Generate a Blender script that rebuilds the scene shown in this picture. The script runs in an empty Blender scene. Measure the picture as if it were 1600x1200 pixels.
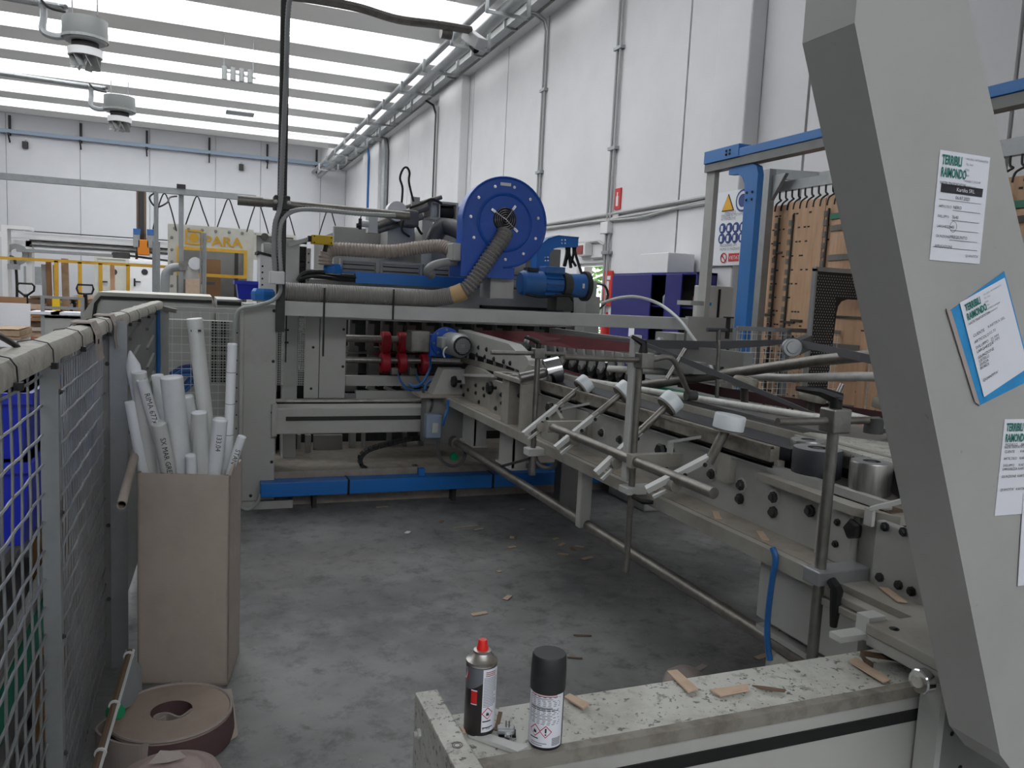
import bpy, bmesh, math, random
from mathutils import Vector, Matrix
random.seed(7)
scene = bpy.context.scene
COL = scene.collection
# ------------------------------------------------------------------ camera
YAW, PITCH, ROLL, FPX, CAMH = 0.38001, 0.10897, 0.04907, 1233.3, 1.65
fw = Vector((math.sin(YAW)*math.cos(PITCH), math.cos(YAW)*math.cos(PITCH), -math.sin(PITCH)))
r0 = Vector((math.cos(YAW), -math.sin(YAW), 0)); u0 = r0.cross(fw)
RT = r0*math.cos(ROLL) + u0*math.sin(ROLL); UP = -r0*math.sin(ROLL) + u0*math.cos(ROLL)
cd = bpy.data.cameras.new('camera'); cam = bpy.data.objects.new('camera', cd); COL.objects.link(cam)
cam.matrix_world = Matrix(((RT.x, UP.x, -fw.x, 0), (RT.y, UP.y, -fw.y, 0), (RT.z, UP.z, -fw.z, CAMH), (0, 0, 0, 1)))
cd.sensor_width = 36; cd.lens = FPX*36/1600; cd.clip_start = 0.05; cd.clip_end = 200
scene.camera = cam
# ------------------------------------------------------------------ sky and exposure
w = bpy.data.worlds.new('overcast_sky'); scene.world = w; w.use_nodes = True
bg = w.node_tree.nodes['Background']; bg.inputs[0].default_value = (0.985, 0.99, 1.0, 1); bg.inputs[1].default_value = 3.6
vs = scene.view_settings; vs.view_transform = 'Standard'; vs.look = 'None'; vs.gamma = 1; vs.use_curve_mapping = False
vs.exposure = 0.38
# ------------------------------------------------------------------ measuring: a point of the photograph on a plane of the place
def P(x, y, X=None, Y=None, Z=None):
    d = RT*((x-800)/FPX) - UP*((y-600)/FPX) + fw
    k = X/d.x if X is not None else Y/d.y if Y is not None else (Z-CAMH)/d.z
    return Vector((0, 0, CAMH)) + d*k
# ------------------------------------------------------------------ materials
def lin(h):
    h = h.lstrip('#'); o = []
    for i in (0, 2, 4):
        v = int(h[i:i+2], 16)/255; o.append(v/12.92 if v <= .04045 else ((v+.055)/1.055)**2.4)
    return (*o, 1)
MATS = {}
def mat(name, hx, rough=.5, metal=0., dirt=None, dscale=6., damt=.5, lo=.45, hi=.7, bump=0., bscale=60., emit=0., stretch=None, fine=None, trans=0., alpha=1.):
    m = bpy.data.materials.new(name); m.use_nodes = True; MATS[name] = m
    nt = m.node_tree; b = nt.nodes['Principled BSDF']; N = nt.nodes.new; L = nt.links.new
    b.inputs['Base Color'].default_value = lin(hx); b.inputs['Roughness'].default_value = rough; b.inputs['Metallic'].default_value = metal
    if trans: b.inputs['Transmission Weight'].default_value = trans
    if alpha < 1: b.inputs['Alpha'].default_value = alpha
    if emit: b.inputs['Emission Color'].default_value = lin(hx); b.inputs['Emission Strength'].default_value = emit
    geo = None
    if dirt or bump or fine:
        geo = N('ShaderNodeTexCoord').outputs['Object']
        if stretch:
            mp = N('ShaderNodeMapping'); L(geo, mp.inputs[0]); mp.inputs['Scale'].default_value = stretch; geo = mp.outputs[0]
    cur = None
    for spec in ([(dirt, dscale, damt, lo, hi)] if dirt else []) + (list(fine) if fine else []):
        dh, sc, am, l, h = spec
        no = N('ShaderNodeTexNoise'); no.inputs['Scale'].default_value = sc; no.inputs['Detail'].default_value = 6; no.inputs['Roughness'].default_value = .65
        L(geo, no.inputs['Vector'])
        mr = N('ShaderNodeMapRange'); mr.inputs[1].default_value = l; mr.inputs[2].default_value = h; mr.inputs[3].default_value = 0; mr.inputs[4].default_value = am
        L(no.outputs['Fac'], mr.inputs[0])
        mx = N('ShaderNodeMix'); mx.data_type = 'RGBA'; L(mr.outputs[0], mx.inputs['Factor'])
        if cur is None: mx.inputs['A'].default_value = lin(hx)
        else: L(cur, mx.inputs['A'])
        mx.inputs['B'].default_value = lin(dh); cur = mx.outputs['Result']
    if cur is not None: L(cur, b.inputs['Base Color'])
    if bump:
        no = N('ShaderNodeTexNoise'); no.inputs['Scale'].default_value = bscale; no.inputs['Detail'].default_value = 4; L(geo, no.inputs['Vector'])
        bp = N('ShaderNodeBump'); bp.inputs['Strength'].default_value = bump; bp.inputs['Distance'].default_value = .01
        L(no.outputs['Fac'], bp.inputs['Height']); L(bp.outputs[0], b.inputs['Normal'])
    return m
mat('paint', '#a8a8a3', .45, dirt='#827f77', dscale=3, damt=.45, lo=.5, hi=.75)
mat('paint_dusty', '#9b9991', .6, dirt='#857c70', dscale=4, damt=.8, lo=.42, hi=.7)
mat('paint_chip', '#bcbcb4', .5, dirt='#8f8b81', dscale=7, damt=.75, lo=.45, hi=.72, stretch=(1, 1, 1), fine=[('#4a4a47', 70, .85, .585, .62), ('#66625a', 22, .6, .56, .66)])
mat('paint_dark', '#7c7c79', .45, dirt='#5f5f5c', dscale=2.5, damt=.5)
mat('paint_col', '#a3a39f', .38, dirt='#93938e', dscale=2, damt=.6, fine=[('#5a5a57', 30, .6, .70, .76)])
mat('paint_light', '#b9bab6', .4, dirt='#9a9c97', dscale=3, damt=.4)
mat('rail_pad', '#b3b0a4', .6, dirt='#8f897b', dscale=14, damt=.8, bump=.6, bscale=40)
mat('cream', '#b9b8ae', .5, dirt='#9c9a90', dscale=3, damt=.4)
mat('blue', '#126cbc', .4, dirt='#105c9e', dscale=4, damt=.4)
mat('blue_dusty', '#1d5fa3', .55, dirt='#5a6b7c', dscale=5, damt=.6, lo=.45, hi=.75)
mat('trunk_blue', '#2f74ba', .45, dirt='#3f6f9f', dscale=4, damt=.5)
mat('blower', '#134fae', .38, dirt='#104394', dscale=3, damt=.4)
mat('blue_bin', '#1428b4', .45)
mat('navy', '#1f1f6b', .35)
mat('steel', '#8c8a86', .38, .85, dirt='#5c5a55', dscale=9, damt=.6)
mat('chrome', '#d2d2d2', .12, 1.)
mat('roller_steel', '#9b9994', .35, .9, dirt='#6a6862', dscale=12, damt=.6, stretch=(6, 6, .4))
mat('rod', '#7f7c76', .45, .6, dirt='#5d564d', dscale=14, damt=.7)
mat('galv', '#9a9d9e', .45, .55, dirt='#80807e', dscale=8, damt=.4)
mat('rubber', '#1a1b1f', .6)
mat('black', '#0d0d0e', .55)
mat('dark', '#262626', .7)
mat('dark2', '#3a3a39', .7)
mat('belt', '#2c2d33', .55, dirt='#3c3d42', dscale=18, damt=.5)
mat('belt_grey', '#4c4c4f', .6)
mat('belt_red', '#6b2a30', .6, dirt='#4c1f25', dscale=6, damt=.6)
mat('belt_maroon', '#3b1a1e', .65)
mat('belt_green', '#0c6b50', .55)
mat('wheel_white', '#d7dde0', .4, dirt='#b9bdbd', dscale=12, damt=.4)
mat('wheel_red', '#a81c30', .45, dirt='#7d1a28', dscale=16, damt=.6)
mat('rust_rail', '#8a857b', .6, .2, dirt='#5c544a', dscale=16, damt=.8)
mat('dust', '#979086', .9, dirt='#7b7064', dscale=10, damt=.7)
mat('hose_beige', '#a2968c', .6, dirt='#7f6f66', dscale=3, damt=.6)
mat('hose_grey', '#8b8884', .6, dirt='#75706b', dscale=3, damt=.6)
mat('hose_dark', '#4b4c4f', .5)
mat('tape', '#c2a173', .5)
mat('pvc', '#8d8f90', .5)
mat('pvc_white', '#c9ccca', .4)
mat('tube_paint', '#c4c4be', .45, dirt='#9c9a93', dscale=18, damt=.7, lo=.5, hi=.7)
mat('cable', '#1c1c1d', .5)
mat('cable_grey', '#9fa29f', .5)
mat('air_blue', '#2766a6', .4)
mat('yellow', '#d9b400', .45)
mat('rail_yellow', '#c79a2d', .5, dirt='#9c7a2a', dscale=4, damt=.5)
mat('orange', '#cf7a12', .45)
mat('white', '#d8d8d8', .5)
mat('paper', '#dcdfe2', .7)
mat('paper_bright', '#d8dae1', .65)
mat('ink', '#26262a', .7)
mat('ink_soft', '#7c8087', .7)
mat('teal', '#0d6e63', .6)
mat('film_blue', '#1684c0', .3, dirt='#2f9bd2', dscale=20, damt=.7)
mat('red', '#c0231f', .45)
mat('red_dark', '#8d3d38', .5)
mat('sign_blue', '#1d3a78', .5)
mat('sign_yellow', '#dca11c', .5)
mat('card', '#b3a79c', .85, dirt='#9c9086', dscale=3, damt=.6, lo=.4, hi=.7)
mat('card_scrap', '#bda58f', .85, dirt='#a38b76', dscale=20, damt=.5)
mat('card_brown', '#8d6b4c', .85)
mat('card_edge', '#6a5646', .9)
mat('wood', '#cfa988', .7, dirt='#b58e6c', dscale=5, damt=.7, lo=.4, hi=.7, stretch=(1, 4, .5))
mat('wood_pallet', '#a08a70', .8, dirt='#7b664f', dscale=9, damt=.6)
mat('rule_dark', '#47433c', .6)
mat('rubber_pad', '#75716a', .8)
mat('pad_green', '#4f8b75', .8)
mat('perf', '#121315', .5)
mat('tube_white', '#d6d8d9', .5, dirt='#c3c6c8', dscale=5, damt=.5)
mat('tube_frost', '#c8cac6', .35, dirt='#b7bab6', dscale=5, damt=.4)
mat('roll_paper', '#a59488', .85, dirt='#938276', dscale=6, damt=.6)
mat('roll_liner', '#5d4546', .8)
mat('roll_pink', '#a3928d', .85, dirt='#836e6b', dscale=2, damt=.8, stretch=(2, 2, 40))
mat('roll_edge', '#a39892', .8)
mat('green_plastic', '#0c8a5c', .4)
mat('glass_grey', '#8f979c', .25)
mat('can_grey', '#6b6e74', .35, .3)
mat('can_black', '#231f20', .35)
mat('can_metal', '#a8a5a0', .35, .8, dirt='#8a7c66', dscale=25, damt=.7)
mat('cap_black', '#242526', .55)
mat('cap_red', '#d8201a', .4)
mat('ghs_red', '#b01038', .6)
mat('foliage', '#6f9a4a', .8, dirt='#3f6b28', dscale=5, damt=.9, lo=.35, hi=.6)
mat('wall_white', '#d3d3d4', .8, dirt='#c2c2c3', dscale=.6, damt=.6, lo=.4, hi=.75)
mat('wall_back', '#c2c3c6', .8, dirt='#b6b7ba', dscale=.4, damt=.6)
mat('joint', '#6b6966', .9)
mat('joint_soft', '#b4b4b5', .9)
mat('beam_white', '#eae8e5', .8)
mat('soffit', '#c9c9c8', .8)
mat('conduit', '#a5a6a6', .5)
mat('tray_blue', '#8797aa', .5)
mat('heater', '#8f9290', .5, .2)
# concrete floor: worn dark grey with pale scuffs and brown dust
fm = bpy.data.materials.new('concrete'); fm.use_nodes = True; MATS['concrete'] = fm
nt = fm.node_tree; N = nt.nodes.new; L = nt.links.new; bs = nt.nodes['Principled BSDF']
tc = N('ShaderNodeTexCoord').outputs['Object']
def nz(s, d=8, r=.6):
    n = N('ShaderNodeTexNoise'); n.inputs['Scale'].default_value = s; n.inputs['Detail'].default_value = d; n.inputs['Roughness'].default_value = r; L(tc, n.inputs['Vector']); return n.outputs['Fac']
def rng(f, a, b, c, d):
    m = N('ShaderNodeMapRange'); m.inputs[1].default_value = a; m.inputs[2].default_value = b; m.inputs[3].default_value = c; m.inputs[4].default_value = d; L(f, m.inputs[0]); return m.outputs[0]
def mixc(f, a, b):
    m = N('ShaderNodeMix'); m.data_type = 'RGBA'; L(f, m.inputs['Factor'])
    for k, v in (('A', a), ('B', b)):
        if isinstance(v, str): m.inputs[k].default_value = lin(v)
        else: L(v, m.inputs[k])
    return m.outputs['Result']
c = mixc(rng(nz(1.1), .35, .65, 0, 1), '#666767', '#8b8b8a')
c = mixc(rng(nz(3.2), .5, .72, 0, .55), c, '#a0a09f')
c = mixc(rng(nz(9, 12, .75), .5, .68, 0, .6), c, '#303133')
c = mixc(rng(nz(.8), .56, .72, 0, .35), c, '#61564b')
c = mixc(rng(nz(45, 4), .66, .74, 0, .6), c, '#a8a6a2')
L(c, bs.inputs['Base Color']); L(rng(nz(2.5), .3, .7, .42, .75), bs.inputs['Roughness'])
# skylight sheet: clear-ish polycarbonate that lets the overcast sky through
sm = bpy.data.materials.new('skylight'); sm.use_nodes = True; MATS['skylight'] = sm
nt = sm.node_tree; nt.nodes.clear(); N = nt.nodes.new; L = nt.links.new
tr = N('ShaderNodeBsdfTransparent'); tr.inputs[0].default_value = (.93, .94, .95, 1); di = N('ShaderNodeBsdfTranslucent'); di.inputs[0].default_value = (.9, .9, .9, 1)
mx = N('ShaderNodeMixShader'); mx.inputs[0].default_value = .12; L(tr.outputs[0], mx.inputs[1]); L(di.outputs[0], mx.inputs[2]); L(mx.outputs[0], N('ShaderNodeOutputMaterial').inputs[0])
gm = bpy.data.materials.new('window_glass'); gm.use_nodes = True; MATS['window_glass'] = gm
nt = gm.node_tree; nt.nodes.clear(); N = nt.nodes.new; L = nt.links.new
tr = N('ShaderNodeBsdfTransparent'); gl = N('ShaderNodeBsdfGlossy'); gl.inputs['Roughness'].default_value = .05; mx = N('ShaderNodeMixShader'); mx.inputs[0].default_value = .08
L(tr.outputs[0], mx.inputs[1]); L(gl.outputs[0], mx.inputs[2]); L(mx.outputs[0], N('ShaderNodeOutputMaterial').inputs[0])
# ------------------------------------------------------------------ mesh builder
V = Vector
def frame(d):
    d = V(d).normalized(); a = V((0, 0, 1)) if abs(d.z) < .95 else V((1, 0, 0))
    s = d.cross(a).normalized(); return s, d.cross(s).normalized()
class B:
    def __init__(s): s.v = []; s.f = []; s.sm = []
    def add(s, vs, fs, smooth=False):
        o = len(s.v); s.v += [V(p) for p in vs]; s.f += [tuple(i+o for i in f) for f in fs]; s.sm += [smooth]*len(fs); return s
    def box(s, x0, x1, y0, y1, z0, z1):
        return s.add([(x, y, z) for z in (z0, z1) for y in (y0, y1) for x in (x0, x1)], [(0, 2, 3, 1), (4, 5, 7, 6), (0, 1, 5, 4), (2, 6, 7, 3), (0, 4, 6, 2), (1, 3, 7, 5)])
    def hexa(s, q, t):      # four points and four more
        return s.add(list(q)+list(t), [(3, 2, 1, 0), (4, 5, 6, 7), (0, 1, 5, 4), (1, 2, 6, 5), (2, 3, 7, 6), (3, 0, 4, 7)])
    def bar(s, a, b, w, h, up=(0, 0, 1)):
        a = V(a); b = V(b); d = (b-a).normalized(); u = V(up); sd = d.cross(u)
        if sd.length < 1e-4: sd = d.cross(V((1, 0, 0)))
        sd.normalize(); u = sd.cross(d); sd *= w/2; u = u*(h/2)
        return s.hexa([a-sd-u, a+sd-u, a+sd+u, a-sd+u], [b-sd-u, b+sd-u, b+sd+u, b-sd+u])
    def cyl(s, a, b, r, r2=None, n=12, caps=True):
        a = V(a); b = V(b); r2 = r if r2 is None else r2; x, y = frame(b-a); o = []
        for c, q in ((a, r), (b, r2)):
            for i in range(n): t = 2*math.pi*i/n; o.append(c+x*(q*math.cos(t))+y*(q*math.sin(t)))
        s.add(o, [(i, (i+1) % n, n+(i+1) % n, n+i) for i in range(n)], True)
        if caps: s.add(o[:n], [tuple(reversed(range(n)))]); s.add(o[n:], [tuple(range(n))])
        return s
    def tube(s, path, r, n=8, caps=True, smooth=True):
        path = [V(p) for p in path]; k = len(path); rr = r if isinstance(r, (list, tuple)) else [r]*k
        o = []; x = None
        for i, p in enumerate(path):
            d = path[min(i+1, k-1)]-path[max(i-1, 0)]
            if d.length < 1e-7: d = V((0, 0, 1))
            d.normalize()
            if x is None: x, _ = frame(d)
            x = (x-d*x.dot(d)).normalized(); y = d.cross(x)
            for j in range(n): t = 2*math.pi*j/n; o.append(p+x*(rr[i]*math.cos(t))+y*(rr[i]*math.sin(t)))
        fs = [(i*n+j, i*n+(j+1) % n, (i+1)*n+(j+1) % n, (i+1)*n+j) for i in range(k-1) for j in range(n)]
        s.add(o, fs, smooth)
        if caps: s.add(o[:n], [tuple(reversed(range(n)))]); s.add(o[-n:], [tuple(range(n))])
        return s
    def strap(s, path, width, th):      # flat band along path, width vectors given per point or one
        path = [V(p) for p in path]; k = len(path); o = []
        for i, p in enumerate(path):
            wv = V(width[i] if isinstance(width, list) else width)
            d = (path[min(i+1, k-1)]-path[max(i-1, 0)]).normalized(); nn = d.cross(wv).normalized()*th/2; wv = wv/2
            o += [p-wv-nn, p+wv-nn, p+wv+nn, p-wv+nn]
        fs = [(i*4+j, i*4+(j+1) % 4, i*4+4+(j+1) % 4, i*4+4+j) for i in range(k-1) for j in range(4)]
        return s.add(o, fs+[(3, 2, 1, 0), tuple(4*(k-1)+j for j in range(4))])
    def prism(s, poly, dv):     # polygon of 3-D points pushed along dv
        n = len(poly); q = [V(p) for p in poly]; t = [p+V(dv) for p in q]
        s.add(q, [tuple(reversed(range(n)))]); s.add(t, [tuple(range(n))])
        for i in range(n):
            j = (i+1) % n; s.add([q[i], q[j], t[j], t[i]], [(0, 1, 2, 3)])
        return s
    def lathe(s, o, ax, prof, n=20, smooth=True):   # prof: (radius, height)
        o = V(o); ax = V(ax).normalized(); x, y = frame(ax); k = len(prof); vs = []
        for r, h in prof:
            for j in range(n): t = 2*math.pi*j/n; vs.append(o+ax*h+x*(r*math.cos(t))+y*(r*math.sin(t)))
        return s.add(vs, [(i*n+j, i*n+(j+1) % n, (i+1)*n+(j+1) % n, (i+1)*n+j) for i in range(k-1) for j in range(n)], smooth)
    def frame4(s, x0, x1, z0, z1, y0, y1, t):    # rectangular frame in the XZ plane
        s.box(x0, x1, y0, y1, z0, z0+t); s.box(x0, x1, y0, y1, z1-t, z1); s.box(x0, x0+t, y0, y1, z0+t, z1-t); return s.box(x1-t, x1, y0, y1, z0+t, z1-t)
    def mesh(s, name):
        m = bpy.data.meshes.new(name); m.from_pydata(s.v, [], s.f); m.polygons.foreach_set('use_smooth', s.sm); m.update(); return m
WL = {}
def setp(o, label, cat, group=None, kind=None):
    if label: o['label'] = label
    if cat: o['category'] = cat
    if group: o['group'] = group
    if kind: o['kind'] = kind
    return o
def thing(name, label, cat, loc=(0, 0, 0), group=None, kind=None):
    o = bpy.data.objects.new(name, None); COL.objects.link(o); o.location = loc; o.empty_display_size = .1; WL[o] = V(loc)
    return setp(o, label, cat, group, kind)
def build(name, b, m, parent=None, label=None, cat=None, group=None, kind=None, bevel=0, recalc=False):
    lo = V([min(p[i] for p in b.v) for i in range(3)]); hi = V([max(p[i] for p in b.v) for i in range(3)])
    c = V(((lo.x+hi.x)/2, (lo.y+hi.y)/2, lo.z))
    b.v = [p-c for p in b.v]; me = b.mesh(name)
    bm = bmesh.new(); bm.from_mesh(me); bmesh.ops.remove_doubles(bm, verts=bm.verts, dist=1e-6) if recalc else None
    bmesh.ops.recalc_face_normals(bm, faces=bm.faces)
    for e in bm.edges:
        if len(e.link_faces) == 2 and e.calc_face_angle(0) > .75: e.smooth = False
    bm.to_mesh(me); bm.free()
    me.materials.append(MATS[m] if isinstance(m, str) else m)
    o = bpy.data.objects.new(name, me); COL.objects.link(o); WL[o] = c
    if parent: o.parent = parent; o.location = c-WL[parent]
    else: o.location = c
    if bevel:
        md = o.modifiers.new('bevel', 'BEVEL'); md.width = bevel; md.segments = 2; md.limit_method = 'ANGLE'; md.angle_limit = .7
    return setp(o, label, cat, group, kind)
def inst(o, loc, parent=None, rot=None, name=None, like=None):      # another of the same piece, at a world point
    c = o.copy(); COL.objects.link(c); WL[c] = V(loc)
    c.parent = parent; c.location = V(loc)-(WL[parent] if parent else V())
    if rot is not None: c.rotation_euler = rot
    return c
def dup(t, loc, label=None):         # copy a thing with its parts and sub-parts
    def cp(o, par):
        c = o.copy(); COL.objects.link(c); c.parent = par
        for k in o.children: cp(k, c)
        return c
    r = cp(t, None); r.location = loc; WL[r] = V(loc)
    if label: r['label'] = label
    return r
TEXTS = []
def text(s, pos, right, up, size, m, parent, name='lettering', align='LEFT', sx=1., bold=0.):
    TEXTS.append((s, V(pos), V(right).normalized(), V(up).normalized(), size, m, parent, name, align, sx, bold))
def flush_texts():
    ob = []
    for t in TEXTS:
        cu = bpy.data.curves.new('t', 'FONT'); cu.body = t[0]; cu.size = t[4]; cu.align_x = t[8]; cu.resolution_u = 2; cu.offset = t[10]
        o = bpy.data.objects.new('t', cu); COL.objects.link(o); ob.append(o)
    dg = bpy.context.evaluated_depsgraph_get(); dg.update()
    for o, t in zip(ob, TEXTS):
        me = bpy.data.meshes.new_from_object(o.evaluated_get(dg)); s, pos, r, u, size, m, par, name, al, sx, bo = t
        n = r.cross(u); M = Matrix(((r.x*sx, u.x, n.x, 0), (r.y*sx, u.y, n.y, 0), (r.z*sx, u.z, n.z, 0), (0, 0, 0, 1))); me.transform(M)
        me.materials.clear(); me.materials.append(MATS[m]); q = bpy.data.objects.new(name, me); COL.objects.link(q); q.parent = par; q.location = pos-(WL[par] if par else V()); WL[q] = pos
        cu = o.data; bpy.data.objects.remove(o); bpy.data.curves.remove(cu)
def bez(pts, n=8):      # smooth curve through points
    pts = [V(p) for p in pts]; o = []
    for i in range(len(pts)-1):
        p0 = pts[max(i-1, 0)]; p1 = pts[i]; p2 = pts[i+1]; p3 = pts[min(i+2, len(pts)-1)]
        for k in range(n):
            t = k/n; o.append(.5*((2*p1)+(p2-p0)*t+(2*p0-5*p1+4*p2-p3)*t*t+(3*p1-p0-3*p2+p3)*t**3))
    return o+[pts[-1]]
def bolt_mesh(r, h, ax, n=8):
    b = B(); ax = V(ax); b.lathe((0, 0, 0), ax, [(0, h), (r*.55, h), (r*.6, h*.75), (r*.62, h*.5), (r, h*.45), (r, 0)], n, False); return b
def bolts(pts, r, h, ax, m, parent, name='bolt'):
    if not pts: return
    o = build(name, bolt_mesh(r, h, ax), m, parent); off = o.location-(V(pts[0])-WL[parent])
    base = WL[o].copy()
    d = base                      # offset of the mesh origin from the bolt's foot
    o.location = V(pts[0])+d-WL[parent]; WL[o] = V(pts[0])+d
    for p in pts[1:]: inst(o, V(p)+d, parent)
def corrug(path, r, pitch, amp=.12, n=14):
    L_ = [0]
    for i in range(1, len(path)): L_.append(L_[-1]+(path[i]-path[i-1]).length)
    k = max(2, int(L_[-1]/pitch)); out = []; rr = []
    j = 0
    for q in range(2*k+1):
        d = L_[-1]*q/(2*k)
        while j < len(L_)-2 and L_[j+1] < d: j += 1
        t = (d-L_[j])/max(1e-9, L_[j+1]-L_[j]); out.append(path[j].lerp(path[j+1], t)); rr.append(r*(1+amp*(1 if q % 2 else -1)*.5))
    return out, rr
# ================================================================== THE SETTING
XW, YB = 6.0, 36.0
floor = build('floor', B().box(-14, 7, -12, 37, -.2, 0), 'concrete', kind='structure')
floor['label'] = 'worn dark grey concrete floor with scuffs and dust'
# right wall of white precast panels
wr = build('wall_right', B().box(XW+.06, XW+.3, -12, 11.3, 0, 9).box(XW+.06, XW+.3, 12.3, 37, 0, 9).box(XW+.06, XW+.3, 11.3, 12.3, 0, 1.1).box(XW+.06, XW+.3, 11.3, 12.3, 2.28, 9), 'joint', kind='structure', label='white precast concrete panel wall beside the machine line')
seams = [-12, -9.6, -7.2, -5, -2.6, -.2, 2.2, 4.6, 6.95, 9.3, 11.2, 14.05, 16.1, 18.35, 21.6, 24.6, 27.6, 31.0, 33.6, 36.0]
for a, b_ in zip(seams, seams[1:]):
    if a == 11.2:
        bb = B().box(XW, XW+.06, 12.3, b_-.03, 0, 6.86).box(XW, XW+.06, a+.03, 12.3, 2.28, 6.86).box(XW, XW+.06, a+.03, 12.3, 0, 1.1).box(XW, XW+.06, a+.03, 11.3, 1.1, 2.28)
    else: bb = B().box(XW, XW+.06, a+.02, b_-.02, 0, 6.86)
    build('wall_panel', bb, 'wall_white', wr)
for ya, yb in ((18.6, 20.6), (28.0, 31.0), (7.7, 8.4)):
    build('pilaster', B().box(XW-.22, XW, ya+.03, yb-.03, 0, 6.86), 'wall_white', wr, bevel=.02)
build('wall_left', B().box(-14.2, -14, -12, 37, 0, 9), 'wall_back', kind='structure', label='plain white wall at the far left of the hall')
build('wall_front', B().box(-14, 7, -12.2, -12, 0, 9), 'wall_back', kind='structure', label='plain white wall behind the viewer')
wb = build('wall_back', B().box(-14, 7, YB+.06, YB+.3, 0, 9), 'joint_soft', kind='structure', label='white end wall of the hall with thin panel joints')
xs = [-14, -11.2, -8.4, -7.0+.1, -4.4, -1.9, .6, 2.4, 4.9, 6.0]
for a, b_ in zip(xs, xs[1:]): build('wall_panel', B().box(a+.01, b_-.01, YB, YB+.06, 0, 7.75), 'wall_back', wb)
# roof with cross beams and skylight strips
ZR = 6.8
rf = build('ceiling', B().box(5.2, 6.3, -12, 37, ZR+.25, ZR+.5).box(-14.2, 5.2, -3.6, 6.9, ZR+.1, ZR+.5).box(-14.2, 5.2, -12, -11, ZR+.1, ZR+.5).box(-14.2, 5.2, 33.4, 37, ZR+.92, ZR+1.1).box(-14.2, -8, -12, 37, ZR+.1, ZR+.5), 'soffit', kind='structure', label='white roof with skylight strips between cross beams')  # stretches overhead and at far left, out of view, closed to dim the foreground
yb_ = [6.9, 9.3, 11.6, 14.1, 16.5, 19.05, 21.07, 23.1, 25.5, 28.1, 30.4]
for i, y in enumerate(yb_): build('roof_beam', B().box(-8.2, 5.2, y-1.0, y, ZR, ZR+.12), 'beam_white', rf)
build('skylight_pane', B().box(-8, 5.2, -11, -3.6, ZR+.09, ZR+.1), 'skylight', rf)  # unseen pane behind the camera, added and sized for frontal light
for a, b_ in zip(yb_, yb_[1:]): build('skylight_pane', B().box(-8, 5.2, a-.02, b_-.98, ZR+.09, ZR+.1), 'skylight', rf)
build('gutter_beam', B().box(5.78, 6.0, -12, YB, ZR+.06, ZR+.25), 'soffit', rf)
build('end_beam', B().box(-8.2, 5.2, 35.5, 35.75, ZR+.88, ZR+1.2), 'beam_white', rf)
build('skylight_pane', B().box(-8, 5.2, 30.4, 33.4, ZR+.94, ZR+.95), 'skylight', rf)
# window in the right wall with trees outside
w1 = thing('window_1', 'narrow wall window with green trees outside behind the blue gear motor', None, (XW, 11.8, 1.1), kind='structure')
fb = B(); y0, y1, z0, z1 = 11.3, 12.3, 1.1, 2.28
fb.box(XW+.05, XW+.12, y0, y0+.05, z0, z1).box(XW+.05, XW+.12, y1-.05, y1, z0, z1).box(XW+.05, XW+.12, y0, y1, z0, z0+.05).box(XW+.05, XW+.12, y0, y1, z1-.05, z1)
build('window_frame', fb, 'white', w1); build('pane', B().box(XW+.08, XW+.09, y0+.05, y1-.05, z0+.05, z1-.05), 'window_glass', w1)
rnd = random.Random(3)
for k, (yy, zz, s) in enumerate(((13.3, 1.6, 1.2), (16.6, 1.8, 1.4))):
    t = thing('garden_tree', ('leafy green tree seen through the window, nearer one', 'leafy green tree seen through the window, farther one')[k], 'tree', (8.6+k*.8, yy+.3, 0))
    build('trunk', B().cyl((8.6+k*.8, yy+.3, 0), (8.6+k*.8, yy+.3, 1.3), .09, .07), 'wood_pallet', t)
    lb = B()
    for i in range(900):
        p = V((rnd.gauss(0, 1), rnd.gauss(0, 1), rnd.gauss(0, 1))).normalized()*s*rnd.uniform(.45, 1)+V((8.6+k*.8, yy+.3, zz))
        if p.z < .15: continue
        x, y = frame((rnd.gauss(0, 1), rnd.gauss(0, 1), rnd.gauss(0, 1)+.4)); q = rnd.uniform(.07, .14)
        lb.add([p-x*q, p+y*q*.5, p+x*q, p-y*q*.5], [(0, 1, 2, 3)])
    build('foliage', lb, 'foliage', t, kind='stuff')
# conduits, pipes and trays on the right wall
def pipe(name, pts, r, m, label, cat, n=8, parent=None, group=None): return build(name, B().tube(pts, r, n), m, parent, label, cat, group)
tr = thing('cable_tray', 'galvanised cable tray running along the top of the right wall', 'cable tray', (5.6, 20, 6.85))
build('channel', B().box(5.50, 5.70, 1, 35.9, 6.86, 6.88).box(5.50, 5.52, 1, 35.9, 6.88, 6.98).box(5.68, 5.70, 1, 35.9, 6.88, 6.98), 'galv', tr)
cl = build('tray_clip', B().box(5.46, 5.74, 9, 9.06, 6.82, 7.0), 'galv', tr)
for y in range(11, 35, 2): inst(cl, WL[cl]+V((0, y-9, 0)), tr)
pr = thing('service_pipes', 'bundle of large grey pipes hung under the roof beside the skylights', 'pipe', (4.75, 20, 6.3))
for x, z, r in ((4.55, 6.62, .07), (4.82, 6.5, .11), (4.98, 6.62, .05)): build('pipe', B().cyl((x, 1, z), (x, 35.8, z), r, n=12), 'galv', pr)
hg = build('hanger', B().box(4.4, 5.2, 9.0, 9.05, 6.34, 6.39).box(5.14, 5.2, 9.0, 9.05, 6.34, 6.95).box(4.4, 4.45, 9.0, 9.05, 6.34, 6.6), 'galv', pr)
for y in range(11, 35, 2): inst(hg, WL[hg]+V((0, y-9, 0)), pr)
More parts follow.
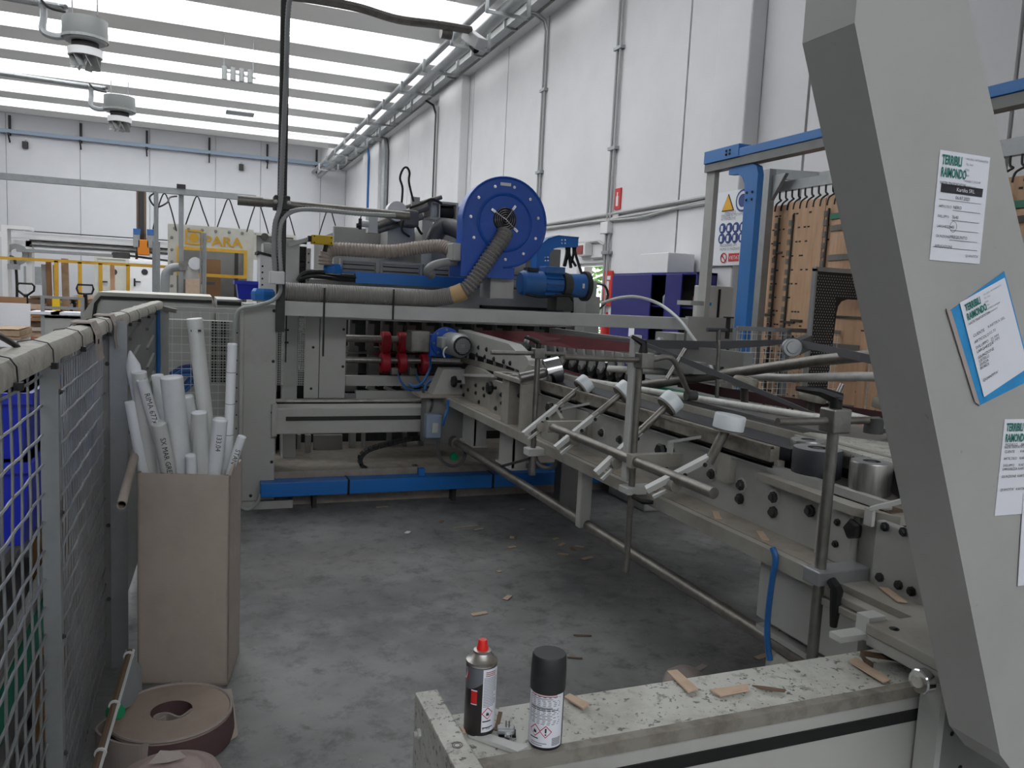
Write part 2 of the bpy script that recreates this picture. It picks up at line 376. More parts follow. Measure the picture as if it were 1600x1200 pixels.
for yy, lab, zlow in ((11.2, 'twin grey conduits down the right wall above the red sign', 1.2), (14.08, 'twin grey conduits down the right wall behind the blower', 1.2)):
    t = thing('wall_conduit', lab, 'conduit', (5.95, yy, zlow))
    for dy in (-.07, .03): build('conduit_pipe', B().tube([(5.62, yy+dy, 6.86), (5.75, yy+dy, 6.84), (5.9, yy+dy, 6.76), (5.96, yy+dy, 6.6), (5.96, yy+dy, zlow)], .022, 8), 'conduit', t)
    for z in (2.4, 4.0, 5.5): build('clip', B().box(5.92, 6.0, yy-.14, yy+.09, z, z+.05), 'galv', t)
pipe('wall_conduit', [(5.7, 21.6, 6.86), (5.9, 21.55, 6.75), (5.97, 21.5, 6.5), (5.97, 21.5, 1.5)], .03, 'cable', 'single thin dark cable dropping down the right wall by the second pilaster', 'conduit')
pipe('wall_conduit', [(5.75, 20.55, 6.5), (5.75, 20.55, 1.2)], .035, 'conduit', 'pale conduit on the pilaster edge with a small black joint', 'conduit')
pipe('wall_conduit', [(5.7, 29.6, 6.8), (5.74, 29.6, 6.5), (5.74, 29.6, 2)], .04, 'air_blue', 'blue air pipe down the far pilaster', 'pipe')
pipe('wall_conduit', [(5.5, 27.6, 6.85), (5.85, 27.5, 6.8), (5.88, 27.4, 6.4), (5.88, 27.4, 2)], .13, 'galv', 'wide grey ribbed riser beside the far pilaster', 'pipe')
hc = thing('wall_cables', 'grey horizontal cables clipped along the right wall below the fire sign', 'cable', (5.97, 9, 3))
for z0_, z1_, x in ((3.04, 3.02, 5.97), (2.96, 2.94, 5.97)):
    build('cable', B().tube([(x, 16, z0_), (x, 11.2, z1_), (x, 8.42, z1_+.02)], .025, 6), 'conduit', hc)
build('cable', B().tube(bez([(5.97, 14, 2.98), (5.96, 11.4, 2.93), (5.95, 10.2, 2.90), (5.96, 9.2, 2.96), (5.97, 8.42, 2.99)], 6), .018, 6), 'cable_grey', hc)
build('cable', B().tube([(5.97, 13.5, 2.62), (5.97, 11.5, 2.62), (5.97, 11.3, 2.55), (5.97, 11.3, 2.36), (5.97, 11.7, 2.36)], .025, 6), 'conduit', hc)
build('junction_box', B().box(5.9, 6, 11.1, 11.34, 2.72, 2.9), 'white', hc, bevel=.01)
# fire signs
def wall_sign(name, x, y0, y1, z0, z1, m, label, cat='sign'):
    t = thing(name, label, cat, (x, (y0+y1)/2, z0)); build('plate', B().box(x-.02, x, y0, y1, z0, z1), m, t); return t
t = wall_sign('extinguisher_sign', 5.998, 10.88, 11.06, 3.08, 3.4, 'red', 'red fire extinguisher sign high on the right wall')
build('pictogram', B().box(5.974, 5.978, 10.94, 11.01, 3.13, 3.28).box(5.974, 5.978, 10.96, 10.99, 3.28, 3.34), 'white', t)
build('caption_plate', B().box(5.96, 5.98, 10.88, 11.06, 2.95, 3.04), 'cream', t)
t = wall_sign('extinguisher_sign', 5.98, 10.95, 11.25, 1.6, 2.14, 'red', 'red fire equipment sign low on the wall next to the navy cabinet')
build('pictogram', B().box(5.955, 5.96, 11.04, 11.16, 1.76, 1.98).box(5.955, 5.96, 11.0, 11.12, 2.0, 2.06), 'white', t)
build('caption_plate', B().box(5.955, 5.96, 10.98, 11.22, 1.64, 1.72), 'red_dark', t)
t = thing('emergency_light', 'white wall lamp box with dull red lens above the blue motor', 'lamp', (5.9, 11.9, 2.3))
build('housing', B().box(5.86, 5.998, 11.75, 12.15, 2.40, 2.60), 'white', t, bevel=.01); build('lens', B().box(5.84, 5.87, 11.82, 12.08, 2.42, 2.56), 'red_dark', t)
# safety notice board on the pilaster
bx = 5.76; t = thing('safety_notice', 'white safety board with yellow warning triangle and blue protective gear symbols', 'sign', (bx, 8.0, 2.3))
def pS(x, y): return P(x, y, X=bx-.03)
q = [pS(1131, 300), pS(1167, 297), pS(1160, 412), pS(1121, 415)]; ya, yb2 = 8.28, 7.55
zt = q[0].z; zb = q[3].z
build('board', B().box(bx-.02, bx, yb2, ya, zb, zt), 'paper', t)
def disc(b, y, z, r, x=bx-.024, n=16): return b.prism([(x, y+r*math.cos(k*2*math.pi/n), z+r*math.sin(k*2*math.pi/n)) for k in range(n)], (.004, 0, 0))
tp = pS(1138, 303); bl = pS(1127, 331); br_ = pS(1146, 328)
build('triangle_border', B().prism([(bx-.026, tp.y, tp.z), (bx-.026, bl.y, bl.z), (bx-.026, br_.y, bl.z)], (.006, 0, 0)), 'ink', t)
cc = V((0, (tp.y+bl.y+br_.y)/3, (tp.z+2*bl.z)/3)); tri = [cc.lerp(V((0, a, z)), .86) for a, z in ((tp.y, tp.z), (bl.y, bl.z), (br_.y, bl.z))]
build('warning_triangle', B().prism([(bx-.03, p.y, p.z) for p in tri], (.006, 0, 0)), 'sign_yellow', t)
b = B(); c0 = pS(1160, 313); disc(b, c0.y, c0.z, .13); build('mandatory_disc', b, 'sign_blue', t)
b = B().lathe((bx-.028, c0.y, c0.z), (1, 0, 0), [(.105, 0), (.105, .003), (.075, .003), (.075, 0)], 20, False); build('disc_ring', b, 'paper_bright', t)
for row, yy in ((0, 357), (1, 373)):
    for k in range(4):
        c0 = pS(1128+k*10.5-row*1.5, yy-k*.8); b = B(); disc(b, c0.y, c0.z, .062); d_ = build('mandatory_disc', b, 'sign_blue', t)
        build('symbol', B().box(bx-.03, bx-.024, c0.y-.018, c0.y+.022, c0.z-.034, c0.z+.03), 'paper_bright', d_)
c0 = pS(1130, 403); b = B().lathe((bx-.028, c0.y, c0.z), (1, 0, 0), [(.06, 0), (.06, .003), (.047, .003), (.047, 0)], 16, False); b.bar((bx-.026, c0.y-.04, c0.z-.04), (bx-.026, c0.y+.04, c0.z+.04), .012, .004); build('no_smoking_ring', b, 'red', t)
c1 = pS(1138, 396); c2 = pS(1153, 408); rp = build('red_plate', B().box(bx-.026, bx-.02, c2.y, c1.y, c2.z, c1.z), 'red', t)
text('VIETATO', (bx-.03, c1.y-.015, c1.z-.07), (0, -1, 0), (0, 0, 1), .06, 'paper_bright', t)
text('FUMARE', (bx-.03, c1.y-.015, c1.z-.14), (0, -1, 0), (0, 0, 1), .06, 'paper_bright', t)
for s_, x, y in (('PERICOLO', 1132, 335.5), ('ORGANI IN MOVIMENTO', 1126, 340), ('ATTENZIONE', 1126, 345), ('INDOSSARE DPI', 1124, 386), ('PRIMA DI INIZIARE', 1124, 392)):
    c0 = pS(x, y); text(s_, (bx-.026, c0.y, c0.z), (0, -1, 0), (0, 0, 1), .045, 'ink_soft', t)
# back wall blue tray, hangers, small black boxes
t = thing('cable_trunking', 'pale blue trunking along the end wall with dark hangers', 'trunking', (-1, 35.8, 7))
build('trunk', B().box(-14, 5.2, 35.70, 35.86, 6.92, 7.06), 'tray_blue', t)
hk = None
for x in (-9.4, -6.75, -4.35, -2.0, .35, 2.65, 4.7):
    b = B().box(x-.04, x+.04, 35.86, 35.94, 6.85, 7.6).box(x-.04, x+.04, 35.6, 35.94, 6.84, 6.92).bar((x, 35.62, 6.86), (x, 35.9, 6.6), .05, .05)
    build('hanger', b, 'dark', t)
for px_, py_, lab in ((39, 226, 'small black box high on the end wall, left one'), (377, 261, 'small black box high on the end wall, right one')):
    c0 = P(px_, py_, Y=35.85); t = thing('wall_speaker', lab, 'speaker', c0); build('body', B().box(c0.x-.09, c0.x+.09, 35.8, 35.98, c0.z-.12, c0.z+.12), 'black', t); build('bracket', B().box(c0.x-.02, c0.x+.02, 35.85, 36, c0.z+.12, c0.z+.2), 'galv', t)
# hanging fan heaters with duct
def heater(px_, py_, z, Y_, lab, s=1.):
    c = P(px_, py_, Y=Y_); t = thing('ceiling_heater', lab, 'heater', (c.x, c.y, c.z-.5), group='ceiling fan heaters')
    x, y, z = c; R = .37*s
    build('housing', B().lathe((x, y, z), (0, 0, 1), [(R*.9, -.05), (R, 0), (R, .34*s), (0, .34*s)], 24).lathe((x, y, z), (0, 0, 1), [(R*.9, -.05), (0, -.05)], 24), 'heater', t)
    build('rim', B().lathe((x, y, z), (0, 0, 1), [(R*1.04, -.02), (R*1.04, .03), (R, .03), (R, -.02), (R*1.04, -.02)], 24, False), 'heater', t)
    build('neck', B().lathe((x, y, z), (0, 0, 1), [(R*.6, -.2), (R*.6, -.03)], 20), 'dark', t)
    build('diffuser_ring', B().lathe((x, y, z), (0, 0, 1), [(R*.76, -.3), (R*.78, -.17), (R*.7, -.17), (R*.66, -.3), (R*.76, -.3)], 24), 'white', t)
    v0 = None
    for k in range(8):
        a = k*math.pi/4; d = V((math.cos(a), math.sin(a), 0)); e = V((-d.y, d.x, 0))
        b = B().prism([V((x, y, z-.28))+d*R*.2, V((x, y, z-.28))+d*R*.7, V((x, y, z-.5))+d*R*.62+e*.12, V((x, y, z-.5))+d*R*.24+e*.12], e*.015); build('vane', b, 'heater', t)
    for dx in (-.2, .2): build('rod', B().cyl((x+dx*s, y, z+.3), (x+dx*s, y, 7.2), .012, n=6), 'galv', t)
    build('supply_duct', B().tube(bez([(-12, y+.15, z+.75), (x-1.1, y+.15, z+.55), (x-.72, y+.1, z+.52), (x-.66, y+.1, z+.35), (x-.66, y, z+.05), (x-.5, y, -.02+z), (x-R*.9, y, z)], 5), .06, 8), 'galv', t)
    build('cable', B().tube(bez([(x-.7, y+.05, z+.6), (x-.55, y, z+.45), (x-.3, y, z+.42)], 5), .022, 6), 'cable', t)
heater(133, 62, 6, 16.6, 'large round fan heater hanging from the skylights, nearer one')
heater(187, 173, 6, 23.4, 'smaller looking round fan heater hanging farther back')
c = P(372, 118, Y=18.2); t = thing('hanging_lamp', 'row of four small cylinder lamps on a bar hung from the skylight', 'lamp', c)
build('bar', B().cyl((c.x-.32, c.y, c.z+.06), (c.x+.36, c.y, c.z), .03), 'white', t)
for k in range(4): build('lamp_can', B().cyl((c.x-.27+k*.17, c.y-.02, c.z-.12), (c.x-.27+k*.17, c.y-.02, c.z+.14), .055, n=10), 'heater', t)
for dx in (-.28, .3): build('cord', B().cyl((c.x+dx, c.y, c.z+.05), (c.x+dx, c.y, 7.1), .006, n=5), 'galv', t)
c = P(375, 177, Y=26); t = build('roof_grille', B().box(c.x-.4, c.x+.4, c.y-.3, c.y+.3, c.z-.02, c.z), 'galv', None, 'flat pale grille hanging under the far skylights', 'grille'); 
for dx in (-.35, .35): build('rod', B().cyl((c.x+dx, c.y, c.z), (c.x+dx, c.y, 7.1), .008, n=5), 'galv', t)
# ================================================================== FAR LEFT: robot cell, gantry, pallets
def rect(x0, y0, x1, y1, Y):    # photo rectangle standing on a plane of constant Y -> x0,x1,z0,z1
    a = P(x0, y0, Y=Y); b = P(x1, y1, Y=Y); ml = P(x0, y1, Y=Y); mr = P(x1, y0, Y=Y)
    return (a.x+ml.x)/2, (b.x+mr.x)/2, (b.z+ml.z)/2, (a.z+mr.z)/2
def boxp(b, x0, y0, x1, y1, Y, d, zmin=None):
    X0, X1, Z0, Z1 = rect(x0, y0, x1, y1, Y)
    return b.box(X0, X1, Y, Y+d, Z0 if zmin is None else zmin, Z1)
YP = 16.0
x0, x1, z0, z1 = rect(262, 348, 396, 450, YP); z0 = 0; z1 = P(262, 349, Y=YP).z
wx0, wx1, wz0, wz1 = rect(276, 388, 386, 433, YP)
t = thing('press_machine', 'pale grey press front with yellow framed window and yellow logo lettering', 'machine', ((x0+x1)/2, YP, 0))
build('front_panel', B().box(x0, wx0, YP, YP+.12, 0, z1).box(wx1, x1, YP, YP+.12, 0, z1).box(wx0, wx1, YP, YP+.12, wz1, z1).box(wx0, wx1, YP, YP+.12, 0, .9), 'cream', t)
build('housing', B().box(x0, x1, YP+2.2, YP+2.3, 0, z1).box(x0, x0+.05, YP+.12, YP+2.2, 0, z1).box(x1-.05, x1, YP+.12, YP+2.2, 0, z1), 'paint_dark', t)
fr = build('window_frame', B().frame4(wx0, wx1, wz0, wz1, YP-.03, YP+.02, .06), 'rail_yellow', t)
build('inner_column', B().box(wx0+1.05, wx0+1.12, YP+1, YP+1.1, 0, z1), 'dark2', t)
build('side_plate', B().box(x1, x1+.75, YP+.02, YP+.1, wz1-.12, z1-.08), 'paint_dark', t)
build('side_frame', B().frame4(x1, x1+.78, wz1-.16, z1-.05, YP-.02, YP+.1, .05), 'cream', t)
for dx, dz, r in ((.2, .40, .07), (.38, .26, .09), (.25, .12, .06)): build('pulley', B().lathe((x1+dx, YP-.04, wz1-.12+dz), (0, 1, 0), [(0, 0), (r, 0), (r, .06), (r*.6, .06)], 16), 'dark2', t)
bl = [V((x0+.12+k*.235, YP-.0, z1-.08)) for k in range(7)]+[V((x0+.07, YP, z1-.25-k*.22)) for k in range(5)]
bolts(bl, .03, .02, (0, -1, 0), 'paint_dark', t)
lg = P(303, 371, Y=YP)
build('logo_frame', B().frame4(lg.x-.15, lg.x+.15, lg.z-.13, lg.z+.14, YP-.015, YP, .035), 'rail_yellow', t)
build('logo_mark', B().lathe((lg.x, YP-.012, lg.z), (0, 1, 0), [(0, 0), (.085, 0), (.085, .01)], 12, False), 'rail_yellow', t)
text('PARA', P(318, 383, Y=YP)+V((0, -.01, 0)), (1, 0, 0), (0, 0, 1), .25, 'rail_yellow', t, sx=1.12, bold=.006)
X0, X1, Z0, Z1 = rect(315, 405, 345, 450, YP+.9); t = build('carton_stack', B().box(X0, X1, YP+.9, YP+1.7, 0, Z1), 'card_brown', None, 'stack of brown cartons behind the yellow framed window', 'carton')
X0, X1, Z0, Z1 = rect(290, 430, 320, 452, YP-1.2); build('carton_stack', B().box(X0, X1, YP-1.2, YP-.6, 0, Z1), 'card_scrap', None, 'stack of tan cartons in front of the press window', 'carton')
# robot arm in front of the press
YR = 13.5; t = thing('robot_arm', 'grey robot arm bending over in front of the press window', 'robot', P(262, 452, Y=YR))
build('base', B().cyl((P(258, 520, Y=YR).x, YR, 0), P(258, 520, Y=YR), .16, .1, n=14), 'paint', t)
build('arm_hose', B().tube(bez([P(258, 520, Y=YR), P(258, 440, Y=YR), P(262, 424, Y=YR), P(272, 418, Y=YR), P(294, 418, Y=YR)], 6), .07, 10), 'pvc', t)
build('arm_body', B().bar(P(280, 416, Y=YR), P(310, 413, Y=YR), .2, .14), 'steel', t)
build('wrist', B().cyl(P(297, 416, Y=YR), P(299, 436, Y=YR), .11, n=12), 'paint', t)
build('gripper', B().box(P(313, 442, Y=YR).x, P(336, 442, Y=YR).x, YR-.1, YR+.1, P(313, 444, Y=YR).z, P(313, 440, Y=YR).z).cyl(P(318, 441, Y=YR), P(318, 408, Y=YR), .03), 'dark2', t)
build('elbow', B().cyl(P(305, 412, Y=YR)-V((0, .12, 0)), P(305, 412, Y=YR)+V((0, .12, 0)), .1, n=12), 'chrome', t)
# festoon rail with cable loops
YF = 15.0; t = thing('festoon_rail', 'grey overhead rail with black cable loops above the press', 'rail', P(283, 350, Y=YF))
a = P(-60, 273, Y=YF); b_ = P(400, 307, Y=YF); zf = (a.z+b_.z)/2
build('rail', B().box(-9, b_.x, YF-.05, YF+.05, zf-.05, zf+.05), 'galv', t)
for px_ in (283, -20): c = P(px_, 330, Y=YF); build('post', B().box(c.x-.04, c.x+.04, YF+.05, YF+.13, 0, zf+.1), 'galv', t); build('bracket', B().box(c.x-.07, c.x+.07, YF-.08, YF+.14, zf+.05, zf+.12), 'dark', t)
for px_, dz in ((257, .62), (308, .5), (357, .5), (403, .55), (445, .55), (515, .55), (570, .5)):
    c = V((P(px_, 300, Y=YF).x, YF, zf-.05)); build('cable_loop', B().tube(bez([c+V((-.18, 0, -dz)), c+V((-.1, 0, -.25)), c, c+V((.1, 0, -.25)), c+V((.19, 0, -dz))], 4), .012, 5), 'cable', t)
c = P(244, 300, Y=YF-.6); t = thing('air_pole', 'thin grey telescopic pole with a cable loop beside the press', 'pole', (c.x, YF-.6, 0))
build('pole', B().cyl((c.x, YF-.6, 0), (c.x, YF-.6, c.z), .035, n=8).cyl((c.x, YF-.6, 0), (c.x, YF-.6, c.z-.8), .06, n=8), 'galv', t)
build('cable', B().tube(bez([(c.x, YF-.6, c.z), (c.x-.1, YF-.6, c.z-.1), (c.x, YF-.6, c.z-.24), (c.x+.16, YF-.6, c.z-.16), (c.x+.2, YF-.4, c.z-.05), (c.x+.3, YF-.2, zf-.1)], 5), .015, 5), 'cable', t)
c = P(319, 420, Y=12.6); ct = P(319, 364, Y=12.6)
build('signal_mast', B().cyl((c.x, 12.6, 0), (c.x, 12.6, ct.z), .03, n=8).cyl((c.x-.05, 12.6, .6), (c.x-.05, 12.6, ct.z+.0), .012, n=6), 'galv', None, 'thin pale mast with a dark cable crossing the yellow window', 'pole')
# gantry robot
YG = 21.0; t = thing('gantry_robot', 'white gantry beams with an orange carriage and a dark vertical axis', 'machine', P(120, 400, Y=YG))
for k, (ya, yb, yc) in enumerate(((362, 367, 373), (375, 380, 385))): pass
def xbeam(px0, px1, py0, py1, Y, d, m, name, par):
    a = P(px0, py0, Y=Y); b2 = P(px0, py1, Y=Y); e = P(px1, py0, Y=Y); return build(name, B().box(a.x, e.x, Y, Y+d, b2.z, a.z), m, par)
xbeam(-40, 262, 359, 367, YG+.6, .2, 'white', 'back_beam', t); xbeam(40, 262, 360, 361.5, YG+.55, .05, 'black', 'track', t)
xbeam(22, 262, 375, 384, YG, .25, 'white', 'front_beam', t); xbeam(46, 262, 374, 376.5, YG-.06, .06, 'black', 'track', t); xbeam(46, 262, 381.5, 384, YG-.06, .06, 'dark2', 'track', t)
xbeam(25, 180, 388, 393, YG-.2, .15, 'galv', 'air_beam', t)
c = P(221, 297, Y=YG-.2); c2 = P(221, 395, Y=YG-.2)
build('vertical_axis', B().box(c.x-.1, c.x+.1, YG-.3, YG-.15, c2.z, c.z), 'dark2', t); build('axis_strip', B().box(c.x-.1, c.x-.06, YG-.34, YG-.3, c2.z, c.z).box(c.x+.06, c.x+.1, YG-.34, YG-.3, c2.z, c.z), 'card_edge', t)
d0 = P(223, 387, Y=YG-.3); build('carriage', B().box(d0.x-.1, d0.x+.15, YG-.5, YG-.3, d0.z-.18, d0.z+.18), 'orange', t, bevel=.02)
for px_, py_ in ((215, 367), (236, 368)): d0 = P(px_, py_, Y=YG-.3); build('servo', B().box(d0.x-.08, d0.x+.06, YG-.5, YG-.35, d0.z-.3, d0.z), 'galv', t, bevel=.01); build('servo_cap', B().box(d0.x-.08, d0.x+.07, YG-.51, YG-.34, d0.z, d0.z+.13), 'blue_dusty', t)
d0 = P(212, 405, Y=YG-.3); build('suction_frame', B().bar(d0+V((-.5, 0, .1)), d0+V((.8, 0, 0)), .05, .05).cyl(d0+V((.02, 0, 0)), d0+V((.02, 0, .2)), .03), 'dark2', t)
d0 = P(188, 400, Y=YG-.3); build('valve_block', B().box(d0.x-.15, d0.x+.2, YG-.4, YG-.2, d0.z-.05, d0.z+.08), 'dark2', t)
X0, X1, Z0, Z1 = rect(3, 357, 12, 463, YG-.3); build('column', B().box(X0, X1, YG-.3, YG+.1, 0, Z1).box(X1+.3, X1+.42, YG, YG+.3, 0, Z1-.2).box(X0, X1+.42, YG-.3, YG+.3, Z1, Z1+.08), 'white', t)
build('arch_brace', B().lathe((X1+.12, YG-.1, Z1-.55), (0, 1, 0), [(.13, 0), (.24, 0), (.24, .1), (.13, .1), (.13, 0)], 20, False), 'galv', t)
build('cable', B().tube(bez([(X1+.05, YG-.35, Z1-.6), (X1+.15, YG-.35, Z1-.7), (X1+.18, YG-.35, Z1-1.3), (X1+.15, YG-.35, .6)], 5), .03, 6), 'cable', t)
build('switch_box', B().box(X1+.02, X1+.24, YG-.45, YG-.3, P(15, 421, Y=YG).z, P(15, 416, Y=YG).z+.05), 'galv', t)
# yellow railing, boards leaning on it, doors behind
YY = 18.5; t = thing('yellow_railing', 'long yellow guard railing with slim posts in front of the end wall', 'railing', P(120, 470, Y=YY))
a = P(-70, 400, Y=YY); b_ = P(262, 416, Y=YY); zr = (a.z+b_.z)/2
build('top_rail', B().box(a.x, b_.x, YY-.03, YY+.03, zr-.03, zr+.03), 'rail_yellow', t)
for px_ in (88, 125, 157, 200): c = P(px_, 430, Y=YY); build('post', B().box(c.x-.035, c.x+.035, YY-.03, YY+.03, 0, zr), 'rail_yellow', t)
for px0, px1, py, m, lab in ((72, 80, 405, 'card_brown', 'tall brown board leaning by the yellow railing'), (65, 72, 413, 'pvc', 'grey board leaning beside the brown board'), (96, 107, 404, 'wood_pallet', 'bundle of long pale battens standing by the railing'), (83, 87, 414, 'rust_rail', 'narrow grey batten standing near the yellow post'), (172, 179, 412, 'wood', 'light wooden plank standing before the cream door')):
    X0, X1, Z0, Z1 = rect(px0, py, px1, 470, YY+.15); build('leaning_board', B().hexa([(X0, YY+.35, 0), (X1, YY+.35, 0), (X1, YY+.42, 0), (X0, YY+.42, 0)], [(X0, YY+.12, Z1), (X1, YY+.12, Z1), (X1, YY+.19, Z1), (X0, YY+.19, Z1)]), m, None, lab, 'board')
def door(n, px0, py0, px1, Y, m, lab):
    X0, X1, Z0, Z1 = rect(px0, py0, px1, 470, Y); d_ = thing('door_%d' % n, lab, None, ((X0+X1)/2, Y, 0), kind='structure')
    build('leaf', B().box(X0, X1, Y, Y+.08, 0, Z1), m, d_); build('door_frame', B().box(X0-.1, X0, Y-.03, Y+.1, 0, Z1+.1).box(X1, X1+.1, Y-.03, Y+.1, 0, Z1+.1).box(X0, X1, Y-.03, Y+.1, Z1, Z1+.1), m, d_)
    c = P(px0+5, 441, Y=Y); build('handle', B().box(c.x, c.x+.06, Y-.06, Y, c.z-.15, c.z+.15).box(c.x, c.x+.25, Y-.08, Y-.05, c.z, c.z+.05), 'black', d_)
    c = P((px0+px1)/2+4, 425, Y=Y); build('notice', B().lathe((c.x, Y-.02, c.z), (0, 1, 0), [(0, 0), (.12, 0), (.12, .02)], 12, False), 'ink', d_)
door(1, 152, 405, 196, 34.5, 'cream', 'cream service door with black handle at the far end'); door(2, 204, 412, 240, 34.6, 'white', 'white cabinet door with black handle at the far end')
build('partition', B().box(P(148, 400, Y=34.8).x, P(262, 400, Y=34.8).x, 34.7, 35, 0, P(200, 401, Y=34.8).z), 'white', None, kind='structure').name = 'wall_partition'
# wall rack and pallet trucks
c = P(50, 438, Y=30); t = thing('wall_rack', 'small grey paper rack mounted low on the end wall', 'rack', c)
build('back_panel', B().box(c.x-.25, c.x+.25, 30.1, 30.14, c.z-.1, c.z+.45), 'galv', t); build('shelf', B().box(c.x-.35, c.x+.35, 29.8, 30.14, c.z-.14, c.z-.1), 'galv', t); build('stand', B().box(c.x-.03, c.x+.03, 30.14, 30.2, 0, c.z+.4), 'galv', t)
def truck(px_, py_, Y, lab, heart):
    c = P(px_, py_, Y=Y); t = thing('pallet_truck', lab, 'pallet truck', (c.x, Y, 0), group='hand pallet trucks'); z = c.z
    if heart: pts = [(-.02, -.3), (-.28, -.12), (-.3, .02), (-.22, .1), (.22, .1), (.3, .02), (.28, -.12), (.02, -.3)]
    else: pts = [(0, -.22), (-.24, -.2), (-.3, -.05), (-.26, .08), (.26, .08), (.3, -.05), (.24, -.2), (0, -.22)]
    build('handle', B().tube([(c.x+a*.45, Y, z+b*.55) for a, b in pts], .02, 6), 'black', t)
    build('shaft', B().cyl((c.x, Y, z-.13), (c.x, Y+.25, .25), .035, n=8), 'black', t)
    build('pump', B().cyl((c.x, Y+.25, .08), (c.x, Y+.25, .5), .09, n=10), 'red_dark', t)
    build('fork', B().box(c.x-.27, c.x-.11, Y+.3, Y+1.5, .06, .2).box(c.x+.11, c.x+.27, Y+.3, Y+1.5, .06, .2).box(c.x-.27, c.x+.27, Y+.22, Y+.4, .06, .3), 'red_dark', t)
    build('wheel', B().cyl((c.x-.08, Y+.2, .09), (c.x+.08, Y+.2, .09), .09, n=12), 'black', t)
truck(40, 448, 16.2, 'pallet truck with a heart shaped black handle by the cardboard', True)
truck(133, 449, 16.2, 'pallet truck with a flat black loop handle nearer the cream cabinet', False)
# pallets, stacks of sheets, boards
def pallet_stack(px0, px1, py_top, py_bot, Y, m, lab, seed, cat='stack', pal=True, d=1.0):
    X0, X1, _, Z1 = rect(px0, py_top, px1, py_bot, Y); r = random.Random(seed); t = thing('sheet_stack', lab, cat, ((X0+X1)/2, Y, 0))
    z = 0
    if pal:
        b = B()
        for k in range(3): x = X0+(X1-X0-.1)*k/2; b.box(x, x+.1, Y, Y+d, .02, .11)
        b.box(X0, X1, Y, Y+d, .11, .14).box(X0, X1, Y, Y+.1, 0, .02); build('pallet', b, 'wood_pallet', t); z = .14
    while z < Z1-.01:
        h = min(r.uniform(.05, .12), Z1-z); e = r.uniform(-.05, .05); build('bundle', B().box(X0+e, X1+e*.6, Y+r.uniform(-.05, .04), Y+d+e, z, z+h-.012), m[r.randrange(len(m))], t); z += h
pallet_stack(-12, 30, 513, 536, 14.2, ['card', 'wood_pallet', 'paper'], 'low pile of pale cardboard sheets on a pallet at the left edge', 1)
X0, X1, _, Z1 = rect(-10, 481, 26, 530, 14.35); 
build('white_board', B().hexa([(X0-.2, 15.3, 0), (X1, 15.3, 0), (X1, 15.36, 0), (X0-.2, 15.36, 0)], [(X0-.2, 15.42, Z1+.04), (X1, 15.42, Z1+.04), (X1, 15.48, Z1+.04), (X0-.2, 15.48, Z1+.04)]), 'paper_bright', None, 'large white sheet leaning behind the low pile at the left edge', 'sheet')
X0, X1, _, Z1 = rect(-20, 464, 38, 530, 15.6); build('brown_board', B().hexa([(X0, 15.6, 0), (X1, 15.6, 0), (X1, 15.68, 0), (X0, 15.68, 0)], [(X0, 15.75, Z1), (X1, 15.75, Z1), (X1, 15.83, Z1), (X0, 15.83, Z1)]), 'card_brown', None, 'large brown cardboard sheet leaning behind the white sheet', 'sheet')
pallet_stack(44, 66, 462, 520, 18.2, ['card', 'card_brown', 'card_scrap', 'card_edge'], 'tall untidy stack of brown cardboard by the pallet truck', 2)
pallet_stack(68, 88, 462, 500, 19.4, ['card', 'card_brown', 'card_edge'], 'stack of brown cardboard behind the grey guard rail', 3)
pallet_stack(90, 112, 466, 500, 19.4, ['card', 'pvc', 'card_edge'], 'stack of grey and brown cardboard beyond the yellow post', 4)
pallet_stack(116, 138, 462, 500, 19.4, ['card', 'card_brown', 'card_scrap'], 'stack of tan cardboard next to the cream machine guard', 5)
YQ = 14.0; t = thing('guard_panel', 'grey low guard panel with rails beside the cardboard stacks', 'barrier', P(100, 500, Y=YQ))
X0, X1, Z0, Z1 = rect(64, 492, 132, 540, YQ); ztop = P(66, 462, Y=YQ).z
build('sheet', B().box(X0, X1, YQ, YQ+.04, .05, Z1), 'paint', t)
for x in (X0, X1-.05): build('post', B().box(x, x+.05, YQ-.01, YQ+.05, 0, ztop), 'galv', t)
for dz in (0, -.16, -.3): build('rail', B().box(X0, X1, YQ, YQ+.03, ztop-.04+dz, ztop+dz), 'galv', t)
c = P(87, 465, Y=YQ+.6); build('yellow_post', B().box(c.x-.05, c.x+.05, YQ+.6, YQ+.7, 0, c.z).box(c.x-.12, c.x+.12, YQ+.53, YQ+.77, 0, .02), 'yellow', None, 'short yellow post between the cardboard stacks', 'post')
for px_, lab in ((76, 'white flat tray on the grey guard panel, left one'), (108, 'white flat tray on the grey guard panel, right one')): c = P(px_, 489, Y=YQ+.3); build('tray', B().box(c.x-.2, c.x+.2, YQ-.05, YQ+.5, Z1, Z1+.04), 'paper_bright', None, lab, 'tray')
# cream machine guard with slanted black edged side
YC = 7.6; t = thing('machine_guard', 'large cream machine cover with slanted side and black edging behind the fence', 'machine', P(240, 560, Y=YC))
def C(x, y): return P(x, y, Y=YC)
pl = [C(150, 459), C(330, 462), C(336, 474), C(336, 560), C(118, 560), C(133, 498)]
pl = [C(153, 456), C(331, 460), C(336, 473)]; zt_ = pl[0].z
q = [(C(153, 456).x, zt_), (C(331, 460).x, zt_), (C(336, 470).x, zt_-.06), (C(336, 470).x, 0), (C(130, 520).x-.18, 0), (C(136, 490).x-.03, C(136, 490).z)]
build('cover', B().prism([(x, YC, z) for x, z in q], (0, 1.4, 0)), 'cream', t, bevel=.02)
q2 = [(C(331, 466).x, zt_-.045), (C(158, 466).x, zt_-.045), (C(150, 470).x, zt_-.1), (C(120, 560).x, .35)]
build('edging', B().strap([(x, YC-.012, z) for x, z in q2], (0, .03, 0), .026), 'black', t)
